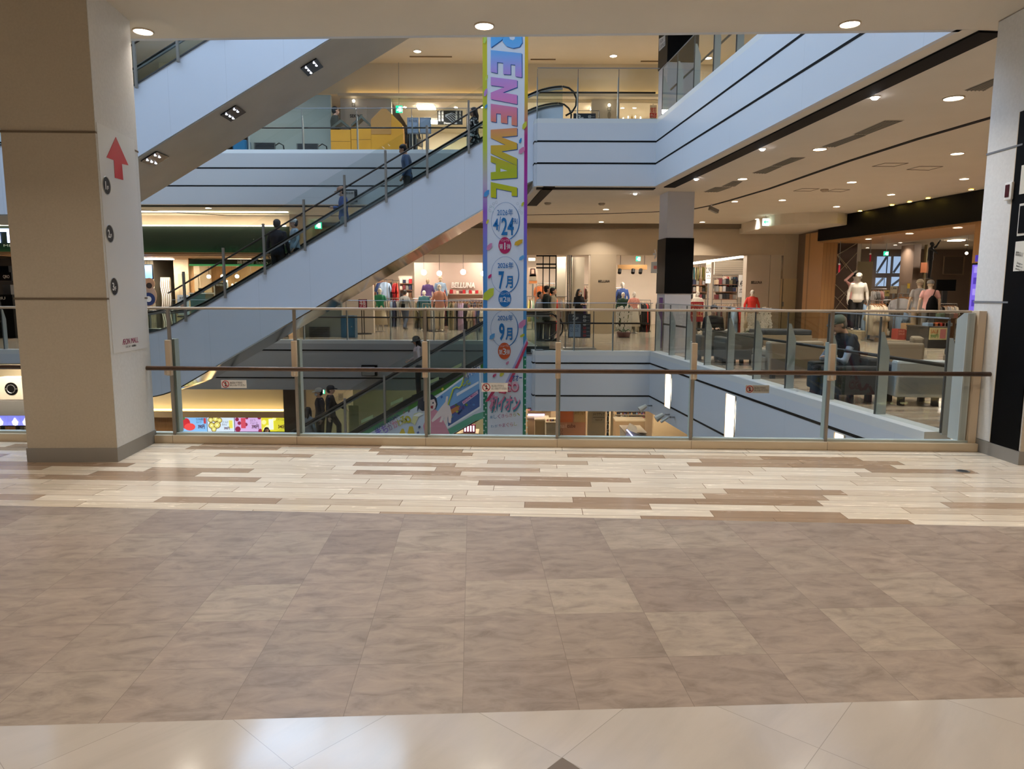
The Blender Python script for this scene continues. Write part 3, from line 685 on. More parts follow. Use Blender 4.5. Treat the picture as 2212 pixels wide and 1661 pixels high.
quad_prism(((B_[0] - .01, B_[1] + .005), (B_[0] + .004, B_[1] + .005), (Cc[0] + .004, Cc[1] - .005), (Cc[0] - .01, Cc[1] - .005)), .123, C2 - .002).build('side_facing', colw_m, colL)
dL = (Vector((Cc[0], Cc[1], 0)) - Vector((B_[0], B_[1], 0))).normalized(); nL = Vector((dL.y, -dL.x, 0))
def cl(x, y, d=.006): return on_plane(x, y, Vector((B_[0], B_[1], 0)) + nL * (.004 + d), nL)
def facepoly(f, pts, m, par, name, th=.002, n=None):
    P = [f(x, y) for x, y in pts]; return MB().ext(P, (n or nL) * th).build(name, m, par)
sign = facepoly(lambda x, y: cl(x, y, .0), [(207, 264), (288, 302), (318, 751), (244, 764)], mat('sign_plate', (222, 222, 220), .4), colL, 'sign_plate', .006)
facepoly(lambda x, y: cl(x, y, .007), [(250, 296), (277, 357), (263, 354), (266, 389), (248, 384), (246, 346), (230, 340)], mat('arrow_red', (196, 26, 36), .45), sign, 'arrow')
def face_text(f, s_, a, b, c, m, par, bold=0, th=.001, n=None):
    """text in the quad whose lower-left, lower-right and upper-left pixels are a, b, c"""
    A_, B2, C_ = f(*a), f(*b), f(*c); u = (B2 - A_); wd = u.length; u.normalize(); nn = (n or nL); v = nn.cross(u).normalized(); hh = abs((C_ - A_).dot(v))
    if (C_ - A_).dot(v) < 0: v = -v
    M = Matrix(((u.x, v.x, nn.x, A_.x), (u.y, v.y, nn.y, A_.y), (u.z, v.z, nn.z, A_.z), (0, 0, 0, 1)))
    return text(s_, M, wd, hh, m, par, bold=bold, th=th)
for (x, y), s_ in (((230, 401), '1F'), ((237, 505), '2F'), ((246.5, 619), '3F')):
    c = cl(x, y, .007); r = (cl(x, y - 18, .007) - c).length
    MB().ext([c + dL * r * .92 * math.cos(a * PI / 12) + Vector((0, 0, r * math.sin(a * PI / 12))) for a in range(24)], nL * .002).build('floor_disc', mat('disc_black', (30, 30, 32), .5), sign)
    hh = r * .95; o_ = c - dL * r * .55 + nL * .003 + Vector((0, 0, -hh * .5))
    M = Matrix(((dL.x, 0, nL.x, o_.x), (dL.y, 0, nL.y, o_.y), (0, 1, 0, o_.z), (0, 0, 0, 1)))
    text(s_[0], M, r * .5, hh, paper, sign, bold=.02, th=.001, keep=(s_[0] == '1'))
    o_ += dL * r * .6; M = M.copy(); M.translation = o_
    text('F', M, r * .38, hh * .5, paper, sign, bold=.02, th=.001)
    mt = MB().tube([c + dL * r * math.cos(a * PI / 12) + Vector((0, 0, r * 1.06 * math.sin(a * PI / 12))) + nL * .001 for a in range(24)], .004, 4, closed=True).build('disc_rim', mat('rim_silver', (170, 170, 168), .4), sign)
face_text(lambda x, y: cl(x, y, .008), 'ÆON MALL', (265, 745), (299, 739), (264, 733), mat('logo_magenta', (150, 30, 90), .5), sign)
face_text(lambda x, y: cl(x, y, .008), 'イオンモール和歌山', (272, 752), (294, 748), (272, 747), ink, sign)

colR = thing('column', 'white square column at the right edge with a tall black sign panel', 'column', (4.75, 6.3, 0))
RA, RB, RC, RD = (4.345, 5.94), (4.335, 6.69), (5.1, 6.72), (5.1, 5.94)
nR = Vector((-1, -.013, 0)).normalized()
def cr(x, y, d=.004): return on_plane(x, y, Vector((4.345, 5.94, 0)) + nR * d, nR)
zs = [.115, cr(2120, 652).z, cr(2165, 324).z, C2]
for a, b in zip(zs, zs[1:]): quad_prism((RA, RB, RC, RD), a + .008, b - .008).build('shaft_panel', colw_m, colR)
for z in zs[1:3]: quad_prism((RA, RB, RC, RD), z - .008, z + .008, -.006).build('groove', mat('groove_grey', (120, 124, 130), .5), colR)
quad_prism((RA, RB, RC, RD), 0, .12, .006).build('skirting', greyp, colR)
q = cr(2137, 970)
MB().box(4.335, 4.35, 5.95, q.y, .122, 3.0).build('black_panel', blackp, colR)
MB().box(4.335, 4.34, q.y, q.y + .008, .122, 3.0).build('panel_edge', beigem, colR)
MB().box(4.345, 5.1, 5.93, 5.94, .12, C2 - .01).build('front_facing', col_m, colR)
def rq(x0, y0, x1, y1, d): return [(x0, y0), (x1, y0 - (x1 - x0) * .08), (x1, y1), (x0, y1)]
def rbox(y0, y1, z0, z1, d, m, nm, th=.004): return MB().box(4.335 - d - th, 4.335 - d, y0, y1, z0, z1).build(nm, m, colR)
yy = cr(2200, 380).y
pa = cr(2203, 420); pb = cr(2198, 510); pc = cr(2190, 586); pd = cr(2197, 522)
rbox(5.96, pa.y, pa.z, pa.z + .24, .001, mat('sign_cream', (226, 224, 214), .4), 'sign_square')
rbox(5.96, pb.y, pb.z, pb.z + .27, .001, mat('sign_cream', (226, 224, 214), .4), 'sign_square')
rbox(5.975, pb.y - .015, pb.z + .02, pb.z + .25, .006, blackp, 'sign_square')
k3 = rbox(5.955, pc.y, pc.z, pd.z, .001, mat('sign_cream', (226, 224, 214), .4), 'notice')
face_text(lambda x, y: cr(x, y, .012), '加熱式たばこ\n専用喫煙室', (2193, 552), (2212, 556), (2193, 542), ink, k3, n=nR)
face_text(lambda x, y: cr(x, y, .012), 'Designated\nheated tobacco\nsmoking room', (2193, 583), (2212, 589), (2193, 564), ink, k3, n=nR)
al = cr(2183, 413)
a_ = MB().box(4.31, 4.335, al.y - .045, al.y + .045, al.z - .075, al.z + .075).build('alarm_box', paper, colR, bevel=.006)
MB().box(4.305, 4.311, al.y - .02, al.y + .028, al.z - .05, al.z + .055).build('window', mat('alarm_red', (70, 12, 20), .2), a_)
pl = cr(2086, 944); MB().box(4.328, 4.335, pl.y - .012, pl.y + .012, pl.z - .02, pl.z + .02).build('label_plate', mat('tan_plate', (190, 160, 120), .5), colR)

# ---------------------------------------------------------------- hanging banner
BY = 14.0
a = at(1044, 945, BY); b = at(1141, 80, BY)
bn = thing('banner', 'tall narrow renewal banner with coloured letters hanging in the void', 'banner', ((a.x + b.x) / 2, BY, -3))
MB().box(a.x, b.x, BY, BY + .02, -3.4, 9.6).build('cloth', mat('banner_white', (226, 228, 236), .55), bn)
def bz(y): return at(1090, y, BY).z
st = [(0, (20, 130, 90)), (.0, (20, 130, 90))]
gl = gradmat('banner_left_edge', [(0, (40, 140, 190)), (.3, (90, 150, 215)), (.48, (150, 90, 190)), (.56, (190, 170, 190)), (.66, (190, 200, 60)), (1, (214, 196, 30))], 2, bz(800), bz(60))
gr = gradmat('banner_right_edge', [(0, (60, 150, 190)), (.25, (90, 150, 215)), (.42, (130, 70, 190)), (.6, (176, 30, 130)), (.68, (176, 40, 120)), (.8, (214, 180, 40)), (1, (230, 180, 20))], 2, bz(760), bz(60))
wl = at(1052.5, 500, BY).x; wr = at(1131.5, 500, BY).x
MB().box(a.x, wl, BY - .003, BY, bz(842), 9.6).build('left_stripe', gl, bn)
MB().box(wr, b.x, BY - .003, BY, bz(770), 9.6).build('right_stripe', gr, bn)
dots = mat('banner_green', (24, 128, 92), .5)
MB().box(a.x, wl, BY - .003, BY, -3.4, bz(842)).build('left_stripe', dots, bn); MB().box(wr, b.x, BY - .003, BY, -3.4, bz(770)).build('right_stripe', dots, bn)
mb = MB(); k = 0
for y in range(776, 960, 7):
    for x0 in (1047.5, 1136.5):
        if x0 < 1100 and y < 846: continue
        p = at(x0 + (2 if (y // 7) % 2 else -2), y, BY - .004); mb.disc((p.x, BY - .0045, p.z), .017, 8, .001, 'Y')
mb.build('dot_print', mat('dot_pale', (170, 206, 200), .5), bn)
lg = gradmat('letter_gradient', [(0, (206, 196, 0)), (.2, (176, 184, 30)), (.36, (222, 170, 50)), (.5, (232, 130, 120)), (.62, (226, 134, 196)), (.76, (190, 150, 220)), (.88, (120, 176, 236)), (1, (80, 176, 236))], 2, bz(440), bz(70))
lb = mat('letter_edge', (20, 90, 160), .5)
def bpoly(pts, m, d, nm='lettering'):
    P = [at(x, y, BY - d) for x, y in pts]; return MB().ext(P, (0, .001, 0)).build(nm, m, bn)
# letters lie on their side, tops to the right
def blk(polys):
    for P in polys:
        bpoly([(x + 1.6, y + 1.6) for x, y in P], lb, .004, 'letter_edge'); bpoly(P, lg, .006)
blk([[(1060, 77), (1090, 77), (1084, 86), (1060, 103)], [(1086, 77), (1127, 77), (1128, 92), (1122, 101), (1108, 104), (1094, 100), (1086, 90)]])
bpoly([(1099, 77), (1112, 77), (1112, 84), (1108, 87), (1102, 85)], mat('banner_white', (226, 228, 236), .55), .008, 'letter_gap')
blk([[(1060, 108), (1127, 115), (1127, 167), (1113, 165), (1113, 140), (1103, 139), (1103, 161), (1087, 160), (1087, 136), (1074, 134), (1074, 158), (1060, 155)]])
blk([[(1060, 166), (1117, 173), (1117, 188), (1086, 200), (1117, 205), (1117, 225), (1060, 214), (1060, 200), (1090, 188), (1060, 184)]])
blk([[(1060, 224), (1117, 232), (1117, 272), (1105, 270), (1105, 251), (1096, 250), (1096, 267), (1082, 265), (1082, 246), (1072, 245), (1072, 264), (1060, 262)]])
blk([[(1060, 280), (1117, 276), (1117, 293), (1083, 296), (1117, 309), (1117, 322), (1083, 327), (1117, 342), (1117, 358), (1060, 331), (1060, 314), (1092, 313), (1060, 298)]])
blk([[(1060, 336), (1117, 358), (1117, 384), (1060, 388), (1060, 372), (1071, 371), (1071, 354), (1060, 350)]])
bpoly([(1081, 364), (1096, 369), (1081, 371)], mat('banner_white', (226, 228, 236), .55), .008, 'letter_gap')
blk([[(1060, 393), (1117, 405), (1117, 424), (1105, 423), (1105, 414), (1072, 407), (1072, 428), (1060, 426)]])
def ring(cx, cy, rx, ry_, w_, m, a0=0, a1=2 * PI, d=.005, thick=None):
    n = 36; O = []; I = []
    for k in range(n + 1):
        an = a0 + (a1 - a0) * k / n; ww = w_ if thick is None else w_ + thick * max(0, math.cos(an - .5))
        O.append((cx + rx * math.cos(an), cy + ry_ * math.sin(an))); I.append((cx + (rx - ww) * math.cos(an), cy + (ry_ - ww) * math.sin(an)))
    mb = MB(); R = []
    for (ox, oy), (ix, iy) in zip(O, I):
        p, q = at(ox, oy, BY - d), at(ix, iy, BY - d); R.append([p, q, q + Vector((0, .001, 0)), p + Vector((0, .001, 0))])
    mb.rings(R, cap=False); return mb.build('ring_print', m, bn)
def bdisc(cx, cy, rx, ry_, m, d=.007, nm='badge'): return bpoly([(cx + rx * math.cos(k * PI / 14), cy + ry_ * math.sin(k * PI / 14)) for k in range(28)], m, d, nm)
blue = mat('print_blue', (16, 112, 176), .5)
def btext(s_, x0, y0, x1, y1, m, d=.008, **k): return tpx(s_, x0, y0, x1, y1, BY - d, m, bn, th=.001, **k)
ring(1092, 478, 31, 41, .5, blue, thick=1.6); btext('2026年', 1074, 451, 1108, 466, blue, bold=.0)
btext('4', 1065, 472, 1077, 497, blue, bold=.01); btext('/', 1077, 468, 1082, 500, blue); btext('24', 1083, 470, 1110, 508, blue, bold=.02); btext('FRI', 1107, 472, 1118, 484, blue)
ring(1091, 594, 30.5, 40, .5, blue, thick=1.6); btext('2026年', 1075, 566, 1109, 580, blue, bold=.01); btext('7', 1077, 586, 1089, 625, blue, bold=.03); btext('月', 1092, 596, 1108, 623, blue, bold=.03)
ring(1090, 710, 30, 40, .5, blue, thick=1.6); btext('2026年', 1075, 680, 1108, 693, blue, bold=.01); btext('9', 1078, 698, 1090, 736, blue, bold=.03); btext('月', 1092, 708, 1107, 735, blue, bold=.03)
for cx, cy, c, n_, nm in ((1090.5, 530, (190, 20, 90), '1', 'a'), (1090.5, 645, (18, 112, 178), '2', 'b'), (1089.5, 758, (214, 84, 30), '3', 'c')):
    bdisc(cx, cy, 13.8, 18, mat('badge_' + nm, c, .5)); btext('第', cx - 12, cy - 3, cx - 4, cy + 8, paper, .009); btext(n_, cx - 3.5, cy - 6, cx + 3.5, cy + 9, paper, .009, keep=True); btext('弾', cx + 4, cy - 3, cx + 12, cy + 8, paper, .009); btext('リニューアル', cx - 9, cy - 13.5, cx + 9, cy - 8.5, paper, .009)
CF = [(1048, 83, 4, 12, (190, 214, 90)), (1051, 168, 3, 6, (200, 214, 90)), (1049, 200, 4, 9, (196, 140, 200)), (1050, 230, 3, 5, (70, 150, 200)), (1133, 271, 5, 9, (200, 200, 60)), (1124, 304, 3, 6, (50, 140, 200)), (1127, 325, 7, 8, (216, 130, 170)), (1051, 418, 6, 8, (70, 150, 210)), (1129, 441, 3, 5, (200, 200, 60)), (1053, 479, 3, 5, (214, 200, 60)), (1057, 533, 6, 8, (220, 140, 180)), (1120, 524, 9, 7, (222, 170, 40)), (1127, 557, 6, 6, (100, 170, 220)), (1058, 597, 4, 5, (206, 40, 110)), (1055, 636, 12, 14, (200, 206, 60)), (1128, 700, 8, 10, (220, 140, 180)), (1128, 725, 5, 4, (206, 200, 60)), (1063, 727, 6, 7, (90, 160, 210)), (1096, 784, 3.5, 4, (220, 140, 170)), (1068, 811, 4, 4, (200, 60, 110)), (1048, 803, 3, 4, (200, 200, 60)), (1084, 808, 5, 6, (214, 200, 60))]
for i, (x, y, w_, h_, c) in enumerate(CF): bpoly([(x - w_ * .8, y - h_ * .2), (x + w_ * .2, y - h_ * .9), (x + w_, y - h_), (x + w_ * .9, y + h_ * .1), (x - w_ * .1, y + h_ * .9), (x - w_, y + h_ * .8)], mat('confetti_%d_%d_%d' % c, c, .5), .010, 'confetti_print')
ring(1062, 452, 6, 6, .5, mat('dot_pale', (170, 206, 200), .5)); 
for x, y in ((1060, 446), (1066, 440), (1058, 455), (1072, 437), (1118, 440), (1124, 447), (1122, 455), (1127, 460)): ring(x, y, 2.4, 3, .5, mat('ring_grey', (180, 184, 190), .5))
crim = mat('print_crimson', (204, 56, 96), .5); lilac = mat('print_lilac', (176, 170, 214), .5)
bpoly([(1139, 735), (1141, 742), (1104, 828), (1097, 828)], crim, .009, 'ribbon_print'); bpoly([(1139, 728), (1139, 735), (1096, 828), (1091, 828)], lilac, .009, 'ribbon_print')
bpoly([(1048, 868), (1056, 866), (1072, 842), (1066, 839)], crim, .009, 'ribbon_print')
mb = MB(); mb.tube([at(x, y, BY - .012) for x, y in ((1074, 836), (1080, 846), (1090, 848), (1097, 836))], .035, 6); mb.build('ribbon_print', crim, bn)
btext('co', 1091, 826, 1121, 847, crim, .010, bold=.05); btext('co', 1092.5, 824.5, 1119.5, 845, mat('print_pink', (230, 176, 190), .5), .012, bold=.02)
btext('オオー', 1106, 809, 1128, 823, mat('print_navy', (40, 80, 150), .5), .012, bold=.02)
btext('和イオン', 1059, 856, 1125, 892, mat('print_teal', (70, 140, 160), .5), .010, bold=.06, shear=.3); btext('和イオン', 1057, 853, 1123, 888, mat('print_pink2', (222, 130, 160), .5), .012, bold=.03, shear=.3)
for s_, y, xs_ in (('楽しくきらきら、', 902, 1058), ('わがやまぐらし', 922, 1060)):
    for i, ch in enumerate(s_): btext(ch, xs_ + i * 8.4, y - i * .9 - 6, xs_ + 6.5 + i * 8.4, y - i * .9 + 4, mat(*[('ink_a', (60, 130, 170), .5), ('ink_b', (170, 70, 120), .5), ('ink_c', (200, 100, 80), .5), ('ink_d', (180, 170, 60), .5)][i // 2 % 4]), .010, keep=True)
MB().tube([(a.x, BY + .01, 9.6), (b.x, BY + .01, 9.6)], .02, 8).build('hanging_bar', steel, bn)

# ---------------------------------------------------------------- square columns beyond the void
def sqcol(lab, cx, cy, hw, z0, z1, band0, band1):
    t = thing('column', lab, 'column', (cx, cy, z0))
    r = math.radians(4.9)
    def pr_(h, a, b, nm, m): MB().box(-h, h, -h, h, a, b, Matrix.Translation((cx, cy, 0)) @ Matrix.Rotation(r, 4, 'Z')).build(nm, m, t, bevel=.004); return
    pr_(hw, z0, z1, 'shaft', mat('column_pale', (196, 196, 200), .5)); pr_(hw + .02, band0, band1, 'black_band', mat('column_band', (5, 5, 6), .5, 0, .15)); return t, r
p = at(1464, 560, 17.45)
cq, r_ = sqcol('square white column with black band and arrow behind the railing corner', p.x, 17.75, .33, 0, C2, at(1460, 634, 17.4).z, at(1460, 514, 17.4).z)
c0 = Vector((p.x, 17.75, 0)); ex = Vector((math.cos(r_), math.sin(r_), 0)); ey = Vector((-math.sin(r_), math.cos(r_), 0))
def cf(x, y, d=.0): return on_plane(x, y, c0 - ex * (.352 + d), -ex)
MB().ext([cf(x, y, .002) for x, y in ((1409, 535), (1415, 543), (1417, 543), (1413, 549), (1419, 549), (1419, 551), (1413, 551), (1416, 560), (1413, 560), (1409, 551))], -ex * .002).build('arrow', paper, cq) if 0 else None
face_text(lambda x, y: cf(x, y, .003), '→', (1410, 560), (1418, 560), (1410, 538), paper, cq, bold=.04, n=-ex)
MB().ext([cf(x, y, .002) for x, y in ((1407, 566), (1419.5, 565), (1419.5, 590), (1406, 590))], -ex * .003).build('label_plate', paper, cq)
MB().ext([cf(x, y, .008) for x, y in ((1412, 574), (1419, 574), (1419, 581), (1412, 581))], -ex * .002).build('label_plate', red, cq)
fr = c0 - ey * .35
mb = MB(); P = on_plane(1405, 640, c0 - ex * .36, -ex)
MB().box(p.x - .42, p.x - .35, 17.36, 17.5, .12, 1.35).build('purple_side_strip', mat('purple_strip', (90, 60, 110), .5), cq)
# third floor column
p = at(1467, 110, 17.9)
c3, _ = sqcol('dark third floor column with a small white lounge sign beside the railing', p.x, 18.0, .36, F3, C3, at(1460, 133, 17.6).z, C3 - .01)
c0 = Vector((p.x, 18.0, 0))
def cf3(x, y, d=.0): return on_plane(x, y, c0 - ex * (.382 + d), -ex)
MB().ext([cf3(x, y, .002) for x, y in ((1424, 84), (1437, 76), (1437, 98), (1424, 111))], -ex * .004).build('sign_plate', paper, c3)
face_text(lambda x, y: cf3(x, y, .008), 'ÆON\nLOUNGE', (1425, 106), (1436, 97), (1425, 88), mat('sign_grey', (90, 90, 100), .5), c3, n=-ex)
V3 = lambda *a: Vector(a)
# ---------------------------------------------------------------- second floor shops across the void
SF = 25.6                                          # shop line
shopwall = noisy('shop_plaster', (196, 180, 156), (204, 188, 164), .7, 1.2)
shoplight = noisy('shop_white_wall', (222, 208, 192), (228, 215, 200), .6, 1)
def zz(y, Y): return at(1106, y, Y).z
hb = zz(550, SF)
# header over the fashion shop, with a dark recess at the ceiling
a = at(745, 550, SF).x; b = at(1697, 550, SF).x
struct(MB().box(-7.2, b, SF, SF + .25, hb, zz(493, SF)).build('wall_shop_header', shopwall), 'plain beige header above the fashion shop opening')
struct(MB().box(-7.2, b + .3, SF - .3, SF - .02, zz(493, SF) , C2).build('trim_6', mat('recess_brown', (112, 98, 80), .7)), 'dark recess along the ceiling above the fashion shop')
xw = at(805, 600, SF).x; xl = at(738, 600, SF).x
struct(MB().box(-7.2, xw, SF, SF + .25, 0, hb).build('wall_shop_left', shoplight), 'pale wall left of the fashion shop opening')
struct(MB().box(at(1690, 600, SF).x, at(1760, 600, SF).x, SF - .02, SF + .3, 0, C2).build('wall_shop_right', shopwall), 'beige wall with a service door right of the fashion shop')
struct(MB().box(at(1755, 600, SF).x, at(1785, 600, SF).x, SF - .06, SF + .3, 0, C2).build('wall_shop_right', slatwood), 'slatted wood wall end')
# service door
d = MB().box(at(1686, 600, SF).x, at(1742, 600, SF).x, SF - .05, SF - .02, .02, zz(600, SF)).build('door_1', mat('door_cream', (206, 186, 150), .5)); struct(d, 'cream double service door between the fashion shop and wood wall')
MB().box(at(1733, 600, SF).x, at(1738, 600, SF).x, SF - .07, SF - .05, .02, zz(600, SF)).build('green_stripe', mat('green_stripe', (20, 96, 60), .5), d)
MB().box(at(1690, 600, SF).x, at(1691, 600, SF).x, SF - .06, SF - .05, .02, zz(600, SF)).build('door_gap', charcoal, d)
MB().box(at(1691, 600, SF).x, at(1694, 600, SF).x, SF - .08, SF - .05, zz(660, SF), zz(650, SF)).build('door_handle', steel, d)
# interior shell
BK = 33.5
struct(MB().box(xw - 1.6, 12.6, BK, BK + .2, 0, 3.4).build('wall_shop_back', shoplight), 'back wall of the fashion shop')
struct(MB().box(xw - 1.4, 12.4, SF + .25, BK, 3.2, 3.3).build('ceiling', ceil_m), 'ceiling inside the fashion shop')
struct(MB().box(xw - 1.6, xw - 1.4, SF + .2, BK, 0, 3.3).build('wall_shop_side', shoplight), 'left side wall inside the fashion shop')
struct(MB().box(12.3, 12.5, SF + .2, BK, 0, 3.3).build('wall_shop_side', shoplight), 'right side wall inside the fashion shop')
def pil(x0, x1, dp, m, lab, y=SF - .03):
    return struct(MB().box(at(x0, 600, y).x, at(x1, 600, y).x, y, y + dp, 0, hb + .02).build('wall_pillar', m), lab)
p1 = pil(1275, 1331, .6, mat('pillar_shop', (190, 174, 150), .6), 'beige wall pillar with dark lettering in the middle of the fashion shop front')
tpx('BELLUNA', 1292, 605, 1317, 610, SF - .035, ink, p1, bold=.02, shear=.2)
p2 = pil(1612, 1662, .4, mat('pillar_shop_b', (196, 184, 168), .5), 'beige wall pillar with dark lettering at the right end of the fashion shop front')
tpx('BELLUNA', 1622, 607, 1646, 613, SF - .035, ink, p2, bold=.02, shear=.2)
pil(1663, 1686, .3, mat('pillar_shop_c', (204, 192, 174), .5), 'pale narrow wall pillar beside the service door')
pil(1203, 1222, .5, mat('brick_white', (184, 176, 158), .7), 'pale brick pillar left of the black poles', 27.5); pil(1236, 1262, .5, mat('brick_white', (184, 176, 158), .7), 'pale brick pillar right of the black poles', 27.5)
# black poles and frame
t = thing('glazing_grid', 'black slender pole frame with a glazed top behind the banner side', 'frame', (at(1175, 600, 27).x, 27, 0))
for x in (1173, 1187, 1201): MB().box(at(x - 1, 600, 27).x, at(x + 1, 600, 27).x, 27, 27.05, 0, 2.95).build('pole', black, t)
for y in (552, 570, 578): MB().box(at(1158, 600, 27).x, at(1202, 600, 27).x, 27, 27.04, zz(y, 27) - .03, zz(y, 27) + .02).build('crossbar', black, t)
t = thing('pole_cluster', 'three black poles close together between two pale brick pillars', 'poles', (at(1229, 600, 27.4).x, 27.4, 0))
for x in (1226.5, 1230, 1233.5): MB().tube([(at(x, 600, 27.4).x, 27.4, 0), (at(x, 600, 27.4).x, 27.4, 2.95)], .022, 6).build('pole', black, t)
# shop ceiling lamps (panels) and coves
def panel_lamp(x, y, z, w_, d_, l): 
    t = thing('panel_lamp', l, 'lamp', (x, y, z), 0, 'lamps inside the shops'); MB().box(x - w_ / 2, x + w_ / 2, y - d_ / 2, y + d_ / 2, z - .03, z).build('diffuser', storelamp, t); MB().box(x - w_ / 2 - .03, x + w_ / 2 + .03, y - d_ / 2 - .03, y + d_ / 2 + .03, z - .012, z).build('frame', beigem, t)
for i, x in enumerate((-4.2, -1.2, 1.8, 4.8, 7.8, 10.4)): 
    for y in (27.2, 30.4): panel_lamp(x, y, 3.195, .5, .5, 'square lamp in the fashion shop ceiling, hidden by the header')
def cove_strip(x0, x1, y, Y, lab, m=covew, h=.05, d=.12):
    a, b = at(x0, y, Y), at(x1, y, Y); t = tag(MB().box(a.x, b.x, Y, Y + d, a.z - h, a.z + h).build('cove_lamp', m), lab, 'cove light', 'cove lights'); return t
cove_strip(925, 1042, 572.5, 31.5, 'glowing white cove line above the shop sign, left of the banner')
cove_strip(1232, 1272, 556, 30, 'short glowing cove seen between the brick pillar and beige pillar') if 0 else None
cove_strip(1142, 1156, 560, 29, 'short glowing cove right of the banner')
o = MB().ext([at(1490, 567, 27.2), at(1612, 551, 29.5), at(1612, 556, 29.5), at(1490, 572, 27.2)], (0, .05, 0)).build('cove_lamp', covew); tag(o, 'slanting glowing cove above the folded clothes wall on the right', 'cove light', 'cove lights')
# wall sign in the shop
sg = thing('wall_sign', 'raised white shop name letters on the back wall left of the banner', 'sign', at(1000, 616, 31.2))
struct(MB().box(at(895, 600, 31.3).x, at(1130, 600, 31.3).x, 31.3, 31.5, 0, 2.75).build('wall_shop_inner', mat('inner_pink', (182, 162, 150), .7)), 'inner partition carrying the raised shop name')
tpx('BELLUNA', 975, 610, 1026, 622, 31.28, mat('letter_white', (236, 230, 222), .4), sg, bold=.03, shear=.15, th=.05)
# pendant globes
for i, (x, y, r) in enumerate([(915.5, 588.5, 6), (949, 590.5, 5.6), (1000.5, 587.5, 6), (1043, 591, 5)]):
    p = at(x, y, 28.5 if i != 1 else 30); t = thing('pendant_lamp', 'white globe pendant lamp in the fashion shop, ' + ('leftmost', 'second from the left', 'third from the left', 'half hidden at the banner edge')[i], 'pendant lamp', p, 0, 'globe pendants in the fashion shop')
    MB().sph(p, r / F * p.y, 14, 10).build('globe', globe, t, smooth=True); MB().tube([p, (p.x, p.y, 3.2)], .008, 5).build('cord', charcoal, t)
# exit signs
green = emis('exit_green', (20, 150, 110), 1.6); exw = emis('exit_white', (225, 250, 240), 2.0)
def exitsign(x0, y0, x1, y1, Y, lab, inv=False, rod=None):
    p = at((x0 + x1) / 2, y0, Y); t = thing('exit_sign', lab, 'exit sign', p)
    panel('box', x0, y0, x1, y1, Y, .06, exw if inv else green, t)
    w_ = x1 - x0; h = y1 - y0; cx = (x0 + x1) / 2 - w_ * .08
    G = green if inv else exw
    if inv:
        P = [at(x0 + w_ * a_, y0 + h * b_, Y - .004) for a_, b_ in ((.12, .5), (.42, .18), (.5, .28), (.36, .42), (.88, .42), (.88, .58), (.36, .58), (.5, .72), (.42, .82))]
        MB().ext(P, (0, .003, 0)).build('arrow', G, t)
    else:
        panel('doorway', x0 + w_ * .52, y0 + h * .15, x1 - w_ * .1, y1 - h * .12, Y - .004, .003, G, t)
        pt = lambda a_, b_: at(x0 + w_ * a_, y0 + h * b_, Y - .012)
        k = r_ = (at(x1, y0, Y).x - at(x0, y0, Y).x)
        MB().sph(pt(.48, .22), (k * .07, .004, k * .07), 8, 5).tube([pt(.46, .34), pt(.4, .58)], k * .07, 6).tube([pt(.42, .56), pt(.3, .7), pt(.14, .72)], k * .045, 6).tube([pt(.42, .56), pt(.55, .72), pt(.48, .9)], k * .045, 6).tube([pt(.45, .36), pt(.62, .46), pt(.68, .38)], k * .035, 6).tube([pt(.44, .38), pt(.28, .42), pt(.22, .54)], k * .035, 6).build('running_figure', G if True else green, t)
    MB().tube([at((x0 + x1) / 2, y0, Y + .03), (at((x0 + x1) / 2, y0, Y).x, Y + .03, rod or at(1106, y0 - h * .5, Y).z)], .008, 5).build('hanger_rod', steel, t)
    return t
exitsign(1374, 554, 1384, 564, 28.5, 'small green exit sign inside the fashion shop right of the lettered pillar', rod=3.2)
exitsign(680, 480, 694, 494, 24.5, 'green exit sign seen through the middle escalator glass', rod=C2)
exitsign(1648, 472, 1662, 487, 22.5, 'white exit sign with green arrow hanging from the ceiling on the right', True, rod=C2)
exitsign(855, 228, 869, 243, 24.6, 'green exit sign on the third floor right of the tall yellow house', rod=C3)
exitsign(687, 839, 701, 851, 24.8, 'green exit sign on the ground floor above the two men on the escalator', rod=C1)
exitsign(1910, 543, 1920, 552, 25, 'green exit sign deep inside the clothes shop on the right', rod=3.5)
# beige suspended beam with spots inside the shop
t = thing('light_track', 'bronze suspended track with three black spotlights in the shop', 'light track', at(1365, 577, 27.5))
panel('beam', 1335, 572, 1398, 582, 27.5, .1, mat('bronze', (164, 128, 84), .4, .4), t)
for x in (1340, 1392): MB().tube([at(x, 573, 27.55), (at(x, 573, 27.55).x, 27.55, 3.2)], .01, 5).build('rod', black, t)
for x in (1339, 1368, 1384): MB().tube([at(x, 582, 27.5), at(x - 1, 590, 27.4)], .07, 8).build('spotlight', black, t)
# beams and wall signs at the left gallery
struct(MB().box(-7.3, -7.05, 20.4, SF, 0, C2).build('wall_gallery', mat('grey_green_wall', (150, 156, 146), .6)), 'side wall between the green shop and the fashion shop') if 0 else None

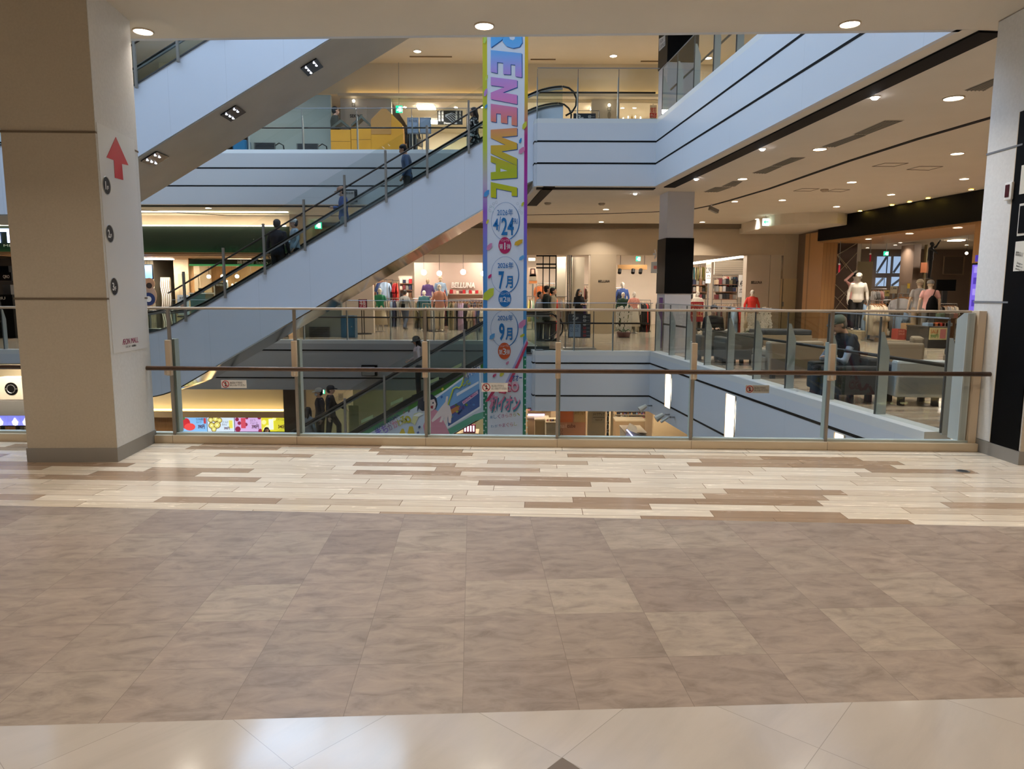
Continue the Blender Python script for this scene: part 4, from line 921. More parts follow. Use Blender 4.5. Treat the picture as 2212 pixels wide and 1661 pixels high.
# ---------------------------------------------------------------- clothing builders
def garment_mesh(kind, seed=0):
    r = random.Random(seed); mb = MB()
    if kind == 'shirt': prof = [(-.06, 0), (-.2, -.05), (-.3, -.34), (-.22, -.38), (-.19, -.2), (-.2, -.68), (.2, -.68), (.19, -.2), (.22, -.38), (.3, -.34), (.2, -.05), (.06, 0), (0, -.05)]
    elif kind == 'dress': prof = [(-.05, 0), (-.17, -.05), (-.2, -.25), (-.15, -.32), (-.14, -.45), (-.24, -1.12), (.24, -1.12), (.14, -.45), (.15, -.32), (.2, -.25), (.17, -.05), (.05, 0), (0, -.05)]
    elif kind == 'trousers': prof = [(-.15, 0), (-.16, -.95), (-.03, -.95), (0, -.3), (.03, -.95), (.16, -.95), (.15, 0)]
    else: prof = [(-.06, 0), (-.21, -.06), (-.26, -.6), (-.19, -.62), (-.18, -.25), (-.2, -.85), (-.02, -.86), (0, -.2), (.02, -.86), (.2, -.85), (.18, -.25), (.19, -.62), (.26, -.6), (.21, -.06), (.06, 0), (0, -.1)]
    n = 3; th = .03
    for s_, e_ in ((-1, 0), (0, 1)): pass
    A_ = [(y, z) for y, z in prof]
    mb.ext([(-th, y, z) for y, z in A_], (2 * th, 0, 0))
    bmesh.ops.triangulate(mb.bm, faces=mb.bm.faces[:])
    bmesh.ops.subdivide_edges(mb.bm, edges=[e for e in mb.bm.edges if e.calc_length() > .14], cuts=2)
    for v in mb.bm.verts:
        k = abs(v.co.z); v.co.x += math.sin(v.co.y * 34 + seed) * .018 * min(1, k * 2) + r.uniform(-.004, .004)
        v.co.x *= .35 + min(.65, k * 2.2)
        v.co.z += math.sin(v.co.y * 22 + seed * 2) * .012 * min(1, k * 1.5)
    return mb
def make_garment(kind, seed):
    m = mat('garment_base', (200, 200, 200), .85)
    t = thing('hanging_' + kind, 'x', {'shirt': 'shirt', 'dress': 'dress', 'trousers': 'trousers', 'jacket': 'jacket'}[kind])
    garment_mesh(kind, seed).build(kind + '_cloth', m, t, smooth=True)
    mb = MB(); mb.tube([(0, -.19, -.035), (0, -.08, .01), (0, 0, .025), (0, .08, .01), (0, .19, -.035)], .008, 5); mb.tube([(0, 0, .02), (0, 0, .06), (0, .025, .09), (0, .0, .105), (0, -.02, .095)], .004, 5)
    mb.build('hanger', mat('hanger_wood', (170, 120, 76), .5), t)
    return t
GP = {}
CN = {'red': (176, 34, 44), 'coral': (226, 76, 66), 'green': (28, 120, 88), 'dark green': (34, 70, 60), 'blue': (64, 92, 160), 'pale blue': (150, 176, 206), 'navy': (36, 44, 74), 'purple': (92, 70, 130), 'lilac': (190, 166, 200), 'pink': (222, 170, 164), 'white': (226, 220, 208), 'cream': (214, 202, 178), 'beige': (186, 168, 142), 'brown': (112, 82, 62), 'grey': (130, 130, 128), 'black': (32, 32, 34), 'khaki': (122, 116, 88), 'olive': (132, 128, 60), 'orange': (220, 130, 80), 'mint': (150, 184, 160), 'teal': (50, 100, 110), 'yellow': (214, 206, 110), 'maroon': (110, 50, 56), 'light grey': (176, 176, 176)}
def gm(c): return mat('cloth_' + c.replace(' ', '_'), CN[c], .85)
used = {}
ORD = ['first', 'second', 'third', 'fourth', 'fifth', 'sixth', 'seventh', 'eighth', 'ninth', 'tenth', 'eleventh', 'twelfth', '13th', '14th', '15th', '16th', '17th', '18th', '19th', '20th', '21st', '22nd', '23rd', '24th', '25th', '26th', '27th', '28th']
NOUN = {'shirt': 'blouse', 'dress': 'dress', 'trousers': 'trousers', 'jacket': 'jacket'}
def garment(kind, col, p, rz, label, group):
    if kind not in GP: GP[kind] = make_garment(kind, len(GP) + 1); o = GP[kind]; o.location = p; o.rotation_euler = (0, 0, rz); o['label'] = label; o['group'] = group; o['_c'] = 1; del o['_c']; sw = [c for c in o.children if c.name.startswith(kind)][0]; sw.material_slots[0].link = 'OBJECT'; sw.material_slots[0].material = gm(col); return o
    o = dup(GP[kind], p, rz, label, group)
    for c in o.children:
        if c.name.startswith(kind): c.material_slots[0].link = 'OBJECT'; c.material_slots[0].material = gm(col)
    return o
def row(kinds, cols, a, b, where, group, turn=0, jit=.25, s=1.0):
    """garments on a rail from a to b, one object each, counted from the left"""
    n = len(cols); a = Vector(a); b = Vector(b); seen = {}; d = b - a; ang = math.atan2(d.y, d.x)
    for c in cols: seen[c] = seen.get(c, 0) + 1
    for i, c in enumerate(cols):
        k = kinds if isinstance(kinds, str) else kinds[i % len(kinds)]
        p = a + d * ((i + .5) / n)
        lab = '%s %s, %s from left on %s' % (c, NOUN[k], ORD[i], where)
        o = garment(k, c, (p.x, p.y, p.z - .1 * s), ang + turn + random.uniform(-jit, jit), lab, group)
        o.scale = (s, s, s)
def rack(a, b, z, lab, feet=True):
    a = Vector((a[0], a[1], 0)); b = Vector((b[0], b[1], 0)); t = thing('clothes_rack', lab, 'clothes rack', a)
    up = Vector((0, 0, z))
    MB().tube([a + up, b + up], .014, 8).build('rail', steel, t)
    for q in (a, b):
        MB().tube([q, q + up], .014, 8).build('upright', steel, t)
        if feet: n_ = Vector((-(b - a).y, (b - a).x, 0)).normalized() * .25; MB().tube([q + n_ + Vector((0, 0, .03)), q - n_ + Vector((0, 0, .03))], .014, 6).build('foot', steel, t)
    return t
G1 = 'clothes on the racks of the fashion shop'
def pxrow(kind, cols, x0, x1, y, Y, where, s=1.0, rackz=True, turn=0, Y2=None, lab=None):
    if y >= 640: s *= 1.25
    a = at(x0, y, Y); b = at(x1, y, Y2 or Y)
    b.z = a.z
    if rackz: rack((a.x - .06, a.y), (b.x + .06, b.y), a.z, lab or ('steel clothes rail: ' + where))
    row(kind, cols, a, b, where, G1, s=s, turn=turn)
# left wall of the shop: rail high up with bright blouses
pxrow('shirt', ['red', 'red', 'cream', 'blue', 'blue', 'pale blue'], 812, 833, 604, 31.5, 'the high rail nearest the left shop wall', 1.15, Y2=30.5)
pxrow('shirt', ['blue', 'navy', 'black', 'black'], 834, 846, 604, 31.8, 'the high rail in the left shop corner', 1.15)
pxrow('shirt', ['red', 'red', 'coral'], 850, 860, 606, 31, 'the high rail beside the white shelf bay', 1.15)
pxrow('dress', ['cream', 'pale blue', 'navy', 'grey'], 836, 862, 644, 30.5, 'the low rail under the red blouses', .9)
pxrow('trousers', ['khaki', 'khaki', 'beige', 'grey'], 972, 986, 648, 27.6, 'the rack left of the lilac trousers', .95)
pxrow('trousers', ['lilac', 'lilac', 'lilac'], 988, 1002, 648, 27.6, 'the rack of trousers behind the near railing post', .95)
pxrow('jacket', ['black', 'black', 'maroon'], 1002, 1012, 648, 27.8, 'the short rack right of the lilac trousers', .95)
pxrow('shirt', ['cream', 'cream', 'pink', 'lilac', 'blue', 'blue', 'white'], 1014, 1043, 657, 26.8, 'the rack just left of the banner', 1.05)
pxrow('shirt', ['dark green', 'teal', 'teal', 'dark green', 'grey'], 908, 932, 640, 28.5, 'the rack behind the beige coat', 1)
pxrow('jacket', ['khaki', 'black', 'brown', 'dark green'], 896, 912, 645, 28.8, 'the rack right of the standing shopper', 1)
pxrow('jacket', ['beige', 'beige', 'light grey'], 916, 938, 656, 26.9, 'the front rack with the beige coat', 1.1)
pxrow('shirt', ['yellow', 'white', 'mint'], 1142, 1152, 640, 28, 'the rack right of the banner', 1)
pxrow('shirt', ['orange', 'orange', 'mint', 'mint'], 1162, 1194, 612, 29.5, 'the rail under the glazed black frame', 1.2, turn=1.2)
pxrow('shirt', ['pink', 'white', 'maroon', 'pink', 'white'], 1246, 1270, 615, 29, 'the rail between the brick pillar and lettered pillar', 1.1)
pxrow('dress', ['mint', 'cream', 'coral', 'light grey', 'beige'], 1186, 1222, 640, 27.5, 'the rack behind the shopper group', .9)
pxrow('dress', ['white', 'black', 'purple', 'grey'], 1250, 1268, 648, 27, 'the rack behind the masked woman', .8)
pxrow('jacket', ['cream', 'black', 'black', 'black', 'black', 'coral', 'black'], 1376, 1402, 648, 27, 'the rack left of the square column', 1)
pxrow('shirt', ['navy', 'teal', 'grey'], 1334, 1346, 622, 28.6, 'the back rail beside the blue mannequin', 1)
pxrow('trousers', ['brown', 'white', 'teal', 'cream', 'khaki', 'olive'], 1491, 1510, 572, 29, 'the top wall rail right of the square column', .95)
pxrow('trousers', ['cream', 'olive', 'cream'], 1512, 1524, 572, 29, 'the top wall rail beside the 2290 price sign', .95)
pxrow('shirt', ['white', 'pink', 'red', 'cream', 'mint', 'grey', 'navy', 'teal', 'navy', 'navy'], 1564, 1592, 594, 29.3, 'the wall rail under the ribbed panels', .62)
pxrow('jacket', ['navy', 'light grey', 'navy', 'light grey'], 1544, 1557, 600, 29.2, 'the short rail left of the ribbed panels', .45)
pxrow('trousers', ['maroon', 'grey', 'maroon', 'beige', 'brown', 'black', 'black'], 1546, 1582, 655, 27, 'the rack behind the dark sofas', .9)
pxrow('shirt', ['pale blue', 'pale blue', 'coral', 'white', 'white', 'black'], 1583, 1612, 655, 26.6, 'the rack left of the coral dress', 1.2)
pxrow('jacket', ['black', 'brown', 'khaki', 'black', 'maroon', 'dark green', 'black', 'beige', 'grey', 'brown', 'black', 'khaki', 'black', 'navy', 'brown', 'black'], 934, 1042, 646, 28.9, 'the long dark back rack', .9)
pxrow('shirt', ['light grey', 'pink', 'white', 'red', 'beige', 'light grey', 'mint', 'black'], 1222, 1268, 650, 27.9, 'the long rack behind the guide board', .95)
pxrow('jacket', ['black', 'grey', 'black', 'beige', 'black', 'black'], 1336, 1366, 652, 27.4, 'the rack behind the white orchid', .85)
# shelves with folded goods on the right wall
def shelf_unit(x0, x1, ys, Y, lab):
    t = thing('wall_shelf', lab, 'shelf', at(x0, ys[-1], Y))
    for y in ys: panel('shelf_board', x0, y, x1, y + 1.4, Y, .35, mat('shelf_wood', (120, 84, 62), .5), t)
    panel('back_panel', x0, ys[0] - 16, x1, ys[-1], Y + .35, .03, shoplight, t)
    return t
FG = 'folded knitwear on the wall shelves'
fold0 = []
def folded(p, col, w_, h, lab, grp=FG):
    if not fold0: 
        o = MB().box(-.5, .5, -.14, .14, 0, 1).build('folded_garment', mat('garment_base', (200, 200, 200), .85), bevel=.03); tag(o, lab, 'folded clothes', grp); fold0.append(o)
    else: o = fold0[0].copy(); COL.objects.link(o); o['label'] = lab; o['group'] = grp
    o.material_slots[0].link = 'OBJECT'; o.material_slots[0].material = gm(col); o.location = p; o.scale = (w_, 1, h); return o
def fill(x0, x1, y, Y, cols, where, h=.22):
    a = at(x0, y, Y); b = at(x1, y, Y); n = len(cols); w_ = (b.x - a.x) / n
    for i, c in enumerate(cols): folded((a.x + w_ * (i + .5), Y + .17, a.z + .0), c, w_ * .86, h * random.uniform(.7, 1.1), '%s folded stack, %s from left on %s' % (c, ORD[i], where.replace('the ', '', 1)))
shelf_unit(862, 890, [612, 626, 642], 31.2, 'white lit shelf bay behind the browsing shopper')
for y, cs, w_ in ((612, ['white', 'navy', 'light grey', 'red'], 'the top board of the white shelf bay'), (626, ['white', 'maroon', 'grey', 'navy'], 'the middle board of the white shelf bay'), (642, ['black', 'grey', 'white', 'brown'], 'the bottom board of the white shelf bay')): fill(863, 889, y, 31.2, cs, w_)
t = thing('display_counter', 'low brown counter with red and white packs below the raised shop name', 'counter', (at(985, 640, 30.6).x, 30.6, 0)); a = at(955, 634, 30.6); b = at(1042, 634, 30.6); MB().box(a.x, b.x, 30.6, 31.1, 0, a.z - .04).build('body', mat('counter_brown', (120, 88, 70), .6), t); MB().box(a.x - .03, b.x + .03, 30.57, 31.13, a.z - .04, a.z).build('top', mat('counter_pale2', (206, 190, 170), .5), t)
fill(957, 1040, 634, 30.7, ['red', 'white', 'red', 'pink', 'white', 'maroon', 'red', 'light grey', 'red', 'white', 'red', 'beige'], 'the counter below the raised shop name', .16)
shelf_unit(1489, 1532, [615, 630, 645], 28.6, 'wall shelf with folded clothes right of the square column')
for y, cs, w_ in ((615, ['white', 'navy', 'grey', 'brown', 'light grey', 'brown'], 'the top board of the left wall shelf'), (630, ['maroon', 'grey', 'cream', 'brown', 'black', 'khaki'], 'the middle board of the left wall shelf'), (645, ['black', 'white', 'grey', 'maroon', 'black', 'cream'], 'the bottom board of the left wall shelf')): fill(1490, 1531, y, 28.6, cs, w_)
shelf_unit(1545, 1592, [614, 630, 646], 28.9, 'wall shelf with bags and folded clothes under the small hanging blouses')
for y, cs, w_ in ((614, ['beige', 'maroon', 'grey', 'black', 'khaki', 'black'], 'the top board of the right wall shelf'), (630, ['grey', 'beige', 'light grey', 'black', 'black', 'navy'], 'the middle board of the right wall shelf'), (646, ['maroon', 'grey', 'black', 'black', 'brown', 'grey'], 'the bottom board of the right wall shelf')): fill(1546, 1591, y, 28.9, cs, w_)
# ribbed panels above
struct(panel('wall_ribbed', 1543, 562, 1612, 593, 29.8, .1, seamed('ribbed_panel', (214, 206, 194), 1.2, .5, rows=.09, dark=.75, wd=.03)), 'white ribbed wall panels above the hanging blouses')
# price boards
def board(nm, x0, y0, x1, y1, Y, lab, cat_, m, txts=(), d=.02, frame=None, pole=None):
    t = thing(nm, lab, cat_, at((x0 + x1) / 2, y1, Y)); panel('board', x0, y0, x1, y1, Y, d, m, t)
    if frame:
        for q in ((x0 - .6, y0 - .6, x1 + .6, y0 + .2), (x0 - .6, y1 - .2, x1 + .6, y1 + .6), (x0 - .6, y0, x0 + .3, y1), (x1 - .3, y0, x1 + .6, y1)): panel('frame', *q, Y - .01, .03, frame, t)
    if pole is not None: q = at((x0 + x1) / 2, y1, Y); MB().box(q.x - .03, q.x + .03, Y + .003, Y + .04, pole, q.z + .1).build('pole', steel, t); MB().box(q.x - .2, q.x + .2, Y - .12, Y + .15, pole, pole + .02).build('base', steel, t)
    for q in txts: tpx(q[0], q[1], q[2], q[3], q[4], Y - .004, q[5], t, bold=.01)
    return t
board('price_board', 1524, 567, 1537, 612, 28.4, 'white price board reading 2290 beside the trousers on the top wall rail', 'sign', paper, [('2,290', 1525, 578, 1536, 591, ink), ('円', 1528, 594, 1533, 598, ink), ('SALE', 1526, 600, 1535, 602, ink)], pole=0)
board('price_board', 1594, 594, 1609, 642, 28.4, 'taller white price board reading 1490 right of the wall shelves', 'sign', paper, [('1,490', 1595, 606, 1608, 621, ink), ('円', 1598, 624, 1605, 628, ink), ('SALE', 1596, 630, 1607, 632, ink)], pole=0)
board('poster', 1141, 578, 1161, 613, 28.2, 'fashion poster of a dark haired woman in a patterned blouse, right of the banner', 'poster', mat('poster_bg', (214, 196, 176), .5), [], pole=0)
po = [o for o in bpy.data.objects if o.get('category') == 'poster'][-1]
for pts, c in (([(1146, 580), (1156, 580), (1158, 597), (1144, 597)], (60, 40, 34)), ([(1148, 582), (1154, 582), (1154, 591), (1148, 591)], (220, 180, 160)), ([(1144, 593), (1158, 593), (1159, 607), (1143, 607)], (150, 140, 124)), ([(1143, 606), (1160, 606), (1160, 612), (1143, 612)], (190, 120, 70))):
    MB().ext([at(x, y, 28.19) for x, y in pts], (0, -.002 - (c[0] == 220) * .004, 0)).build('print', mat('pp_%d_%d_%d' % c, c, .5), po)
board('poster', 1490, 652, 1520, 695, 16.9 + 8, 'large red sale poster on a stand behind the right railing', 'poster', mat('poster_red', (170, 44, 60), .5), [('SUMMER', 1493, 656, 1517, 662, mat('gold_print', (220, 170, 120), .5)), ('SALE', 1494, 665, 1518, 684, mat('gold_print', (220, 170, 120), .5))], pole=0)
board('notice_board', 775, 647, 792, 668, 24.9, 'red poster on a slim black stand left of the fashion shop', 'notice stand', mat('poster_red', (170, 44, 60), .5), [('予告', 777, 650, 790, 663, paper)], frame=ink)
nb = [o for o in bpy.data.objects if o.name.startswith('notice_board')][-1]
for x in (781, 786): a = at(x, 668, 24.92); MB().tube([a, (a.x, a.y, .03)], .015, 6).build('pole', black, nb)
a = at(783.5, 668, 24.92); MB().lathe([(.3, 0), (.3, .02), (.02, .04)], (a.x, a.y, 0), 16).build('base', black, nb)
# blue cabinet and vents on the grey wall at the left, second and third floor
def service_wall(z, Y, x0, x1, yt, yb, lab, cab, vents):
    gw = mat('grey_green_wall', (140, 148, 140), .6)
    a = at(x0, yb, Y); b = at(x1, yt, Y); struct(MB().box(a.x, b.x, Y, Y + .15, z, b.z).build('wall_service', gw), lab)
    t = thing('cabinet', cab[4], 'cabinet', (at(cab[0], 700, Y).x, Y, z))
    a = at(cab[0], cab[3], Y - .4); b = at(cab[2], cab[1], Y - .4)
    MB().box(a.x, b.x, Y - .4, Y - .01, z, b.z).build('body', mat('cabinet_blue', (30, 92, 130), .45), t, bevel=.01); MB().box(a.x + .04, b.x - .04, Y - .415, Y - .4, z + .06, b.z - .04).build('door', mat('cabinet_blue2', (36, 102, 142), .4), t); MB().sph((b.x - .1, Y - .43, z + (b.z - z) * .5), .02, 8, 6).build('knob', steel, t)
    for v in vents:
        t = thing('wall_vent', v[4], 'vent', at(v[0], v[3], Y)); panel('frame', v[0], v[1], v[2], v[3], Y - .03, .03, mat('vent_grey', (92, 94, 88), .5), t)
        n = 7
        for i in range(n): y = v[1] + (v[3] - v[1]) * (i + .5) / n; panel('louvre', v[0] + 2, y - .9, v[2] - 2, y + .9, Y - .045, .015, charcoal, t)
service_wall(0, 23.2, 640, 737, 640, 735, 'low grey green service wall on the second floor behind the back railing', (737, 682, 766, 733, 'blue cabinet standing at the end of the grey service wall'), [(668, 706, 712, 732, 'black louvred vent low in the second floor service wall'), (600, 706, 622, 732, 'black louvred vent partly behind the middle escalator')])
service_wall(F3, 22.8, 540, 714, 205, 330, 'grey green partition on the third floor left of the yellow houses', (503, 302, 532, 328, 'blue cabinet at the left end of the third floor partition'), [(549, 308, 594, 328, 'black louvred vent in the third floor partition, left one'), (641, 310, 687, 329, 'black louvred vent in the third floor partition, right one')])
for i, (x, yy_, z0) in enumerate(((597, 312, 0), (690, 314, 0))):
    t = MB().tube([at(x - 2, yy_ + 2, 22.5), at(x + 6, yy_ - 3, 22.5), at(x + 15, yy_ + 2, 22.5), V3(at(x + 22, yy_ + 13, 22.5).x, 22.5, F3 + .03)], .02, 6).build('cable', rubber); tag(t, 'black cable curling from the ' + ('left', 'right')[i] + ' third floor vent to the floor', 'cable'); MB().sph((at(x + 22, yy_ + 13, 22.5).x, 22.5, F3 + .06), .06, 8, 6).build('plug', rubber, t)

# ---------------------------------------------------------------- potted white orchids and a flower pillar
def orchid(x, y0, y1, w_, Y, lab, z=0):
    p = at(x, y1, Y); p.z = z; top = at(x, y0, Y).z; t = thing('potted_orchid', lab, 'orchid', p); hw = w_ / F * Y / 2
    MB().lathe([(.1, z), (.2, z + .02), (.24, z + .16), (.22, z + .18), (.1, z + .17)], (p.x, Y, 0), 14).build('pot', mat('pot_brown', (96, 52, 46), .5), t)
    mb = MB(); st_ = MB(); r = random.Random(int(x))
    for k in range(3):
        cx = p.x + (k - 1) * hw * .62; st_.tube([(p.x + (k - 1) * .05, Y, z + .15), (cx, Y, z + .6), (cx + .05 * (k - 1), Y, top - .05)], .012, 5)
        zz_ = z + .3
        while zz_ < top:
            for s_ in (-1, 1):
                c = Vector((cx + s_ * .07 + r.uniform(-.03, .03), Y - .05 + r.uniform(-.05, .05), zz_ + r.uniform(-.02, .02)))
                for a_ in range(5): mb.sph(c + Vector((.035 * math.cos(a_ * 1.257), -.01, .035 * math.sin(a_ * 1.257))), (.03, .012, .03), 6, 4)
            zz_ += .095
    st_.build('stem', mat('stem_green', (60, 90, 50), .6), t); b = mb.build('blossom', mat('petal_white', (236, 232, 224), .6), t); b['kind'] = 'stuff'
    lf = MB()
    for k in range(7): a_ = k * .9; lf.ext([(p.x + .05 * math.cos(a_), Y + .05 * math.sin(a_), z + .17), (p.x + .2 * math.cos(a_ - .2), Y + .2 * math.sin(a_ - .2), z + .27), (p.x + .33 * math.cos(a_), Y + .33 * math.sin(a_), z + .2), (p.x + .2 * math.cos(a_ + .2), Y + .2 * math.sin(a_ + .2), z + .27)], (0, 0, .01))
    lf.build('leaf_rosette', mat('leaf_green', (52, 86, 44), .5), t)
orchid(1347, 664, 715, 28, 23.5, 'white potted orchid in front of the fashion shop entrance, between pillar and square column')
orchid(1648, 665, 722, 22, 22.6, 'white potted orchid by the right end pillar of the fashion shop, right one'); orchid(1625, 680, 720, 18, 22.8, 'smaller white potted orchid below the coral dress')
# ---------------------------------------------------------------- green shop on the left, second floor
GY = 23.0
xg0, xg1 = at(-40, 500, GY).x, at(632, 500, GY).x
gz0, gz1 = zz(550, GY), zz(491, GY)
grn = gradmat('green_sign', [(0, (30, 110, 60)), (.25, (14, 60, 34)), (.55, (6, 22, 16)), (1, (4, 12, 12))], 2, gz0, gz1, .4)
grn = mat('green_sign_flat', (8, 34, 21), .5)
gs = thing('sign_band', 'wide dark green sign band, lit along its lower edge, left of the middle escalator', 'sign', (xg0, GY, gz0))
MB().box(xg0, xg1, GY, GY + .3, gz0, gz1).build('band', grn, gs)
MB().box(xg0, xg1, GY - .14, GY - .02, gz0 + .0, gz0 + .012).build('light_strip', emis('green_glow', (110, 220, 140), 1.1), gs)
MB().box(xg0, xg1, GY - .17, GY - .15, gz0, gz0 + .03).build('lip', mat('ledge_wood', (120, 92, 62), .5), gs)
MB().box(xg0, xg1, GY - .16, GY + .3, gz0 - .04, gz0).build('ledge', mat('ledge_wood', (120, 92, 62), .5), gs)
ol = mat('outline_green', (18, 50, 36), .4)
for ch, x0, x1 in (('W', 466, 476), ('U', 478, 490), ('R', 496, 521), ('A', 526, 542), ('T', 544, 552), ('A', 554, 572)):
    tpx(ch, x0, 531, x1, 546, GY - .004, ol, gs)
tpx('MiT', -58, 494, 40, 524, GY - .02, emis('sign_lit', (180, 195, 255), 3), gs, bold=.04); tpx('ME', 8, 528, 26, 533, GY - .02, paper, gs)
struct(MB().box(xg0, xg1, GY + .1, GY + .3, gz1, C2).build('wall_green_upper', plaster), 'pale wall above the green sign')
o = tag(MB().box(xg0, xg1 - .2, GY - .12, GY + .02, gz1 + .0, gz1 + .03).build('cove_lamp', covew), 'long warm cove line on top of the green sign', 'cove light', 'cove lights')
o = tag(MB().box(xg0, xg1 + .2, GY - 1.1, GY - 1.0, C2 - .03, C2 - .01).build('cove_lamp', covew), 'thin warm light line in the ceiling above the green shop', 'cove light', 'cove lights')
struct(MB().box(xg0, xg1, GY + .3, GY + 5.5, gz0 - .06, gz0 - .02).build('ceiling', mat('brown_soffit', (150, 118, 84), .6)), 'brown ceiling inside the green shop')
struct(MB().box(xg1, xg1 + .2, GY - .3, GY + 5.6, 0, C2).build('wall_green_side', shopwall), 'side wall at the right end of the green shop')
BKg = 27.5
tilew = tilemat('wall_tile', .12, .3, 0, [(0, rgb(96, 92, 78)), (.5, rgb(118, 114, 98)), (1, rgb(140, 134, 116))], rgb(70, 66, 56), .008, .4, off=False, noise=2, namt=.2)
m_ = MATS['wall_tile']; mp_ = [n for n in m_.node_tree.nodes if n.type == 'MAPPING'][0]; mp_.inputs['Rotation'].default_value = (math.radians(-90), 0, 0)
struct(MB().box(at(300, 600, BKg).x, at(378, 600, BKg).x, BKg - 1.6, BKg, 0, gz0).build('wall_tiled', tilew), 'wall of narrow grey green tiles in the green shop')
struct(MB().box(-19.5, at(305, 600, BKg).x, BKg - .4, BKg, 0, gz0).build('wall_dark', mat('shop_dark', (40, 38, 36), .6)), 'dark shop wall past the left column')
struct(MB().box(at(376, 600, 26).x, at(432, 600, 26).x, 26, 27, 0, gz0).build('wall_beige', mat('beige_block', (176, 158, 128), .6)), 'beige wall block with a doorway in the green shop')
struct(MB().box(at(385, 600, 25.98).x, at(428, 600, 25.98).x, 25.97, 25.99, 0, zz(594, 26)).build('door_2', mat('door_tan', (150, 134, 108), .5)), 'tan door in the green shop')
struct(MB().box(at(428, 600, BKg).x, xg1, BKg - .1, BKg, 0, gz0).build('wall_wood', wood), 'warm wood wall at the back of the green shop')
t = thing('sign_band', 'smaller dark green hearing aid salon sign inside the green shop', 'sign', at(490, 573, 25))
panel('band', 408, 560, 585, 571, 25, .3, grn, t); panel('ledge', 408, 571, 585, 574, 24.95, .35, emis('green_glow2', (70, 150, 90), .3), t)
tpx('補聴器 Salon', 512, 562.5, 578, 570.5, 24.99, paper, t, bold=.01)
MB().box(at(408, 600, 25).x, at(408, 600, 25).x + .05, 25, 25.3, 0, zz(560, 25)).build('side_post', wood, t)
for i, (x, y) in enumerate([(451, 597.5), (481, 597), (512, 597), (542, 597.5)]):
    p = at(x, y, 26); t = thing('pendant_lamp', 'small glowing pendant seen through the escalator glass in the green shop, ' + ['leftmost', 'second from the left', 'third from the left', 'rightmost'][i], 'pendant lamp', p, 0, 'pendants in the green shop')
    MB().sph(p, (.075, .075, .07), 12, 8).build('globe', globe, t, smooth=True); MB().tube([p, (p.x, p.y, gz0 - .05)], .006, 5).build('cord', charcoal, t)
for i, (x, y) in enumerate([(437, 609), (402, 608), (490, 607), (502, 615), (458, 611), (523, 608)][:4]):
    p = at(x, y, 27.3); t = thing('wall_lamp', 'tiny warm wall lamp in the green shop, ' + ['by the wood wall corner', 'beside the tan door', 'above the framed board', 'between the two boards'][i], 'wall lamp', p, 0, 'tiny warm lamps in the green shop'); MB().sph(p, .04, 8, 6).build('bulb', globe, t)
board('notice_board', 463, 610, 491, 646, 25.4, 'framed poster board standing in the green shop behind the escalator glass', 'notice stand', mat('board_dark', (90, 74, 58), .5), [('補聴器', 466, 613, 488, 618, paper)], frame=paper, pole=0)
board('notice_board', 509, 610, 533, 640, 25.5, 'pale framed board right of the dark poster board in the green shop', 'notice stand', mat('board_pale', (190, 170, 130), .5), [('無料', 511, 613, 519, 618, ink)], frame=paper, pole=0)
t = thing('monitor', 'blue wall screen right beside the left column', 'screen', at(317, 600, 25)); panel('screen', 300, 573, 327, 601, 25, .03, emis('screen_blue', (90, 150, 230), 1.0), t); panel('bezel', 298, 571, 329, 603, 25.02, .06, black, t)
panel('mount', 318, 602, 322, 640, 25.06, .05, black, t); MB().box(at(320, 600, 25).x - .2, at(320, 600, 25).x + .2, 24.9, 25.2, 0, .03).build('base', black, t); q = at(320, 640, 25.06); MB().box(q.x - .03, q.x + .03, 25.06, 25.1, 0, q.z).build('pole', black, t)
t = thing('advertising_standee', 'round headed pale standee with a blue round badge beside the left column', 'standee', (at(322, 660, 22.3).x, 22.3, 0))
MB().ext([(lambda p: (p.x, 22.3, p.z))(at(322 + 16 * math.cos(a_), 640 + 22 * math.sin(a_), 22.3)) for a_ in [k * PI / 10 for k in range(20)]], (0, .03, 0)).build('body_panel', mat('standee_peach', (206, 176, 156), .5), t)
c = at(322, 612, 22.29); MB().disc(c, .17, 18, .03, 'Y').build('head_panel', mat('standee_rim', (214, 170, 140), .5), t)
c = at(322, 617, 22.27); MB().disc(c, .09, 18, .01, 'Y').build('face_print', mat('standee_face', (60, 50, 50), .5), t)
c = at(321, 646, 22.27); MB().disc(c, .2, 20, .01, 'Y').build('badge', mat('standee_blue', (36, 56, 110), .5), t); MB().disc(c - Vector((0, .01, 0)), .09, 16, .01, 'Y').build('badge_print', paper, t)
p = at(322, 662, 22.3); MB().box(p.x - .2, p.x + .2, 22.25, 22.5, 0, .04).box(p.x - .02, p.x + .02, 22.32, 22.36, 0, p.z).build('foot', steel, t)
board('notice_board', 385, 637, 407, 680, 21.6, 'white poster stand with an illustration, behind the lower escalator rails', 'notice stand', paper, [('おすすめ', 388, 641, 404, 646, ink)], pole=0)
nb = [o for o in bpy.data.objects if o.name.startswith('notice_board')][-1]
for pts, c in (([(388, 652), (396, 648), (402, 655), (398, 666), (390, 664)], (200, 150, 130)), ([(388, 668), (404, 666), (404, 676), (388, 676)], (90, 100, 160))): MB().ext([at(x, y, 21.595) for x, y in pts], (0, -.003, 0)).build('print', mat('pp_%d_%d_%d' % c, c, .5), nb)
t = thing('lattice_panel', 'tall white framed panel of wavy lines against the tiled wall', 'panel', (at(359, 620, 25.5).x, 25.5, 0))
a = at(352, 700, 25.5); b = at(367, 599, 25.5)
MB().box(a.x, b.x, 25.5, 25.56, 0, b.z).build('board', mat('lattice_back', (120, 112, 96), .6), t)
for k in range(5):
    x = a.x + (b.x - a.x) * (k + .5) / 5; MB().tube([(x + .03 * math.sin(j * .9), 25.48, .1 + j * (b.z - .15) / 14) for j in range(15)], .012, 5).build('wavy_slat', paper, t)
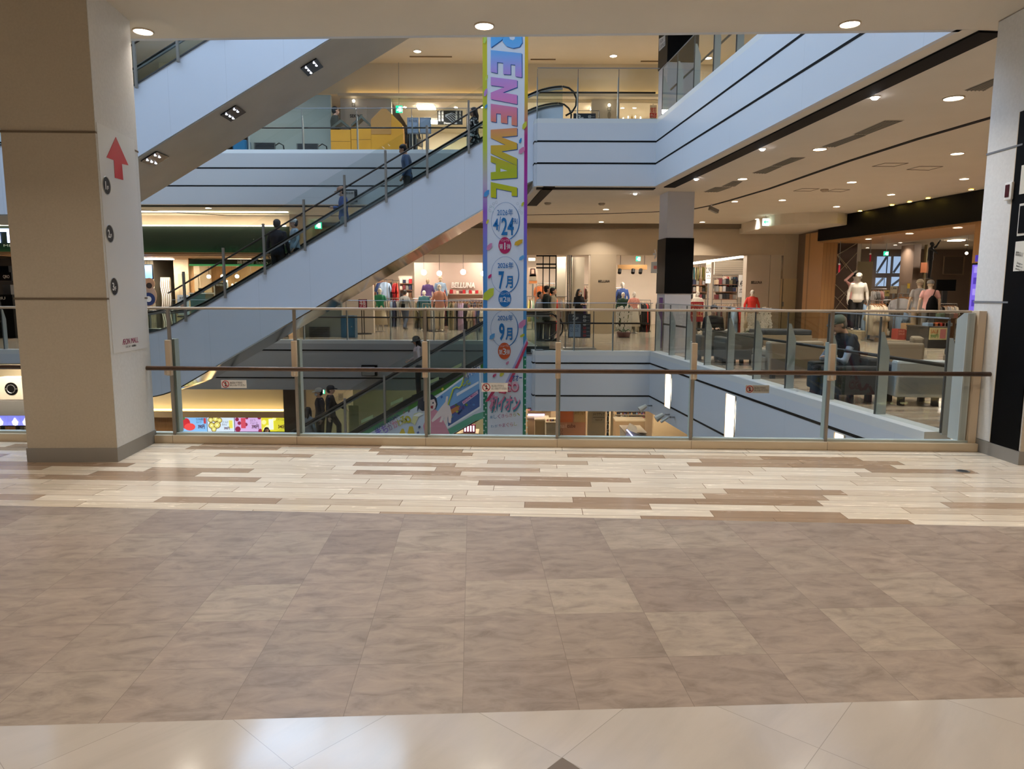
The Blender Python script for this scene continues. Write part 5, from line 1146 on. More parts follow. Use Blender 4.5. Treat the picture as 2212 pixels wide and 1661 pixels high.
t = thing('service_counter', 'teal glass counter at the foot of the middle escalator in the green shop', 'counter', (at(433, 650, 22.6).x, 22.6, 0))
a = at(410, 632, 22.6); b = at(443, 632, 22.6); MB().box(a.x, b.x, 22.6, 23.2, 0, a.z - .04).build('body', mat('counter_teal', (84, 116, 118), .3), t); MB().box(a.x - .03, b.x + .03, 22.57, 23.23, a.z - .04, a.z).build('top', paper, t)
def plant(x, y0, y1, Y, lab, zbase):
    p = at(x, y1, Y); t = thing('potted_plant', lab, 'plant', (p.x, Y, zbase)); h = at(x, y0, Y).z
    MB().lathe([(.07, zbase), (.1, zbase + .14), (.08, zbase + .14)], (p.x, Y, 0), 12).build('pot', charcoal, t)
    mb = MB(); r = random.Random(int(x * 3))
    for k in range(16):
        a_ = r.uniform(0, 6.28); e = r.uniform(.3, 1.2); l = (h - zbase - .1) * r.uniform(.6, 1); d = Vector((math.cos(a_) * math.cos(e), math.sin(a_) * math.cos(e), math.sin(e))); s_ = Vector((-math.sin(a_), math.cos(a_), 0)) * .03
        o_ = Vector((p.x, Y, zbase + .12)); mb.poly([o_, o_ + d * l * .5 + s_, o_ + d * l, o_ + d * l * .5 - s_])
    mb.build('leaf_cluster', mat('leaf_dark', (34, 60, 36), .6), t)
plant(457, 640, 660, 23.2, 'small dark green plant on the floor left of the teal counter end', 1.0) if 0 else None
plant(443, 628, 640, 22.9, 'small dark leafy plant on top of the teal counter', a.z) if 0 else None
pk = plant; t_ = None
q = a.z
plant(436, 624, 640, 22.9, 'dark leafy plant standing on the teal counter', q)
struct(MB().box(-19.9, at(20, 600, 24.5).x, 24.5, 24.7, 1.9, 2.3).build('wall_left_sign', black), 'black band of the shop seen past the left column')
t = thing('wall_sign', 'black band with pale capital letters seen left of the column', 'sign', at(12, 600, 24.3)); panel('band', -60, 588, 24, 606, 24.3, .18, black, t); tpx('QRO', 7, 594, 20, 602, 24.29, emis('sign_cream', (255, 230, 200), 1.5), t)
t = thing('display_counter', 'dark shop counter with lit letters behind the left gallery railing', 'counter', (at(5, 640, 22).x, 22, 0)); a = at(-60, 636, 22); b = at(26, 636, 22); MB().box(a.x, b.x, 22, 22.8, 0, a.z).build('body', black, t); tpx('andU', -12, 641, 11, 647, 21.99, emis('sign_cream', (255, 230, 200), 1.5), t); MB().box(b.x - .35, b.x - .1, 22.1, 22.3, a.z, a.z + .3).build('register', charcoal, t)
panel_lamp(-9.5, 25.5, gz0 - .07, 1.2, .5, 'lamp in the green shop ceiling, left of the salon'); panel_lamp(-12.5, 25, gz0 - .07, 1.2, .5, 'lamp in the green shop ceiling, near the tiled wall'); panel_lamp(-15.5, 25, gz0 - .07, 1, .5, 'lamp in the dark shop ceiling past the left column')

# ---------------------------------------------------------------- third floor
W3 = 24.7
cream = noisy('jewel_wall', (226, 212, 184), (230, 217, 190), .6, 1)
xj = at(735, 220, W3).x
struct(MB().box(xj - 6, 13.5, W3, W3 + .2, zz(205, W3), C3).build('wall_third_upper', cream), 'cream wall above the jewellery shop front')
struct(MB().box(at(735, 220, W3).x, 13.5, W3 - .35, W3, zz(214, W3), zz(208, W3)).build('trim_7', mat('cornice', (206, 196, 176), .6)), 'cornice ledge hiding the yellow cove light')
yc = emis('cove_yellow', (255, 214, 130), 1.5)
o = tag(MB().box(at(752, 208, W3).x, 13, W3 - .12, W3 - .06, zz(208, W3) - .0, zz(208, W3) + .05).build('cove_lamp', yc), 'long yellow cove line above the jewellery shop', 'cove light', 'cove lights')
struct(MB().box(xj, at(845, 220, W3).x, W3, W3 + .2, F3, zz(205, W3)).build('wall_third_front', mat('panel_grey', (196, 194, 190), .5)), 'pale panelled wall with dark lettering left of the jewellery shop opening')
sek = thing('wall_sign', 'dark jeweller lettering on the pale panelled wall, partly behind the smaller yellow house', 'sign', at(772, 250, W3 - .05)); panel('board', 747, 229, 792, 300, W3 - .06, .05, mat('panel_light', (206, 204, 200), .5), sek); tpx('SEKINE', 756, 247, 783, 254, W3 - .066, ink, sek, bold=.02)
for i, (x, y, l) in enumerate(((764, 218, 'crystal wall lamp on the pale panelled wall above the left jeweller lettering'), (1316, 227, 'crystal wall lamp above the right jeweller lettering board'))):
    p = at(x, y, W3 - .15); t = thing('wall_lamp', l, 'wall lamp', p); mb = MB(); mb.sph(p, .05, 8, 6); mb.build('bulb', globe, t); mb = MB()
    for k in range(6): mb.tube([p + Vector((0, 0, -.05)), p + Vector((.07 * math.cos(k), -.02, -.1)), p + Vector((.05 * math.cos(k + .5), -.03, -.2))], .008, 4)
    mb.build('crystal_arm', steel, t)
struct(MB().box(at(845, 220, W3).x, 13.5, 29.5, 29.7, F3, C3).build('wall_third_back', cream), 'cream back wall of the jewellery shop')
struct(MB().box(at(845, 220, W3).x, 13.5, W3 + .2, 29.5, zz(218, W3), zz(218, W3) + .1).build('ceiling', mat('jewel_ceiling', (232, 222, 200), .6)), 'ceiling inside the jewellery shop')
for i, x in enumerate((-3, 0, 3, 6)): [panel_lamp(x, y_, zz(218, W3) - .001, .6, .5, 'square lamp added in the jewellery shop ceiling to brighten it') for y_ in (25.5, 27.6)]  # lamp panels added to brighten the jeweller's interior
struct(MB().box(at(1278, 250, W3).x, at(1338, 250, W3).x, W3, W3 + .3, F3, zz(213, W3)).build('wall_third_pier', mat('pier_pale', (214, 204, 186), .5)), 'pale pier with jeweller lettering right of the banner')
s2g = thing('wall_sign', 'jeweller lettering with an oval emblem on the pale pier right of the banner', 'sign', at(1316, 250, W3 - .05)); panel('board', 1293, 241, 1336, 300, W3 - .06, .05, mat('panel_cream', (214, 204, 184), .5), s2g); tpx('SEKINE', 1303, 259, 1326, 267, W3 - .066, ink, s2g, bold=.02)
c = at(1316, 249, W3 - .066); MB().ext([(c.x + .06 * math.cos(k * PI / 8), c.y, c.z + .12 * math.sin(k * PI / 8)) for k in range(16)], (0, -.004, 0)).build('emblem', mat('emblem_grey', (160, 152, 134), .5), s2g)
t = thing('hanging_poster', 'black jewellery poster hanging inside the third floor shop', 'poster', at(972, 229, 26)); panel('sheet', 945, 229, 999, 269, 26, .02, black, t)
tpx('Diamond Fair', 959, 264, 988, 268, 25.99, paper, t); 
for x in (949, 956, 986, 994): tpx('結\n婚\n指\n輪', x - 2, 233, x + 2, 262, 25.99, paper, t)
for k in range(5): MB().tube([at(962 + j * 3, 252 - 8 * math.sin(j * .35 + k * .5) + k * 1.6, 25.985) for j in range(9)], .012, 4).build('line_print', mat('silver_print', (150, 160, 176), .3, .5), t)
MB().tube([at(950, 229, 26), (at(950, 229, 26).x, 26, zz(218, W3))], .006, 4).build('cord', steel, t); MB().tube([at(994, 229, 26), (at(994, 229, 26).x, 26, zz(218, W3))], .006, 4).build('cord', steel, t)
t = thing('chandelier', 'brass chandelier with lit candle bulbs inside the third floor jewellery shop', 'chandelier', at(1365, 262, 26.5)); c = at(1365, 264, 26.5); br = mat('brass', (190, 160, 100), .3, .8)
MB().tube([c, (c.x, c.y, zz(218, W3))], .008, 5).build('chain', br, t); MB().lathe([(.02, -.25), (.1, -.18), (.05, -.05), (.08, 0), (.02, .2)], c, 12).build('stem', br, t)
for k in range(8):
    a_ = k * PI / 4 + .2; R_ = .33; pts = [c + Vector((math.cos(a_) * R_ * u, math.sin(a_) * R_ * u, -.12 * math.sin(u * PI) + .02 * u)) for u in (0, .3, .6, .85, 1)]
    ar = MB().tube(pts, .012, 5).build('arm', br, t); MB().sph(pts[-1] + Vector((0, 0, .09)), (.025, .025, .045), 8, 6).build('bulb', globe, ar)
    MB().tube([pts[-1], pts[-1] + Vector((0, 0, -.1))], .01, 4).build('crystal', mat('crystal', (220, 214, 196), .1), ar)
board('hanging_poster', 1403, 227, 1419, 265, 25, 'cream poster with red characters beside the third floor pillar', 'poster', mat('poster_cream', (232, 220, 196), .5), [('宝石', 1405, 232, 1418, 243, red), ('買取', 1405, 256, 1417, 261, ink)])
hp = [o for o in bpy.data.objects if o.name.startswith('hanging_poster')][-1]; panel('red_box', 1403.5, 244, 1418.5, 254, 24.995, .004, red, hp); tpx('色石', 1405, 245, 1417, 253, 24.985, paper, hp); q = at(1411, 227, 25); MB().tube([(q.x, 25.01, q.z), (q.x, 25.01, zz(218, W3))], .008, 4).build('cord', steel, hp)
def guide(x0, y0, x1, y1, Y, fl_, lab, zb):
    t = thing('floor_guide', lab, 'sign', (at((x0 + x1) / 2, y1, Y).x, Y, zb)); a = at(x0, y1, Y); b = at(x1, y0, Y); wd = x1 - x0; h = y1 - y0
    MB().box(a.x, b.x, Y, Y + .06, a.z, b.z).build('board', mat('guide_navy', (40, 48, 62), .4), t)
    tpx(fl_[0], x0 + wd * .2, y0 + h * .05, x0 + wd * .34, y0 + h * .24, Y - .004, paper, t, bold=.03); tpx('F', x0 + wd * .36, y0 + h * .14, x0 + wd * .46, y0 + h * .24, Y - .004, paper, t, bold=.02)
    panel('map_panel', x0 + wd * .05, y0 + h * .34, x0 + wd * .56, y0 + h * .95, Y - .004, .004, mat('map_blue', (150, 172, 196), .4), t); tpx('FLOOR\nGUIDE', x0 + wd * .1, y0 + h * .45, x0 + wd * .5, y0 + h * .75, Y - .008, mat('guide_blue', (60, 90, 130), .5), t)
    for k in range(6):
        c = at(x0 + wd * .73, y0 + h * (.12 + .155 * k), Y - .004); r = wd * .055 / F * Y; col_ = paper if k < 3 else red
        MB().tube([(c.x + r * math.cos(q), Y - .006, c.z + r * math.sin(q)) for q in [j * PI / 6 for j in range(12)]], r * .22, 4, closed=True).build('icon_ring', col_, t); tpx('▲' if k % 2 else 'i', x0 + wd * .71, y0 + h * (.09 + .155 * k), x0 + wd * .75, y0 + h * (.15 + .155 * k), Y - .005, col_, t)
        tpx('トイレ' if k % 2 else 'エレベーター', x0 + wd * .82, y0 + h * (.1 + .155 * k), x0 + wd * .95, y0 + h * (.14 + .155 * k), Y - .005, paper, t)
    # tube frame
    fx0, fx1, fy = at(x0 - wd * .12, y1, Y + .1).x, at(x1 + wd * .12, y1, Y + .1).x, b.z + .09
    MB().tube([(fx0, Y + .1, zb), (fx0, Y + .1, fy), (fx1, Y + .1, fy), (fx1, Y + .1, zb)], .016, 6).build('frame', steel, t)
    MB().box(fx0 - .05, fx1 + .05, Y - .15, Y + .35, zb, zb + .02).build('base', steel, t)
guide(1227, 678, 1276, 730, 18.6, '2F', 'navy second floor guide board on a steel frame behind the railing', 0)
guide(1238, 245, 1287, 303, 18.8, '3F', 'third floor guide board in navy on a steel frame, right of the banner', F3)
# yellow house shaped boards of the play corner
yel = noisy('house_yellow', (206, 140, 24), (216, 150, 30), .55, 2); yel2 = mat('house_ochre', (180, 124, 52), .6)
HY = 21.9
def hpoly(pts, Y, d, m, nm, par): return MB().ext([at(x, y, Y) for x, y in pts], (0, d, 0)).build(nm, m, par)
t = thing('play_house', 'tallest yellow house shaped board with a pointed top on the third floor', 'house board', (at(836, 330, HY).x, HY, F3)); zb_ = F3
A_ = [at(x, y, HY) for x, y in ((801, 258), (827, 232), (833, 233), (868, 268), (871, 285))]; P = [Vector((A_[0].x, HY, F3))] + A_ + [Vector((A_[-1].x, HY, F3))]
MB().ext(P, (0, .35, 0)).build('house_body', yel, t); hpoly([(802, 290), (801, 258), (827, 232), (833, 233), (845, 245), (845, 290)], HY - .01, .008, yel2, 'ochre_face', t)
for (x0, x1, yt, yr, l) in ((758, 801, 274, 248, 'middle yellow house with an open white gable on the third floor'), (714, 757, 280, 257, 'left yellow house with an open white gable on the third floor')):
    t = thing('play_house', l, 'house board', (at((x0 + x1) / 2, 330, HY).x, HY, F3)); a = at(x0, yt, HY); b = at(x1, yt, HY)
    MB().box(a.x, b.x, HY, HY + .35, F3, a.z).build('house_body', yel, t); xm = (x0 + x1) / 2 + 1
    gr_ = mat('gable_grey', (84, 84, 68), .6)
    for q in ([(x0, yt), (x0, yt - 5), (xm, yr), (xm, yr + 7)], [(x1, yt), (x1, yt - 5), (xm, yr), (xm, yr + 7)]): hpoly(q, HY, .35, gr_, 'gable_board', t)
    for k in (1, 2): MB().box(a.x, b.x, HY - .004, HY, a.z - (a.z - F3) * k / 3 - .008, a.z - (a.z - F3) * k / 3).build('board_joint', mat('joint_brown', (120, 84, 20), .6), t)
for i, x in enumerate((892, 919)):
    t = thing('notice_stand', ['grey framed notice stand with printed sheet, left of the pair on the third floor', 'grey framed notice stand with blank sheet, right of the pair on the third floor'][i], 'notice stand', (at(x, 300, 20.9).x, 20.9, F3))
    panel('board', x - 12, 254, x + 12, 289, 20.9, .03, mat('frame_grey', (130, 136, 146), .4, .5), t); panel('sheet', x - 10, 257, x + 10, 287, 20.89, .008, mat('sheet_grey', (136, 142, 154), .5), t)
    if not i: tpx('お知らせ', x - 9, 258, x + 9, 263, 20.88, ink, t); tpx('営業時間のご案内', x - 9, 273, x + 9, 277, 20.88, mat('guide_blue', (60, 90, 130), .5), t)
    a = at(x, 289, 20.95); 
    for dx in (-.09, .09): MB().tube([(a.x + dx, 20.95, a.z), (a.x + dx, 20.95, F3)], .012, 5).build('leg', steel, t)
    MB().box(a.x - .2, a.x + .2, 20.8, 21.1, F3, F3 + .02).build('base', steel, t)
# showcase counters of the jeweller
for i, x in enumerate((975, 1010)):
    t = thing('glass_showcase', ['lit glass showcase in the jewellery shop behind the escalator, left one', 'lit glass showcase in the jewellery shop behind the escalator, right one'][i], 'showcase', (at(x, 300, 25).x, 25, F3)); a = at(x - 14, 310, 25); b = at(x + 14, 305, 25)
    MB().box(a.x, b.x, 25, 25.6, F3, F3 + .75).build('cabinet', mat('case_white', (216, 210, 196), .5), t); MB().box(a.x, b.x, 25, 25.6, F3 + .75, F3 + 1.0).build('glass_top', glass_far, t); MB().box(a.x + .1, b.x - .1, 25.2, 25.24, F3 + .95, F3 + .97).build('lamp_strip', globe, t)
for i, x in enumerate((874, 930, 985, 1043, 1345, 1371)):
    p = at(x, 218 + (i < 4) * 1, 25.5); t = thing('track_spot', 'small lit ceiling spot in the jewellery shop, ' + ['leftmost', 'second from left', 'third from left', 'nearest the banner', 'right of the banner by the pier', 'above the chandelier'][i], 'spotlight', p, 0, 'spots of the jewellery shop'); MB().disc((p.x, 25.5, zz(218, W3) - .005), .06, 10, .01).build('bulb', storelamp, t); MB().lathe([(.06, 0), (.08, 0), (.08, -.015), (.06, -.015)], (p.x, 25.5, zz(218, W3) - .003), 12, closed=True).build('rim', beigem, t)
# vents in ceilings
def diffuser(pts, z, lab, slats=5):
    P = [fl(x, y, z) for x, y in pts]; c = sum(P, Vector()) / 4; t = thing('ceiling_diffuser', lab, 'air diffuser', c)
    P2 = [c + (q - c) * 1.06 for q in P]; MB().ext([q + Vector((0, 0, -.004)) for q in P2], (0, 0, .004)).build('frame', mat('diffuser_frame', (196, 184, 166), .6), t)
    MB().ext([q + Vector((0, 0, -.006)) for q in P], (0, 0, -.004)).build('core', mat('diffuser_dark', (104, 96, 84), .6), t)
    for k in range(slats):
        u = (k + .5) / slats; a_ = P[0].lerp(P[3], u); b_ = P[1].lerp(P[2], u); MB().tube([a_ + Vector((0, 0, -.014)), b_ + Vector((0, 0, -.014))], .005, 4).build('slat', mat('diffuser_slat', (150, 140, 124), .6), t)
diffuser([(1776, 316), (1847, 291), (1871, 291), (1805, 316)], C2, 'nearer half of the double slotted air diffuser under the right fascia')
diffuser([(1845, 289), (1911, 260), (1950, 260), (1874, 289)], C2, 'farther right half of the double slotted air diffuser'); diffuser([(2085, 194), (2154, 166), (2175, 166), (2128, 194)], C2, 'slotted air diffuser cut off by the right column')
diffuser([(1668, 357), (1709, 340), (1738, 340), (1692, 357)], C2, 'right half of the small double air diffuser, middle of the ceiling'); diffuser([(1626, 373), (1665, 359), (1689, 359), (1655, 374)], C2, 'left half of the small double air diffuser, middle of the ceiling')
diffuser([(1560, 402), (1583, 391), (1604, 391), (1588, 402)], C2, 'right half of the farthest double air diffuser'); diffuser([(1521, 414), (1545, 404), (1580, 404), (1551, 414)], C2, 'left half of the farthest double air diffuser')
def hatch(pts, lab):
    P = [fl(x, y, C2) + Vector((0, 0, -.004)) for x, y in pts]; o = MB().tube(P, .006, 4, closed=True).build('access_hatch', mat('hatch_line', (130, 118, 100), .7)); tag(o, lab, 'hatch', 'square access hatches in the ceiling')
hatch([(1884, 359), (1912, 352), (1962, 352), (1932, 359)], 'left square access hatch right of the curved slot'); hatch([(1959, 366), (1986, 359), (2037, 359), (2007, 367)], 'right square access hatch of the near pair'); hatch([(1714, 412), (1733, 407), (1770, 407), (1752, 412)], 'left square access hatch of the far pair'); hatch([(1786, 413), (1805, 408), (1836, 409), (1816, 414)], 'right square access hatch of the far pair')
for (x, y, l) in ((1183, 438, 'round smoke detector in the ceiling right of the banner'), (1300, 439, 'small round smoke detector left of the square column'), (1781, 409, 'round smoke detector between the far ceiling hatches')):
    p = fl(x, y, C2); o = MB().lathe([(.09, 0), (.09, -.03), (.05, -.06)], p, 14).build('smoke_detector', mat('detector', (168, 152, 130), .5)); tag(o, l, 'smoke detector')
p = fl(1537, 441, C2); t = thing('security_camera', 'small security camera hanging from the ceiling right of the square column', 'camera', p); MB().tube([p, p - Vector((0, 0, .12))], .02, 8).build('bracket', paper, t); MB().cbox(p + Vector((.05, -.05, -.16)), (.28, .1, .1), .4, 0, .3).build('housing', mat('cam_grey', (110, 104, 96), .4), t)
# rounded dropped soffit near the black sign band
cs = [fl(x, y, C2) for x, y in ((1678, 462), (1684, 457), (1700, 455), (1834, 461))]
qa = fl(1834, 462, C2); qb = fl(1680, 460, C2); cx_, cy_ = qb.x + 1.1, qb.y + .9
P = [(qa.x, qa.y), (cx_ + .6, cy_ - 1.15)] + [(cx_ + 1.1 * math.cos(a_), cy_ + 1.15 * math.sin(a_)) for a_ in [-PI / 2 - k * PI / 16 for k in range(9)]] + [(cx_ - 1.1, 25.5), (11, 25.5)]
struct(MB().prism(P, C2 - .33, C2).build('ceiling', ceil_m), 'rounded dropped ceiling piece left of the black sign band')

# small notices fixed to the back fascias and thin slots in the third floor ceiling
for (x0, y0, x1, y1, l) in ((781, 789, 814, 812, 'small framed notice on the lower back fascia above the lowest escalator'), (738, 409, 770, 436, 'small framed notice on the upper back fascia behind the tan cap')):
    Y = 20.0; t = thing('wall_notice', l, 'sign', at((x0 + x1) / 2, y1, Y)); panel('frame', x0, y0, x1, y1, Y, .1, black, t); panel('sheet', x0 + 1, y0 + 3, x1 - 5, y1 - 1, Y - .01, .012, mat('notice_grey2', (150, 148, 142), .5), t); tpx('お知らせ', x0 + 3, y0 + 5, x1 - 7, y0 + 10, Y - .014, ink, t)
for (xa_, ya_, xb_, yb_, l) in ((885, 122, 977, 125, 'thin slot vent in the third floor ceiling left of the banner'), (1146, 128, 1200, 129, 'thin slot vent in the third floor ceiling right of the banner'), (1384, 132, 1482, 135, 'thin slot vent in the third floor ceiling by the black pillar')):
    p, q = fl(xa_, ya_, C3), fl(xb_, yb_, C3); o = MB().box(p.x, q.x, p.y - .05, p.y + .05, C3 - .012, C3 - .001).build('slot_vent', mat('slot_brown', (110, 90, 64), .7)); tag(o, l, 'vent')
# ---------------------------------------------------------------- clothes shop on the right
SA = Vector((10.1, 23.2, 0)); SB = Vector((11.15, 15.6, 0)); sd = (SB - SA).normalized(); sn = Vector((sd.y, -sd.x, 0))   # sn points towards the void (-x)
if sn.x > 0: sn = -sn
def sp_(x, y, d=0): return on_plane(x, y, SA + sn * d, sn)
def splane(pts, d, th, m, nm, par=None): return MB().ext([sp_(x, y, d) for x, y in pts], -sn * th).build(nm, m, par)
bs = thing('sign_band', 'long black shop sign band on the right, lit by small yellow spots', 'sign', (10.6, 19, 3.15))
zt, zb2 = 3.86, 3.16
e0 = sp_(1773, 505); e1 = SB - sd * .2 ; em = sp_(1834, 480)
def wallseg(a_, b_, z0, z1, th, m, nm, par=None, d=0): 
    a_ = Vector((a_.x, a_.y, 0)) + sn * d; b_ = Vector((b_.x, b_.y, 0)) + sn * d
    return MB().ext([a_ + Vector((0, 0, z0)), b_ + Vector((0, 0, z0)), b_ + Vector((0, 0, z1)), a_ + Vector((0, 0, z1))], -sn * th).build(nm, m, par)
wallseg(em, e1 + sd * 3, zb2, zt, .6, blackp, 'band', bs, .1); wallseg(e0, em, zb2, C2 - .34, .6, blackp, 'band', bs, .1)
inw = e0 - sd * .9
# wood portal
struct(wallseg(inw, e0 + sd * .2, 0, zb2 + .3, .5, slatwood, 'wall_portal_left'), 'slatted wood pier at the left of the right hand clothes shop')
po0 = sp_(1793, 600); po1 = Vector((e1.x, e1.y, 0))
struct(wallseg(e0, e1 + sd * 3, zb2 - .06, zb2, 2.2, wood, 'ceiling_portal'), 'wooden soffit of the right hand clothes shop entrance')
x_r = sp_(2100, 560)
struct(wallseg(x_r, x_r + sd * 5, 0, zb2, .5, wood, 'wall_portal_right'), 'wood wall at the right of the clothes shop entrance carrying the purple screen')
t = thing('digital_sign', 'purple lit digital sign on the wood wall beside the right column', 'screen', x_r)
P = [sp_(x, y, .06) for x, y in ((2095, 569), (2112, 566), (2112, 683), (2088, 684))]
Pz = sp_(2095, 569, .06); Pb = sp_(2092, 684, .06); u0 = x_r + sd * .12
wallseg(u0, u0 + sd * .85, Pb.z, Pz.z, .08, black, 'case', t, .1); wallseg(u0 + sd * .03, u0 + sd * .82, Pb.z + .04, Pz.z - .04, .004, emis('sign_purple', (96, 80, 190), .55), 'screen', t, .106)
for k in range(5): wallseg(u0 + sd * .1, u0 + sd * .7, Pb.z + .25 + k * .26, Pb.z + .4 + k * .26, .004, emis('sign_violet', (130, 120, 200), .6) if k % 2 else emis('sign_dark', (60, 44, 150), .5), 'content_block', t, .112)
# yellow accent spots over the band
for i, (x, y) in enumerate(((1858, 455), (1927, 442), (1965, 435), (2005, 427), (2098, 408.5))):
    p = fl(x, y, C2 - .003); t = thing('spot_lamp', 'small yellow spot washing the black sign band, %s from the left' % ORD[i], 'spotlight', p, 0, 'yellow spots over the black band')
    MB().disc(p, .055, 10, .012).build('bulb', emis('spot_yellow', (255, 214, 90), 40), t); MB().lathe([(.055, 0), (.075, 0), (.075, -.016), (.055, -.016)], p, 12, closed=True).build('rim', beigem, t)
# interior
di = mat('shop_brown', (104, 88, 74), .7)
struct(MB().box(10.4, 23.5, 31.5, 31.7, 0, 3.6).build('wall_clothes_back', di), 'brown back wall of the right hand clothes shop')
struct(MB().prism([(10.3, 23.9), (12.1, 23.6), (23.5, 23.6), (23.5, 31.5), (10.3, 31.5)], 3.4, 3.5).build('ceiling', mat('shop_ceiling', (170, 156, 136), .7)), 'inner ceiling of the right hand clothes shop')
struct(MB().prism([(12.2, 21), (12.9, 15), (23.5, 15), (23.5, 23.8), (11.9, 23.8)], 3.4, 3.5).build('ceiling', MATS['shop_ceiling']), 'front ceiling of the right hand clothes shop')
struct(MB().box(10.15, 10.35, 23.6, 31.5, 0, 3.6).build('wall_clothes_left', di), 'left side wall of the right hand clothes shop')
struct(MB().box(23.3, 23.5, 12, 31.5, 0, 3.6).build('wall_clothes_right', di), 'right side wall of the clothes shop')
# brown wall with crossing pale lines, right behind the portal
LWY = 24.2
struct(panel('wall_pattern', 1793, 524, 1853, 716, LWY, .2, mat('pattern_brown', (92, 76, 66), .7)), 'brown display wall with thin crossing lines')
lw = thing('wall_relief', 'thin pale lines crossing diagonally on the brown display wall', 'wall decoration', at(1820, 620, LWY))
for q in ((1793, 530, 1853, 602), (1793, 560, 1852, 525), (1795, 606, 1852, 545), (1795, 605, 1853, 663), (1803, 669, 1852, 598), (1803, 640, 1853, 690), (1800, 540, 1830, 580), (1810, 645, 1850, 610)): MB().tube([at(q[0], q[1], LWY - .01), at(q[2], q[3], LWY - .01)], .012, 4).build('line_bar', mat('line_cream', (200, 186, 160), .5), lw)
struct(panel('wall_pale', 1848, 565, 1886, 640, 25.6, .2, mat('tan_block', (150, 132, 100), .7)), 'tan block wall behind the white mannequin')
# windows with cool daylight
wf = emis('window_sky', (130, 152, 180), .75)
for i, (x0, y0, x1, y1) in enumerate(((1893, 554, 1925, 590), (1929, 554, 1964, 590), (1891, 600, 1915, 618), (1925, 598, 1961, 618))):
    a = struct(panel('window_%d' % (i + 2), x0, y0, x1, y1, 31.4, .03, wf), ['upper left cool lit window at the back of the right shop', 'upper right cool lit window at the back of the right shop', 'lower left cool lit window at the back of the right shop', 'lower right cool lit window at the back of the right shop'][i])
    MB().tube([at(x0 + 1, y1 - 1, 31.38), at(x0 + (x1 - x0) * .7, y0 + 1, 31.38)], .05, 4).build('brace', mat('brace_grey', (96, 108, 124), .5), a); panel('mullion', (x0 + x1) / 2 + 7, y0, (x0 + x1) / 2 + 8, y1, 31.36, .04, charcoal, a)
struct(panel('wall_pier', 1966, 528, 1991, 660, 27, .9, mat('pier_brown', (108, 90, 76), .6)), 'brown pier in the middle of the right shop')
board('wall_picture', 1988, 567, 2011, 589, 26.8, 'orange picture on the right face of the brown pier', 'picture', mat('picture_orange', (160, 92, 52), .6), [])
struct(panel('wall_tan', 1991, 528, 2005, 700, 26.9, .2, mat('tan_wall', (150, 136, 100), .7)), 'tan wall right of the brown pier')
t = thing('wall_monitor', 'large black screen behind the two capped mannequins', 'screen', at(2045, 616, 26)); panel('screen', 2023, 604, 2066, 628, 26, .06, black, t); MB().box(at(2040, 600, 26).x, at(2050, 600, 26).x, 26.02, 26.1, 0, at(2040, 620, 26).z).build('stand', charcoal, t)
board('wall_picture', 2039, 554, 2082, 592, 30.5, 'large dark brown framed board high on the back wall of the right shop', 'picture', mat('board_brown', (70, 58, 46), .6), [], frame=mat('frame_brown', (120, 100, 76), .5))
for i, (x, y, s) in enumerate(((1876, 516, 1), (1965, 504, 1.1), (2069, 491, 1.2))): light(Vector((sp_(x, y).x + .9, sp_(x, y).y + .1, zb2 - .061)) if 0 else fl(x, y, zb2 - .062), 'downlight in the wooden soffit of the right shop, %s from the left' % ORD[i], 'downlights in the wooden soffit', s)
light(fl(1801, 525, zb2 - .062), 'downlight in the wooden soffit at the far left end beside the slatted pier', 'downlights in the wooden soffit', 1)
for i, (x, y) in enumerate(((1874, 535), (1934, 529), (1945, 524), (2082, 540), (2088, 529))): light(fl(x, y, 3.399), 'small downlight on the inner ceiling of the right shop, %s from the left' % ORD[i], 'downlights in the right shop', .8)
for x, y in ((14, 22), (16, 26), (12.5, 27), (19, 20)): panel_lamp(x, y, 3.395, .4, .4, 'lamp in the ceiling of the right shop, hidden from view')
G2 = 'clothes on the racks of the right shop'
_g1 = G1
def rack2(kind, cols, x0, x1, y, Y, where, s=1.0, turn=0, rz=True):
    a = at(x0, y, Y); b = at(x1, y, Y)
    if rz: rack((a.x - .05, Y), (b.x + .05, Y), a.z, 'steel clothes rail: ' + where)
    row(kind, cols, a, b, where, G2, s=s, turn=turn)
rack2('shirt', ['cream'] * 7, 1881, 1911, 649, 21.8, 'the front stand of cream shirts', 1.35)
rack2('dress', ['pale blue', 'light grey', 'pale blue'], 1862, 1880, 650, 22.3, 'the rack behind the white mannequin legs', .95)
rack2('jacket', ['black', 'black', 'grey', 'black', 'grey', 'black'], 1912, 1945, 648, 24, 'the dark rack behind the cream shirts', 1)
rack2('shirt', ['light grey', 'grey', 'light grey', 'pink', 'grey'], 1884, 1912, 624, 27, 'the back rail under the windows', .8)
rack2('shirt', ['light grey', 'beige', 'light grey', 'beige'], 1944, 1972, 634, 22.2, 'the tall stand beside the capped mannequins', 1.5, .7)
rack2('dress', ['pale blue', 'pale blue', 'light grey'], 1938, 1962, 668, 21.9, 'the low rail of pale blue dresses', .9, .6, )
rack2('shirt', ['grey', 'black', 'beige', 'grey', 'light grey', 'cream', 'grey', 'cream'], 2026, 2064, 656, 23, 'the rack right of the pink mannequin', .8)
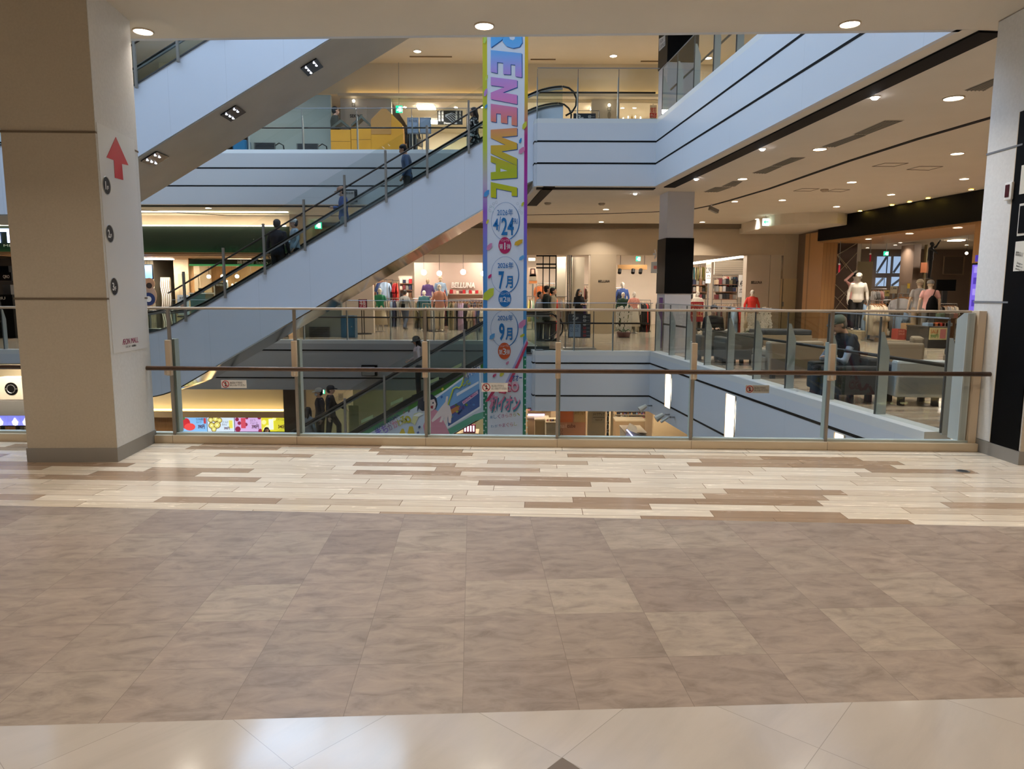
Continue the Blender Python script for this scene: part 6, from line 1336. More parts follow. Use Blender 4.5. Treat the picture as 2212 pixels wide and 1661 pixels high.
# tables, boxes, signs
def tablebox(x0, y0, x1, y1, Y, d, lab, m, cat_='display table', nm='display_table', top=None, z0=0):
    a = at(x0, y1, Y); b = at(x1, y0, Y); t = thing(nm, lab, cat_, ((a.x + b.x) / 2, Y + d / 2, z0))
    MB().box(a.x + .02, b.x - .02, Y + .02, Y + d - .02, z0, b.z - .03).build('body', m, t); MB().box(a.x, b.x, Y, Y + d, b.z - .03, b.z).build('top', top or m, t, bevel=.004); return t, a, b
tt, a, b = tablebox(2003, 706, 2053, 742, 19.2, 1.1, 'dark display table carrying a framed sign in front of the right shop', mat('table_dark', (52, 50, 50), .5))
board('table_sign', 2007, 708, 2047, 734, 19.17, 'pale illustrated sign on the front of the dark display table', 'sign', mat('sign_yellow', (206, 196, 150), .5), [('SALE', 2010, 712, 2027, 720, mat('print_orange', (200, 120, 70), .5)), ('990円', 2010, 722, 2027, 730, mat('print_green', (90, 140, 80), .5))])
k_ = [o for o in bpy.data.objects if o.name.startswith('table_sign')][-1]; panel('print', 2030, 711, 2044, 731, 19.16, .008, mat('print_rose', (190, 120, 120), .5), k_)
for i, (x, c, yb) in enumerate(((2010, 'pale blue', 706), (2021, 'orange', 706), (2031, 'coral', 706), (2041, 'pink', 706), (2048, 'grey', 706))):
    p = at(x, 706, 19.6); folded((p.x, 19.7, b.z), c, .2, .09, '%s folded shirt on the dark display table, %s from left' % (c, ORD[i]), 'folded shirts on the dark display table')
tt2, a2, b2 = tablebox(2026, 687, 2066, 705, 21.6, .6, 'brown display shelf behind the dark table in the right shop', mat('shelf_brown', (120, 92, 68), .5))
for i, (x, c) in enumerate(((2031, 'mint'), (2039, 'grey'), (2049, 'light grey'), (2058, 'pink'))): p = at(x, 687, 21.8); folded((p.x, 21.8, b2.z), c, .14, .14, '%s folded top on the brown display shelf, %s from left' % (c, ORD[i]), 'folded tops on the brown shelf')
pf_ = thing('floor_platform', 'low wooden platform holding red boxes in front of the right shop', 'platform', at(1965, 730, 21)); a = fl(1931, 727, .12); b = fl(2003, 735, .12)
MB().box(at(1931, 730, b.y).x, at(2004, 730, b.y).x, b.y, b.y + 1.1, 0, .12).build('deck', mat('platform_wood', (178, 150, 118), .5), pf_)
for k, (x0, y0, x1, y1, l) in enumerate(((1939, 711, 1956, 727, 'red patterned box on the low platform, left one'), (1957, 713, 1975, 728, 'red patterned box on the low platform, right one'))):
    Y = b.y + .25; q0 = at(x0, y1, Y); q1 = at(x1, y0, Y); o = thing('carton', l, 'box', ((q0.x + q1.x) / 2, Y, .12)); MB().box(q0.x, q1.x, Y, Y + .35, .12, q1.z).build('body', mat('box_red', (176, 74, 66), .6), o)
    for j in range(2): tpx('SALE', x0 + 2, y0 + 2 + j * 6, x1 - 2, y0 + 6 + j * 6, Y - .002, mat('box_pale', (224, 170, 150), .6), o)
q1_ = at(1965, 713, b.y + .25).z
Y = b.y + .3; q0 = at(1957, 713, Y); q1 = at(1976, 700, Y); o = thing('carton', 'tan box with a drawn print standing on the right red box', 'box', (q0.x, Y, q1_)); MB().box(q0.x, q1.x, Y, Y + .3, q1_, q1.z + .02).build('body', mat('box_tan', (196, 168, 130), .6), o); panel('print', 1959, 702, 1971, 711, Y - .003, .004, mat('print_cream', (214, 204, 186), .5), o)
Y = b.y + .3; q0 = at(1987, 726, Y); o = thing('rucksack', 'orange child sized bag with a white lettered cap shape above, beside the dark table', 'bag', (at(1994, 720, Y).x, Y, .12)); c = at(1994, 718, Y); MB().sph((c.x, Y, .33), (.12, .09, .21), 14, 10).build('body', mat('bag_orange', (206, 110, 44), .6), o, smooth=True); MB().tube([(c.x - .05, Y, .5), (c.x - .05, Y, .6), (c.x + .05, Y, .6), (c.x + .05, Y, .5)], .01, 5).build('handle', black, o)
t = thing('wire_sign', 'white script letters on a thin wire stand above the orange bag', 'sign', (at(2003, 700, 20.6).x, 20.6, 0)); tpx('ping', 1995, 690, 2012, 700, 20.6, paper, t, bold=.02, shear=.2); q = at(2003, 700, 20.62); MB().tube([(q.x, 20.62, 0), (q.x, 20.62, q.z + .1)], .008, 5).build('wire', steel, t); MB().box(q.x - .1, q.x + .1, 20.55, 20.7, 0, .01).build('base', steel, t)
for i, (x0, y0, x1, y1, c, l) in enumerate(((1923, 618, 1939, 634, (190, 176, 146), 'cream price card above the dark rack, left one'), (1945, 616, 1960, 634, (150, 140, 124), 'grey picture card above the dark rack'), (1960, 612, 1966, 623, (220, 190, 60), 'small yellow card high above the pale tops'), (1911, 627, 1922, 640, (196, 176, 100), 'yellow price card left of the cream card'), (2004, 613, 2014, 628, (170, 160, 150), 'pale card between the two capped mannequins'))):
    board('price_card', x0, y0, x1, y1, 24.5, l, 'sign', mat('card_%d' % i, c, .6), [('1,990', x0 + 2, y0 + 3, x1 - 2, y0 + 8, ink)] if i in (0, 3) else [], pole=0)
for i, (x, y0, y1) in enumerate(((1813, 571, 588), (1880, 549, 565))):
    t = thing('hanging_tag', 'small red and white banner hanging on a rod, ' + ['in front of the crossing lines', 'above the tan block wall'][i], 'tag', at(x, y0, 22.6)); panel('cloth', x - 2, y0, x + 2.4, y1, 22.6, .01, mat('tag_red', (196, 30, 66), .5), t); panel('top', x - 2, y0 - 2, x + 2.4, y0 + 1, 22.6 - .005, .01, paper, t); MB().tube([at(x, y0, 22.62), (at(x, y0, 22.62).x, 22.62, 3.1)], .008, 4).build('rod', steel, t)
q = at(2088, 547, 22.5); t = thing('pendant_lamp', 'small warm hanging bulb near the purple screen', 'pendant lamp', q); MB().sph(q, .045, 10, 8).build('bulb', globe, t); MB().tube([q, (q.x, q.y, 3.4)], .006, 4).build('cord', black, t)
notice = board('notice_plate', 1921, 675, 1952, 684, 8.2, 'small grey notice on top of the right side glass railing', 'sign', mat('plate_grey', (150, 140, 126), .5), [('おねがい', 1924, 677, 1949, 682, ink)], pole=None)

# ---------------------------------------------------------------- lounge seating on the right gallery
def sofa(name, lab, cx, cy, rz, w_, d_, back_h, seat_h, mseat, mback, back=True, arms=False, group=None, legs=True):
    t = thing(name, lab, 'sofa', (0, 0, 0), 0, group)
    MB().box(-w_ / 2, w_ / 2, -d_ / 2, d_ / 2, .12, seat_h - .1).build('base', mback, t, bevel=.02)
    MB().box(-w_ / 2 + .01, w_ / 2 - .01, -d_ / 2 + (.16 if back else 0), d_ / 2, seat_h - .1, seat_h + .03).build('seat_cushion', mseat, t, bevel=.035)
    if back: MB().box(-w_ / 2, w_ / 2, -d_ / 2, -d_ / 2 + .2, .12, back_h).build('backrest', mback, t, bevel=.04)
    if arms:
        for s_ in (-1, 1): MB().box(s_ * w_ / 2 - .09, s_ * w_ / 2 + .09, -d_ / 2, d_ / 2, .12, back_h - .1).build('armrest', mback, t, bevel=.035)
    if legs:
        for sx in (-1, 1):
            for sy in (-1, 1): MB().box(sx * (w_ / 2 - .12) - .035, sx * (w_ / 2 - .12) + .035, sy * (d_ / 2 - .1) - .035, sy * (d_ / 2 - .1) + .035, 0, .12).build('leg', charcoal, t)
    t.location = (cx, cy, 0); t.rotation_euler = (0, 0, rz); return t
pf_m = mat('sofa_taupe', (150, 138, 120), .7); pb_m = mat('sofa_blue', (46, 54, 66), .6); pg_m = mat('sofa_grey', (88, 86, 82), .7); pw_m = mat('sofa_pale', (176, 182, 184), .6); pk_m = mat('sofa_dark', (40, 42, 42), .7)
RZ = math.radians(5)
q = fl(2000, 880, 0); sofa('lounge_sofa', 'pale blue grey sofa back nearest the right column', q.x, q.y + .35, RZ + math.radians(-12), .66, .6, .6, .5, pb_m, pw_m)
q = fl(1716, 818, 0); sofa('lounge_sofa', 'wide taupe sofa seen from behind through the glass, centre of the seating', q.x, q.y + .4, RZ, .98, .75, .64, .46, pf_m, pf_m)
q = fl(1850, 872, 0); sofa('lounge_sofa', 'dark armchair block on which the man in the cap sits', q.x, q.y + .4, RZ + math.radians(88), .7, .66, .6, .43, pk_m, pk_m, arms=True)
q = fl(1606, 790, 0); sofa('lounge_armchair', 'grey armchair between glass fins left of the taupe sofa', q.x, q.y + .4, RZ, .62, .7, .66, .42, pg_m, pg_m, arms=True)
q = fl(1549, 782, 0); sofa('lounge_armchair', 'dark armchair on which the person with curly hair sits', q.x, q.y + .4, RZ, .62, .7, .66, .42, pk_m, pg_m, arms=True)
q = fl(1708, 760, 0); sofa('lounge_bench', 'long dark blue upholstered bench behind the taupe sofa', q.x, q.y + .8, RZ + math.radians(-8), 1.4, .8, .5, .5, pb_m, pf_m, back=False)
q = fl(2010, 800, 0); sofa('lounge_bench', 'dark blue topped bench behind the pale sofa nearest the column', q.x + .1, q.y - 1.6, RZ + math.radians(-8), 1.3, .7, .5, .5, pb_m, pf_m, back=False)
q = fl(1937, 800, 0); sofa('lounge_armchair', 'taupe armchair between the seated man and the pale sofa', q.x, q.y - .1, RZ + math.radians(60), .6, .7, .66, .42, pf_m, pf_m, arms=True)
q = fl(1660, 740, 0); t = thing('tote_bag', 'small white bag lying beside the long dark blue bench', 'bag', (q.x - 1.1, q.y + .3, 0)); MB().sph((q.x - 1.1, q.y + .3, .2), (.22, .15, .2), 12, 8).build('body', paper, t, smooth=True)
# ---------------------------------------------------------------- lit slots and fittings on the right fascia
fpl = Vector((P1[0], P1[1], 0)); fdir = (Vector((P0[0], P0[1], 0)) - fpl).normalized(); fn = Vector((fdir.y, -fdir.x, 0)); fn = fn if fn.x < 0 else -fn
def wf_(x, y, d=.07): return on_plane(x, y, fpl + fn * d, fn)
lit = emis('slot_glow', (255, 238, 214), 5.0)
for i, (xa, xb, y0, y1) in enumerate(((1437, 1449, 807, 881), (1567, 1587, 852, 950), (1801, 1822, 936, 1010))):
    a_, b_ = wf_(xa, (y0 + y1) / 2), wf_(xb, (y0 + y1) / 2); zt_ = wf_((xa + xb) / 2, y0).z; zb_ = wf_((xa + xb) / 2, y1).z
    t = thing('slot_lamp', 'tall glowing light slot in the right fascia, ' + ('farthest', 'middle', 'nearest, only its top in view')[i], 'wall lamp', (a_.x, a_.y, zb_), 0, 'light slots in the fascia')
    z0_, z1_ = zb_, zt_
    MB().ext([Vector((a_.x, a_.y, z0_)), Vector((b_.x, b_.y, z0_)), Vector((b_.x, b_.y, z1_)), Vector((a_.x, a_.y, z1_))], -fn * .03).build('diffuser', lit, t)
    MB().tube([Vector((a_.x, a_.y, z0_)), Vector((b_.x, b_.y, z0_)), Vector((b_.x, b_.y, z1_)), Vector((a_.x, a_.y, z1_))], .012, 4, closed=True).build('frame', beigem, t)
for i, (x, y) in enumerate(((1411, 876), (1449, 895), (1460, 901))):
    p = wf_(x, y, .1); t = thing('wall_spotlight', 'small spotlight on an arm under the right fascia, ' + ('farthest', 'middle one', 'nearest and smallest')[i], 'spotlight', p, 0, 'arm spotlights on the fascia'); MB().tube([wf_(x, y, 0), p + fn * .12], .02, 6).build('arm', steel, t)
    c = p + fn * .16; MB().tube([c, c + fn * .16 + Vector((0, 0, -.1))], [.04, .075] if i < 2 else [.02, .03], 10).build('lamp_head', mat('spot_cream', (190, 184, 168), .4), t)

# ---------------------------------------------------------------- ground floor, seen under the slab
GJ = 24.2
jl = mat('juice_cream', (236, 220, 184), .7)
xa, xb = at(250, 860, GJ).x, at(620, 860, GJ).x
struct(MB().box(-19.8, xb, GJ, GJ + .2, zz(888, GJ), C1).build('wall_juice_upper', jl), 'cream wall above the juice bar, lit from below')
o = tag(MB().box(-19.8, xb, GJ - .22, GJ - .12, zz(888, GJ) + .02, zz(888, GJ) + .06).build('cove_lamp', emis('cove_juice', (255, 230, 172), 3)), 'long warm cove line above the juice bar menu screens', 'cove light', 'cove lights')
struct(MB().box(-19.8, xb, GJ - .3, GJ + .3, zz(901, GJ), zz(888, GJ)).build('wall_juice_ledge', mat('juice_beige', (196, 172, 134), .6)), 'beige ledge under the cove of the juice bar')
struct(MB().box(-19.8, xb, GJ + .1, GJ + .3, F1, zz(901, GJ)).build('wall_juice_front', wood), 'wood wall of the juice bar')
struct(MB().box(xb, at(652, 860, GJ).x, GJ - .4, GJ + .5, F1, C1).build('wall_dark_pier', mat('pier_black', (52, 46, 42), .6)), 'dark pier at the right end of the juice bar')
mc = [('watermelon', 392, 446, (120, 170, 220)), ('kiwi', 449, 505, (190, 206, 224)), ('plum', 508, 564, (190, 160, 210)), ('pineapple', 565, 620, (196, 190, 50))]
for nm, x0, x1, bg in mc:
    t = thing('menu_screen', 'lit juice menu screen with %s picture above the ground floor counter' % nm, 'menu screen', at((x0 + x1) / 2, 930, GJ - .15)); panel('bezel', x0 - .8, 899.5, x1 + .8, 933, GJ - .14, .06, black, t); panel('screen', x0, 900.5, x1, 932, GJ - .15, .012, emis('menu_' + nm, bg, .85), t)
    Y = GJ - .165
    def blob(cx, cy, rx, ry_, c, d=.0): MB().ext([at(cx + rx * math.cos(k * .5236), cy + ry_ * math.sin(k * .5236), Y - d) for k in range(12)], (0, .004, 0)).build('picture', emis('mp_%d_%d_%d' % c, c, .8), t)
    if nm == 'watermelon': blob(402, 915, 9, 12, (180, 40, 50)); blob(410, 922, 12, 8, (210, 70, 70), .005); blob(396, 904, 4, 3, (60, 110, 60), .008); panel('glass_print', 440, 903, 444.5, 915, Y, .004, emis('mp_red', (170, 60, 70), .8), t); tx, pr_ = 'すいかの果実\nスムージー', '390円'; tq = (424, 903, 439, 914)
    elif nm == 'kiwi':
        for cx, cy, r in ((455, 907, 6), (465, 905, 7), (457, 919, 7), (469, 918, 8), (462, 927, 6), (474, 908, 6)): blob(cx, cy, r, r, (120, 96, 50)); blob(cx, cy, r * .75, r * .75, (206, 200, 110), .005); blob(cx, cy, r * .25, r * .25, (236, 230, 190), .009)
        panel('glass_print', 495, 908, 502, 925, Y, .004, emis('mp_yel', (210, 204, 90), .8), t); tx, pr_ = 'ゴールド\nキウイ', '390円'; tq = (480, 909, 493, 920)
    elif nm == 'plum':
        for cx, cy, r in ((512, 906, 4), (517, 914, 4), (531, 917, 4), (514, 927, 6), (533, 903, 3), (560, 902, 4), (562, 930, 4)): blob(cx, cy, r, r, (130, 40, 70))
        panel('glass_print', 521, 903, 530, 925, Y - .004, .004, emis('mp_pl', (190, 70, 90), .8), t); tx, pr_ = 'ぶどう\nジュース', '390円'; tq = (540, 905, 556, 916)
    else:
        for cx, cy, r in ((570, 912, 5), (578, 924, 6), (592, 905, 4), (572, 927, 4)): blob(cx, cy, r, r, (230, 224, 150))
        panel('glass_print', 581, 905, 590, 928, Y - .004, .004, emis('mp_wh', (220, 226, 220), .8), t); tx, pr_ = 'バナナミルク', '340円'; tq = (597, 903, 616, 909)
    tpx(tx, *tq[:2], tq[2], tq[3], Y - .004, mat('menu_ink', (60, 60, 100), .5), t); tpx(pr_, tq[0] - 2 + 6, 917 if nm != 'kiwi' else 922, tq[2] + 3, 926 if nm != 'kiwi' else 928, Y - .004, mat('menu_price', (130, 20, 90), .5), t, bold=.03)
for i, (x0, x1) in enumerate(((-20, 14), (17, 42), (45, 60))):
    t = thing('menu_screen', 'bluish lit dessert screen low past the left column, ' + ('leftmost', 'middle', 'rightmost')[i], 'menu screen', at((x0 + x1) / 2, 915, 20.5)); panel('bezel', x0 - 1, 896, x1 + 1, 921, 20.52, .06, black, t); panel('screen', x0, 898, x1, 919, 20.5, .02, emis('menu_blue', (120, 124, 214), .9), t); c = at((x0 + x1) / 2 + 3, 911, 20.48); MB().lathe([(.0, -.12), (.07, -.1), (.1, 0), (.06, .05), (.02, .12)], c, 10, 1, .1).build('picture', emis('menu_cup', (220, 214, 236), .9), t)
    MB().box(c.x - .05, c.x + .05, 20.55, 20.6, F1, c.z).build('stand', black, t)
struct(panel('wall_low_band', -60, 866, 60, 897, 20.4, .3, mat('band_grey', (130, 128, 124), .6)), 'grey band above the dessert screens past the left column')
struct(panel('wall_low_light', -60, 765, 62, 866, 22.4, .2, mat('bright_wall', (230, 214, 180), .6)), 'bright wall low past the left column')
t = thing('wall_speaker', 'square white unit with a round black ring low past the left column', 'fixture', at(22, 845, 20.5)); panel('box', 1, 815, 47, 863, 20.5, .3, mat('unit_white', (216, 206, 186), .5), t); c = at(24, 840, 20.49)
MB().disc(c, .19, 20, .02, 'Y').build('cone', black, t); MB().tube([c + Vector((.12 * math.cos(k * PI / 8), -.01, .12 * math.sin(k * PI / 8))) for k in range(16)], .012, 5, closed=True).build('ring', steel, t); MB().box(c.x - .19, c.x - .12, c.y - .02, c.y, c.z - .01, c.z + .01).box(c.x + .12, c.x + .19, c.y - .02, c.y, c.z - .01, c.z + .01).build('spoke', steel, t); MB().box(c.x - .06, c.x + .06, 20.8, 20.9, F1, c.z).build('post', steel, t)
[panel_lamp(-14.5, y_, -.26, 1.2, .3, l_) for y_, l_ in ((21.5, 'unseen lamp added under the slab to brighten the wall past the left column'), (19.6, 'second unseen lamp added under the slab past the left column, nearer one'))]  # unseen lamps added to brighten the low wall and unit on the left
# corridor wall behind the lowest escalator
CW = 26.5
struct(MB().box(at(650, 860, CW).x, at(760, 860, CW).x, CW, CW + .2, F1, C1).build('wall_corridor', mat('corridor_cream', (208, 192, 160), .6)), 'cream corridor wall on the ground floor behind the two men')
board('wall_notice', 731, 850, 741, 865, CW - .05, 'small framed no smoking notice on the ground floor corridor wall', 'sign', mat('notice_grey', (160, 150, 130), .5), [('⊘', 733, 853, 739, 859, ink)])
struct(panel('wall_glazed', 757, 842, 1045, 960, 28.5, .2, mat('glazed_green', (150, 150, 122), .4)), 'pale green wall behind the lowest escalator')
# cosmetics floor
CS = 26.0
struct(MB().box(at(756, 860, 31).x, 14, 31, 31.2, F1, C1).build('wall_cosmetics_back', mat('cosmetic_wall', (196, 170, 136), .6)), 'back wall of the ground floor cosmetics area')
struct(MB().box(at(1412, 900, 25.0).x, 12, 25.0, 25.2, F1, C1).build('wall_plain', noisy('tan_plain', (190, 164, 124), (196, 170, 130), .7, 1)), 'plain tan wall at the right end of the cosmetics area')
t = thing('standing_sign', 'cream standing panel reading make up in two languages', 'sign', (at(1300, 900, 23).x, 23, F1)); panel('board', 1267, 878, 1308, 1040, 23, .1, mat('panel_cream2', (226, 206, 166), .5), t); panel('inner_plate', 1279, 884, 1307, 914, 22.97, .03, mat('panel_cream3', (214, 196, 160), .5), t)
tpx('メイクアップ', 1281, 891, 1306, 898, 22.96, mat('gold_ink', (90, 70, 40), .5), t, bold=.02); panel('rule', 1281, 901, 1306, 902, 22.965, .004, mat('gold_ink', (90, 70, 40), .5), t); tpx('MAKE UP', 1286, 905, 1301, 909, 22.96, mat('gold_ink', (90, 70, 40), .5), t)
t = thing('screen_divider', 'black divider with white looping line pattern right of the make up panel', 'divider', (at(1312, 900, 23.1).x, 23.1, F1)); panel('board', 1309, 878, 1316, 1040, 23.1, .06, black, t)
for k in range(4): c = at(1312.5, 888 + k * 17, 23.09); MB().tube([c + Vector((.045 * math.cos(j * PI / 5), 0, .11 * math.sin(j * PI / 5))) for j in range(10)], .007, 4, closed=True).build('loop_line', paper, t)
struct(panel('wall_cream_pier', 1316, 878, 1325, 1040, 23.2, .3, mat('panel_cream2', (226, 206, 166), .5)), 'cream pier right of the black divider')
t = thing('standing_sign', 'peach standing panel reading nail cube with round icons', 'sign', (at(1230, 920, 24).x, 24, F1)); panel('board', 1206, 878, 1266, 1040, 24, .1, mat('peach_panel', (196, 140, 112), .5), t)
tpx('nail', 1209, 915, 1224, 924, 23.99, mat('nail_white', (236, 200, 180), .5), t); tpx('cube', 1225, 915, 1243, 924, 23.99, mat('nail_brown', (120, 60, 40), .5), t, bold=.03)
panel('photo', 1206, 881, 1238, 912, 23.98, .02, mat('nail_orange', (206, 112, 70), .5), t); panel('photo', 1240, 884, 1265, 912, 23.98, .02, mat('nail_tan', (190, 160, 110), .5), t); tpx('メイク フェア', 1241, 889, 1264, 895, 23.97, ink, t)
for k in range(2): c = at(1213, 929 + k * 9, 23.99); MB().tube([c + Vector((.045 * math.cos(j * PI / 5), 0, .045 * math.sin(j * PI / 5))) for j in range(10)], .006, 4, closed=True).build('icon_ring', mat('nail_brown', (120, 60, 40), .5), t)
def counter(x0, x1, y, Y, d, lab, m, zb=F1, glass_=False):
    a = at(x0, y, Y); b = at(x1, y, Y); t = thing('cosmetics_counter', lab, 'counter', ((a.x + b.x) / 2, Y, zb)); MB().box(a.x, b.x, Y, Y + d, zb, a.z - .05).build('body', m, t); MB().box(a.x - .02, b.x + .02, Y - .02, Y + d + .02, a.z - .05, a.z).build('top', mat('counter_top', (196, 180, 150), .3), t)
    return t, a, b
wc = mat('counter_wood', (150, 124, 90), .5)
SHG = 'small cosmetics on the shelves'
bot = []
def bottle(p, s, c, lab):
    if not bot:
        t = thing('cosmetic_bottle', lab, 'bottle', (0, 0, 0), 0, SHG); MB().lathe([(.03, 0), (.032, .07), (.015, .08), (.015, .1)], (0, 0, 0), 8).build('bottle_body', mat('garment_base', (200, 200, 200), .85), t); bot.append(t); o = t; o.location = p
    else: o = dup(bot[0], p, 0, lab, SHG)
    o.scale = (s, s, s)
    k = o.children[0]; k.material_slots[0].link = 'OBJECT'; k.material_slots[0].material = mat('bottle_%d_%d_%d' % c, c, .3)
BC = [((196, 120, 130), 'rose'), ((226, 222, 214), 'white'), ((150, 90, 60), 'amber'), ((110, 90, 150), 'violet'), ((60, 60, 70), 'dark'), ((206, 170, 120), 'gold'), ((120, 150, 180), 'blue')]
t = thing('cosmetics_shelf', 'tall dark shelf packed with small cosmetics on the ground floor', 'shelf', (at(1365, 900, 27).x, 27, F1)); panel('back_panel', 1326, 878, 1394, 1000, 27.3, .05, mat('shelf_back', (92, 74, 66), .6), t); 
for j, y in enumerate((888, 896, 904)): panel('shelf_board', 1328, y, 1394, y + 1, 27, .3, mat('shelf_white', (200, 186, 160), .5), t)
for j, y in enumerate((888, 896, 904)):
    for i in range(17):
        p = at(1330.5 + i * 3.75, y, 27.1); c, n_ = random.choice(BC); bottle((p.x, 27.1, p.z), random.uniform(.8, 1.25), c, '%s bottle, %s from left on the %s cosmetics shelf' % (n_, ORD[i], ('top', 'middle', 'bottom')[j]))
counter(1330, 1393, 907, 26.2, .7, 'brown counter in front of the packed cosmetics shelf', wc)
t, a, b = counter(1352, 1396, 934, 21.5, 1.2, 'glass topped cosmetics case seen end on, right of the make up panel', mat('case_white', (216, 210, 196), .5)); MB().ext([at(1352, 930, 21.4), at(1360, 916, 22.5), at(1394, 934, 22.5), at(1390, 944, 21.4)], (0, 0, .04)).build('glass_lid', mat('lid_pale', (196, 190, 176), .2), t)
MB().tube([at(1354, 928, 21.38), at(1368, 944, 21.38)], .02, 6).build('lamp_strip', emis('lamp_strip_blue', (170, 180, 255), 3), t)
t, a, b = counter(1140, 1156, 901, 25.5, .7, 'wood counter with a violet light tube right of the banner foot', wc); MB().tube([at(1141, 896, 25.4), at(1176, 896, 25.4)], .035, 6).build('lamp_strip', emis('lamp_strip_violet', (190, 170, 255), 3), t)
t, a, b = counter(1156, 1186, 906, 24.5, .8, 'wire sided display stand on the ground floor right of the banner', mat('stand_tan', (160, 138, 104), .5)); t2, a, b = counter(1180, 1204, 912, 23.6, .9, 'pale cosmetics counter left of the peach panel', mat('counter_pale', (196, 186, 160), .4))
for i in range(7): p = at(1183 + i * 3, 912, 23.8); c, n_ = BC[i]; bottle((p.x, 23.8, p.z), 1.1, c, '%s bottle, %s from left on the pale counter by the peach panel' % (n_, ORD[i]))
for i in range(10): p = at(1143 + i * 4.2, 888, 27.1); c, n_ = BC[(i * 3) % 7]; bottle((p.x, 27.1, p.z), 1.3, c, '%s bottle, %s from left on the rear ledge right of the banner' % (n_, ORD[i]))
t = thing('cosmetics_shelf', 'wood ledge at the back right of the banner carrying bottles', 'shelf', (at(1165, 900, 27).x, 27, F1)); panel('shelf_board', 1140, 888, 1190, 889.5, 27, .3, wc, t); panel('back_panel', 1140, 889.5, 1190, 1000, 27.05, .2, wc, t)
t, a, b = counter(985, 1032, 936, 24, .8, 'wood counter with magenta lit box left of the banner foot', wc)
t = thing('light_box', 'magenta box with four glowing white tubes on the counter left of the banner', 'light box', at(1014, 932, 23.8)); panel('case', 1001, 918, 1027, 935, 24.02, .15, mat('box_magenta', (130, 30, 70), .5), t)
for k in range(4): panel('tube', 1003 + k * 6.2, 920, 1006 + k * 6.2, 932, 24.0, .03, emis('tube_white', (240, 230, 240), 2), t)
board('sign_board', 755, 876, 775, 960, 21.6, 'pale green panel reading make up behind the lowest escalator rails', 'sign', mat('panel_green', (170, 170, 130), .5), [('メイクアップ', 757, 893, 774, 899, mat('gold_ink', (90, 70, 40), .5))], pole=F1)
for X, Y in ((-4.5, 24), (-1, 25), (2.5, 24.5), (5, 24), (0, 28.5), (4, 28.5)): panel_lamp(X, Y, C1 - .01, .6, .6, 'lamp under the slab lighting the ground floor, hidden from view')
for X, Y in ((-10, 22), (-6, 22), (-11, 11), (-3, 10), (3, 10), (-7, 10)): pass
# ---------------------------------------------------------------- people and mannequins
def skinmat(n, c): return mat('skin_' + n, c, .55)
sk = skinmat('a', (214, 168, 140)); manq = mat('mannequin_white', (232, 226, 216), .4); manqb = mat('mannequin_beige', (214, 194, 168), .45)
hairb = mat('hair_black', (24, 20, 20), .5); hairbr = mat('hair_brown', (50, 34, 28), .5)
V = Vector
def limb(mb, pts, rs, n=10):
    """tapered limb with rounded joints"""
    mb.tube(pts, list(rs), n)
    for p, r in zip(pts, rs):
        q = r if isinstance(r, tuple) else (r, r); mb.sph(p, (max(q[0], .004), max(q[1], .004), (q[0] + q[1]) / 2), 10, 6)
def torso(mb, g=0.0, lean=0, z0=.84, top=1.44, fem=False, twist=0):
    R = []
    prof = [(.84, .155, .11), (.93, .17, .125), (1.02, .155, .11), (1.1, .135 if fem else .15, .1), (1.2, .15 if fem else .165, .11), (1.3, .165 if fem else .185, .12), (1.38, .15 if fem else .172, .1), (1.43, .11, .082), (1.46, .065, .062)]
    for z, rx, ry_ in prof:
        if z < z0 - .01 or z > top + .03: continue
        y = -lean * max(0, z - .95); R.append([V(((rx + g) * math.cos(a * PI / 8), y + (ry_ + g) * math.sin(a * PI / 8) * (1 if z > 1.38 or math.sin(a * PI / 8) > 0 or not fem else 1.08), z)) for a in range(16)])
    mb.rings(R)
POSE = {
 'stand': dict(),
 'rail': dict(aR=((-.24, -.02, 1.14), (-.2, -.24, 1.02)), aL=((.25, .02, 1.13), (.24, -.1, .9))),
 'phone': dict(aR=((-.22, -.02, 1.12), (-.1, -.26, 1.16)), aL=((.22, -.02, 1.12), (.1, -.26, 1.16))),
 'walk': dict(kL=(.09, -.16, .5), fL=(.09, -.22, .09), kR=(-.09, .06, .48), fR=(-.09, .3, .14)),
}
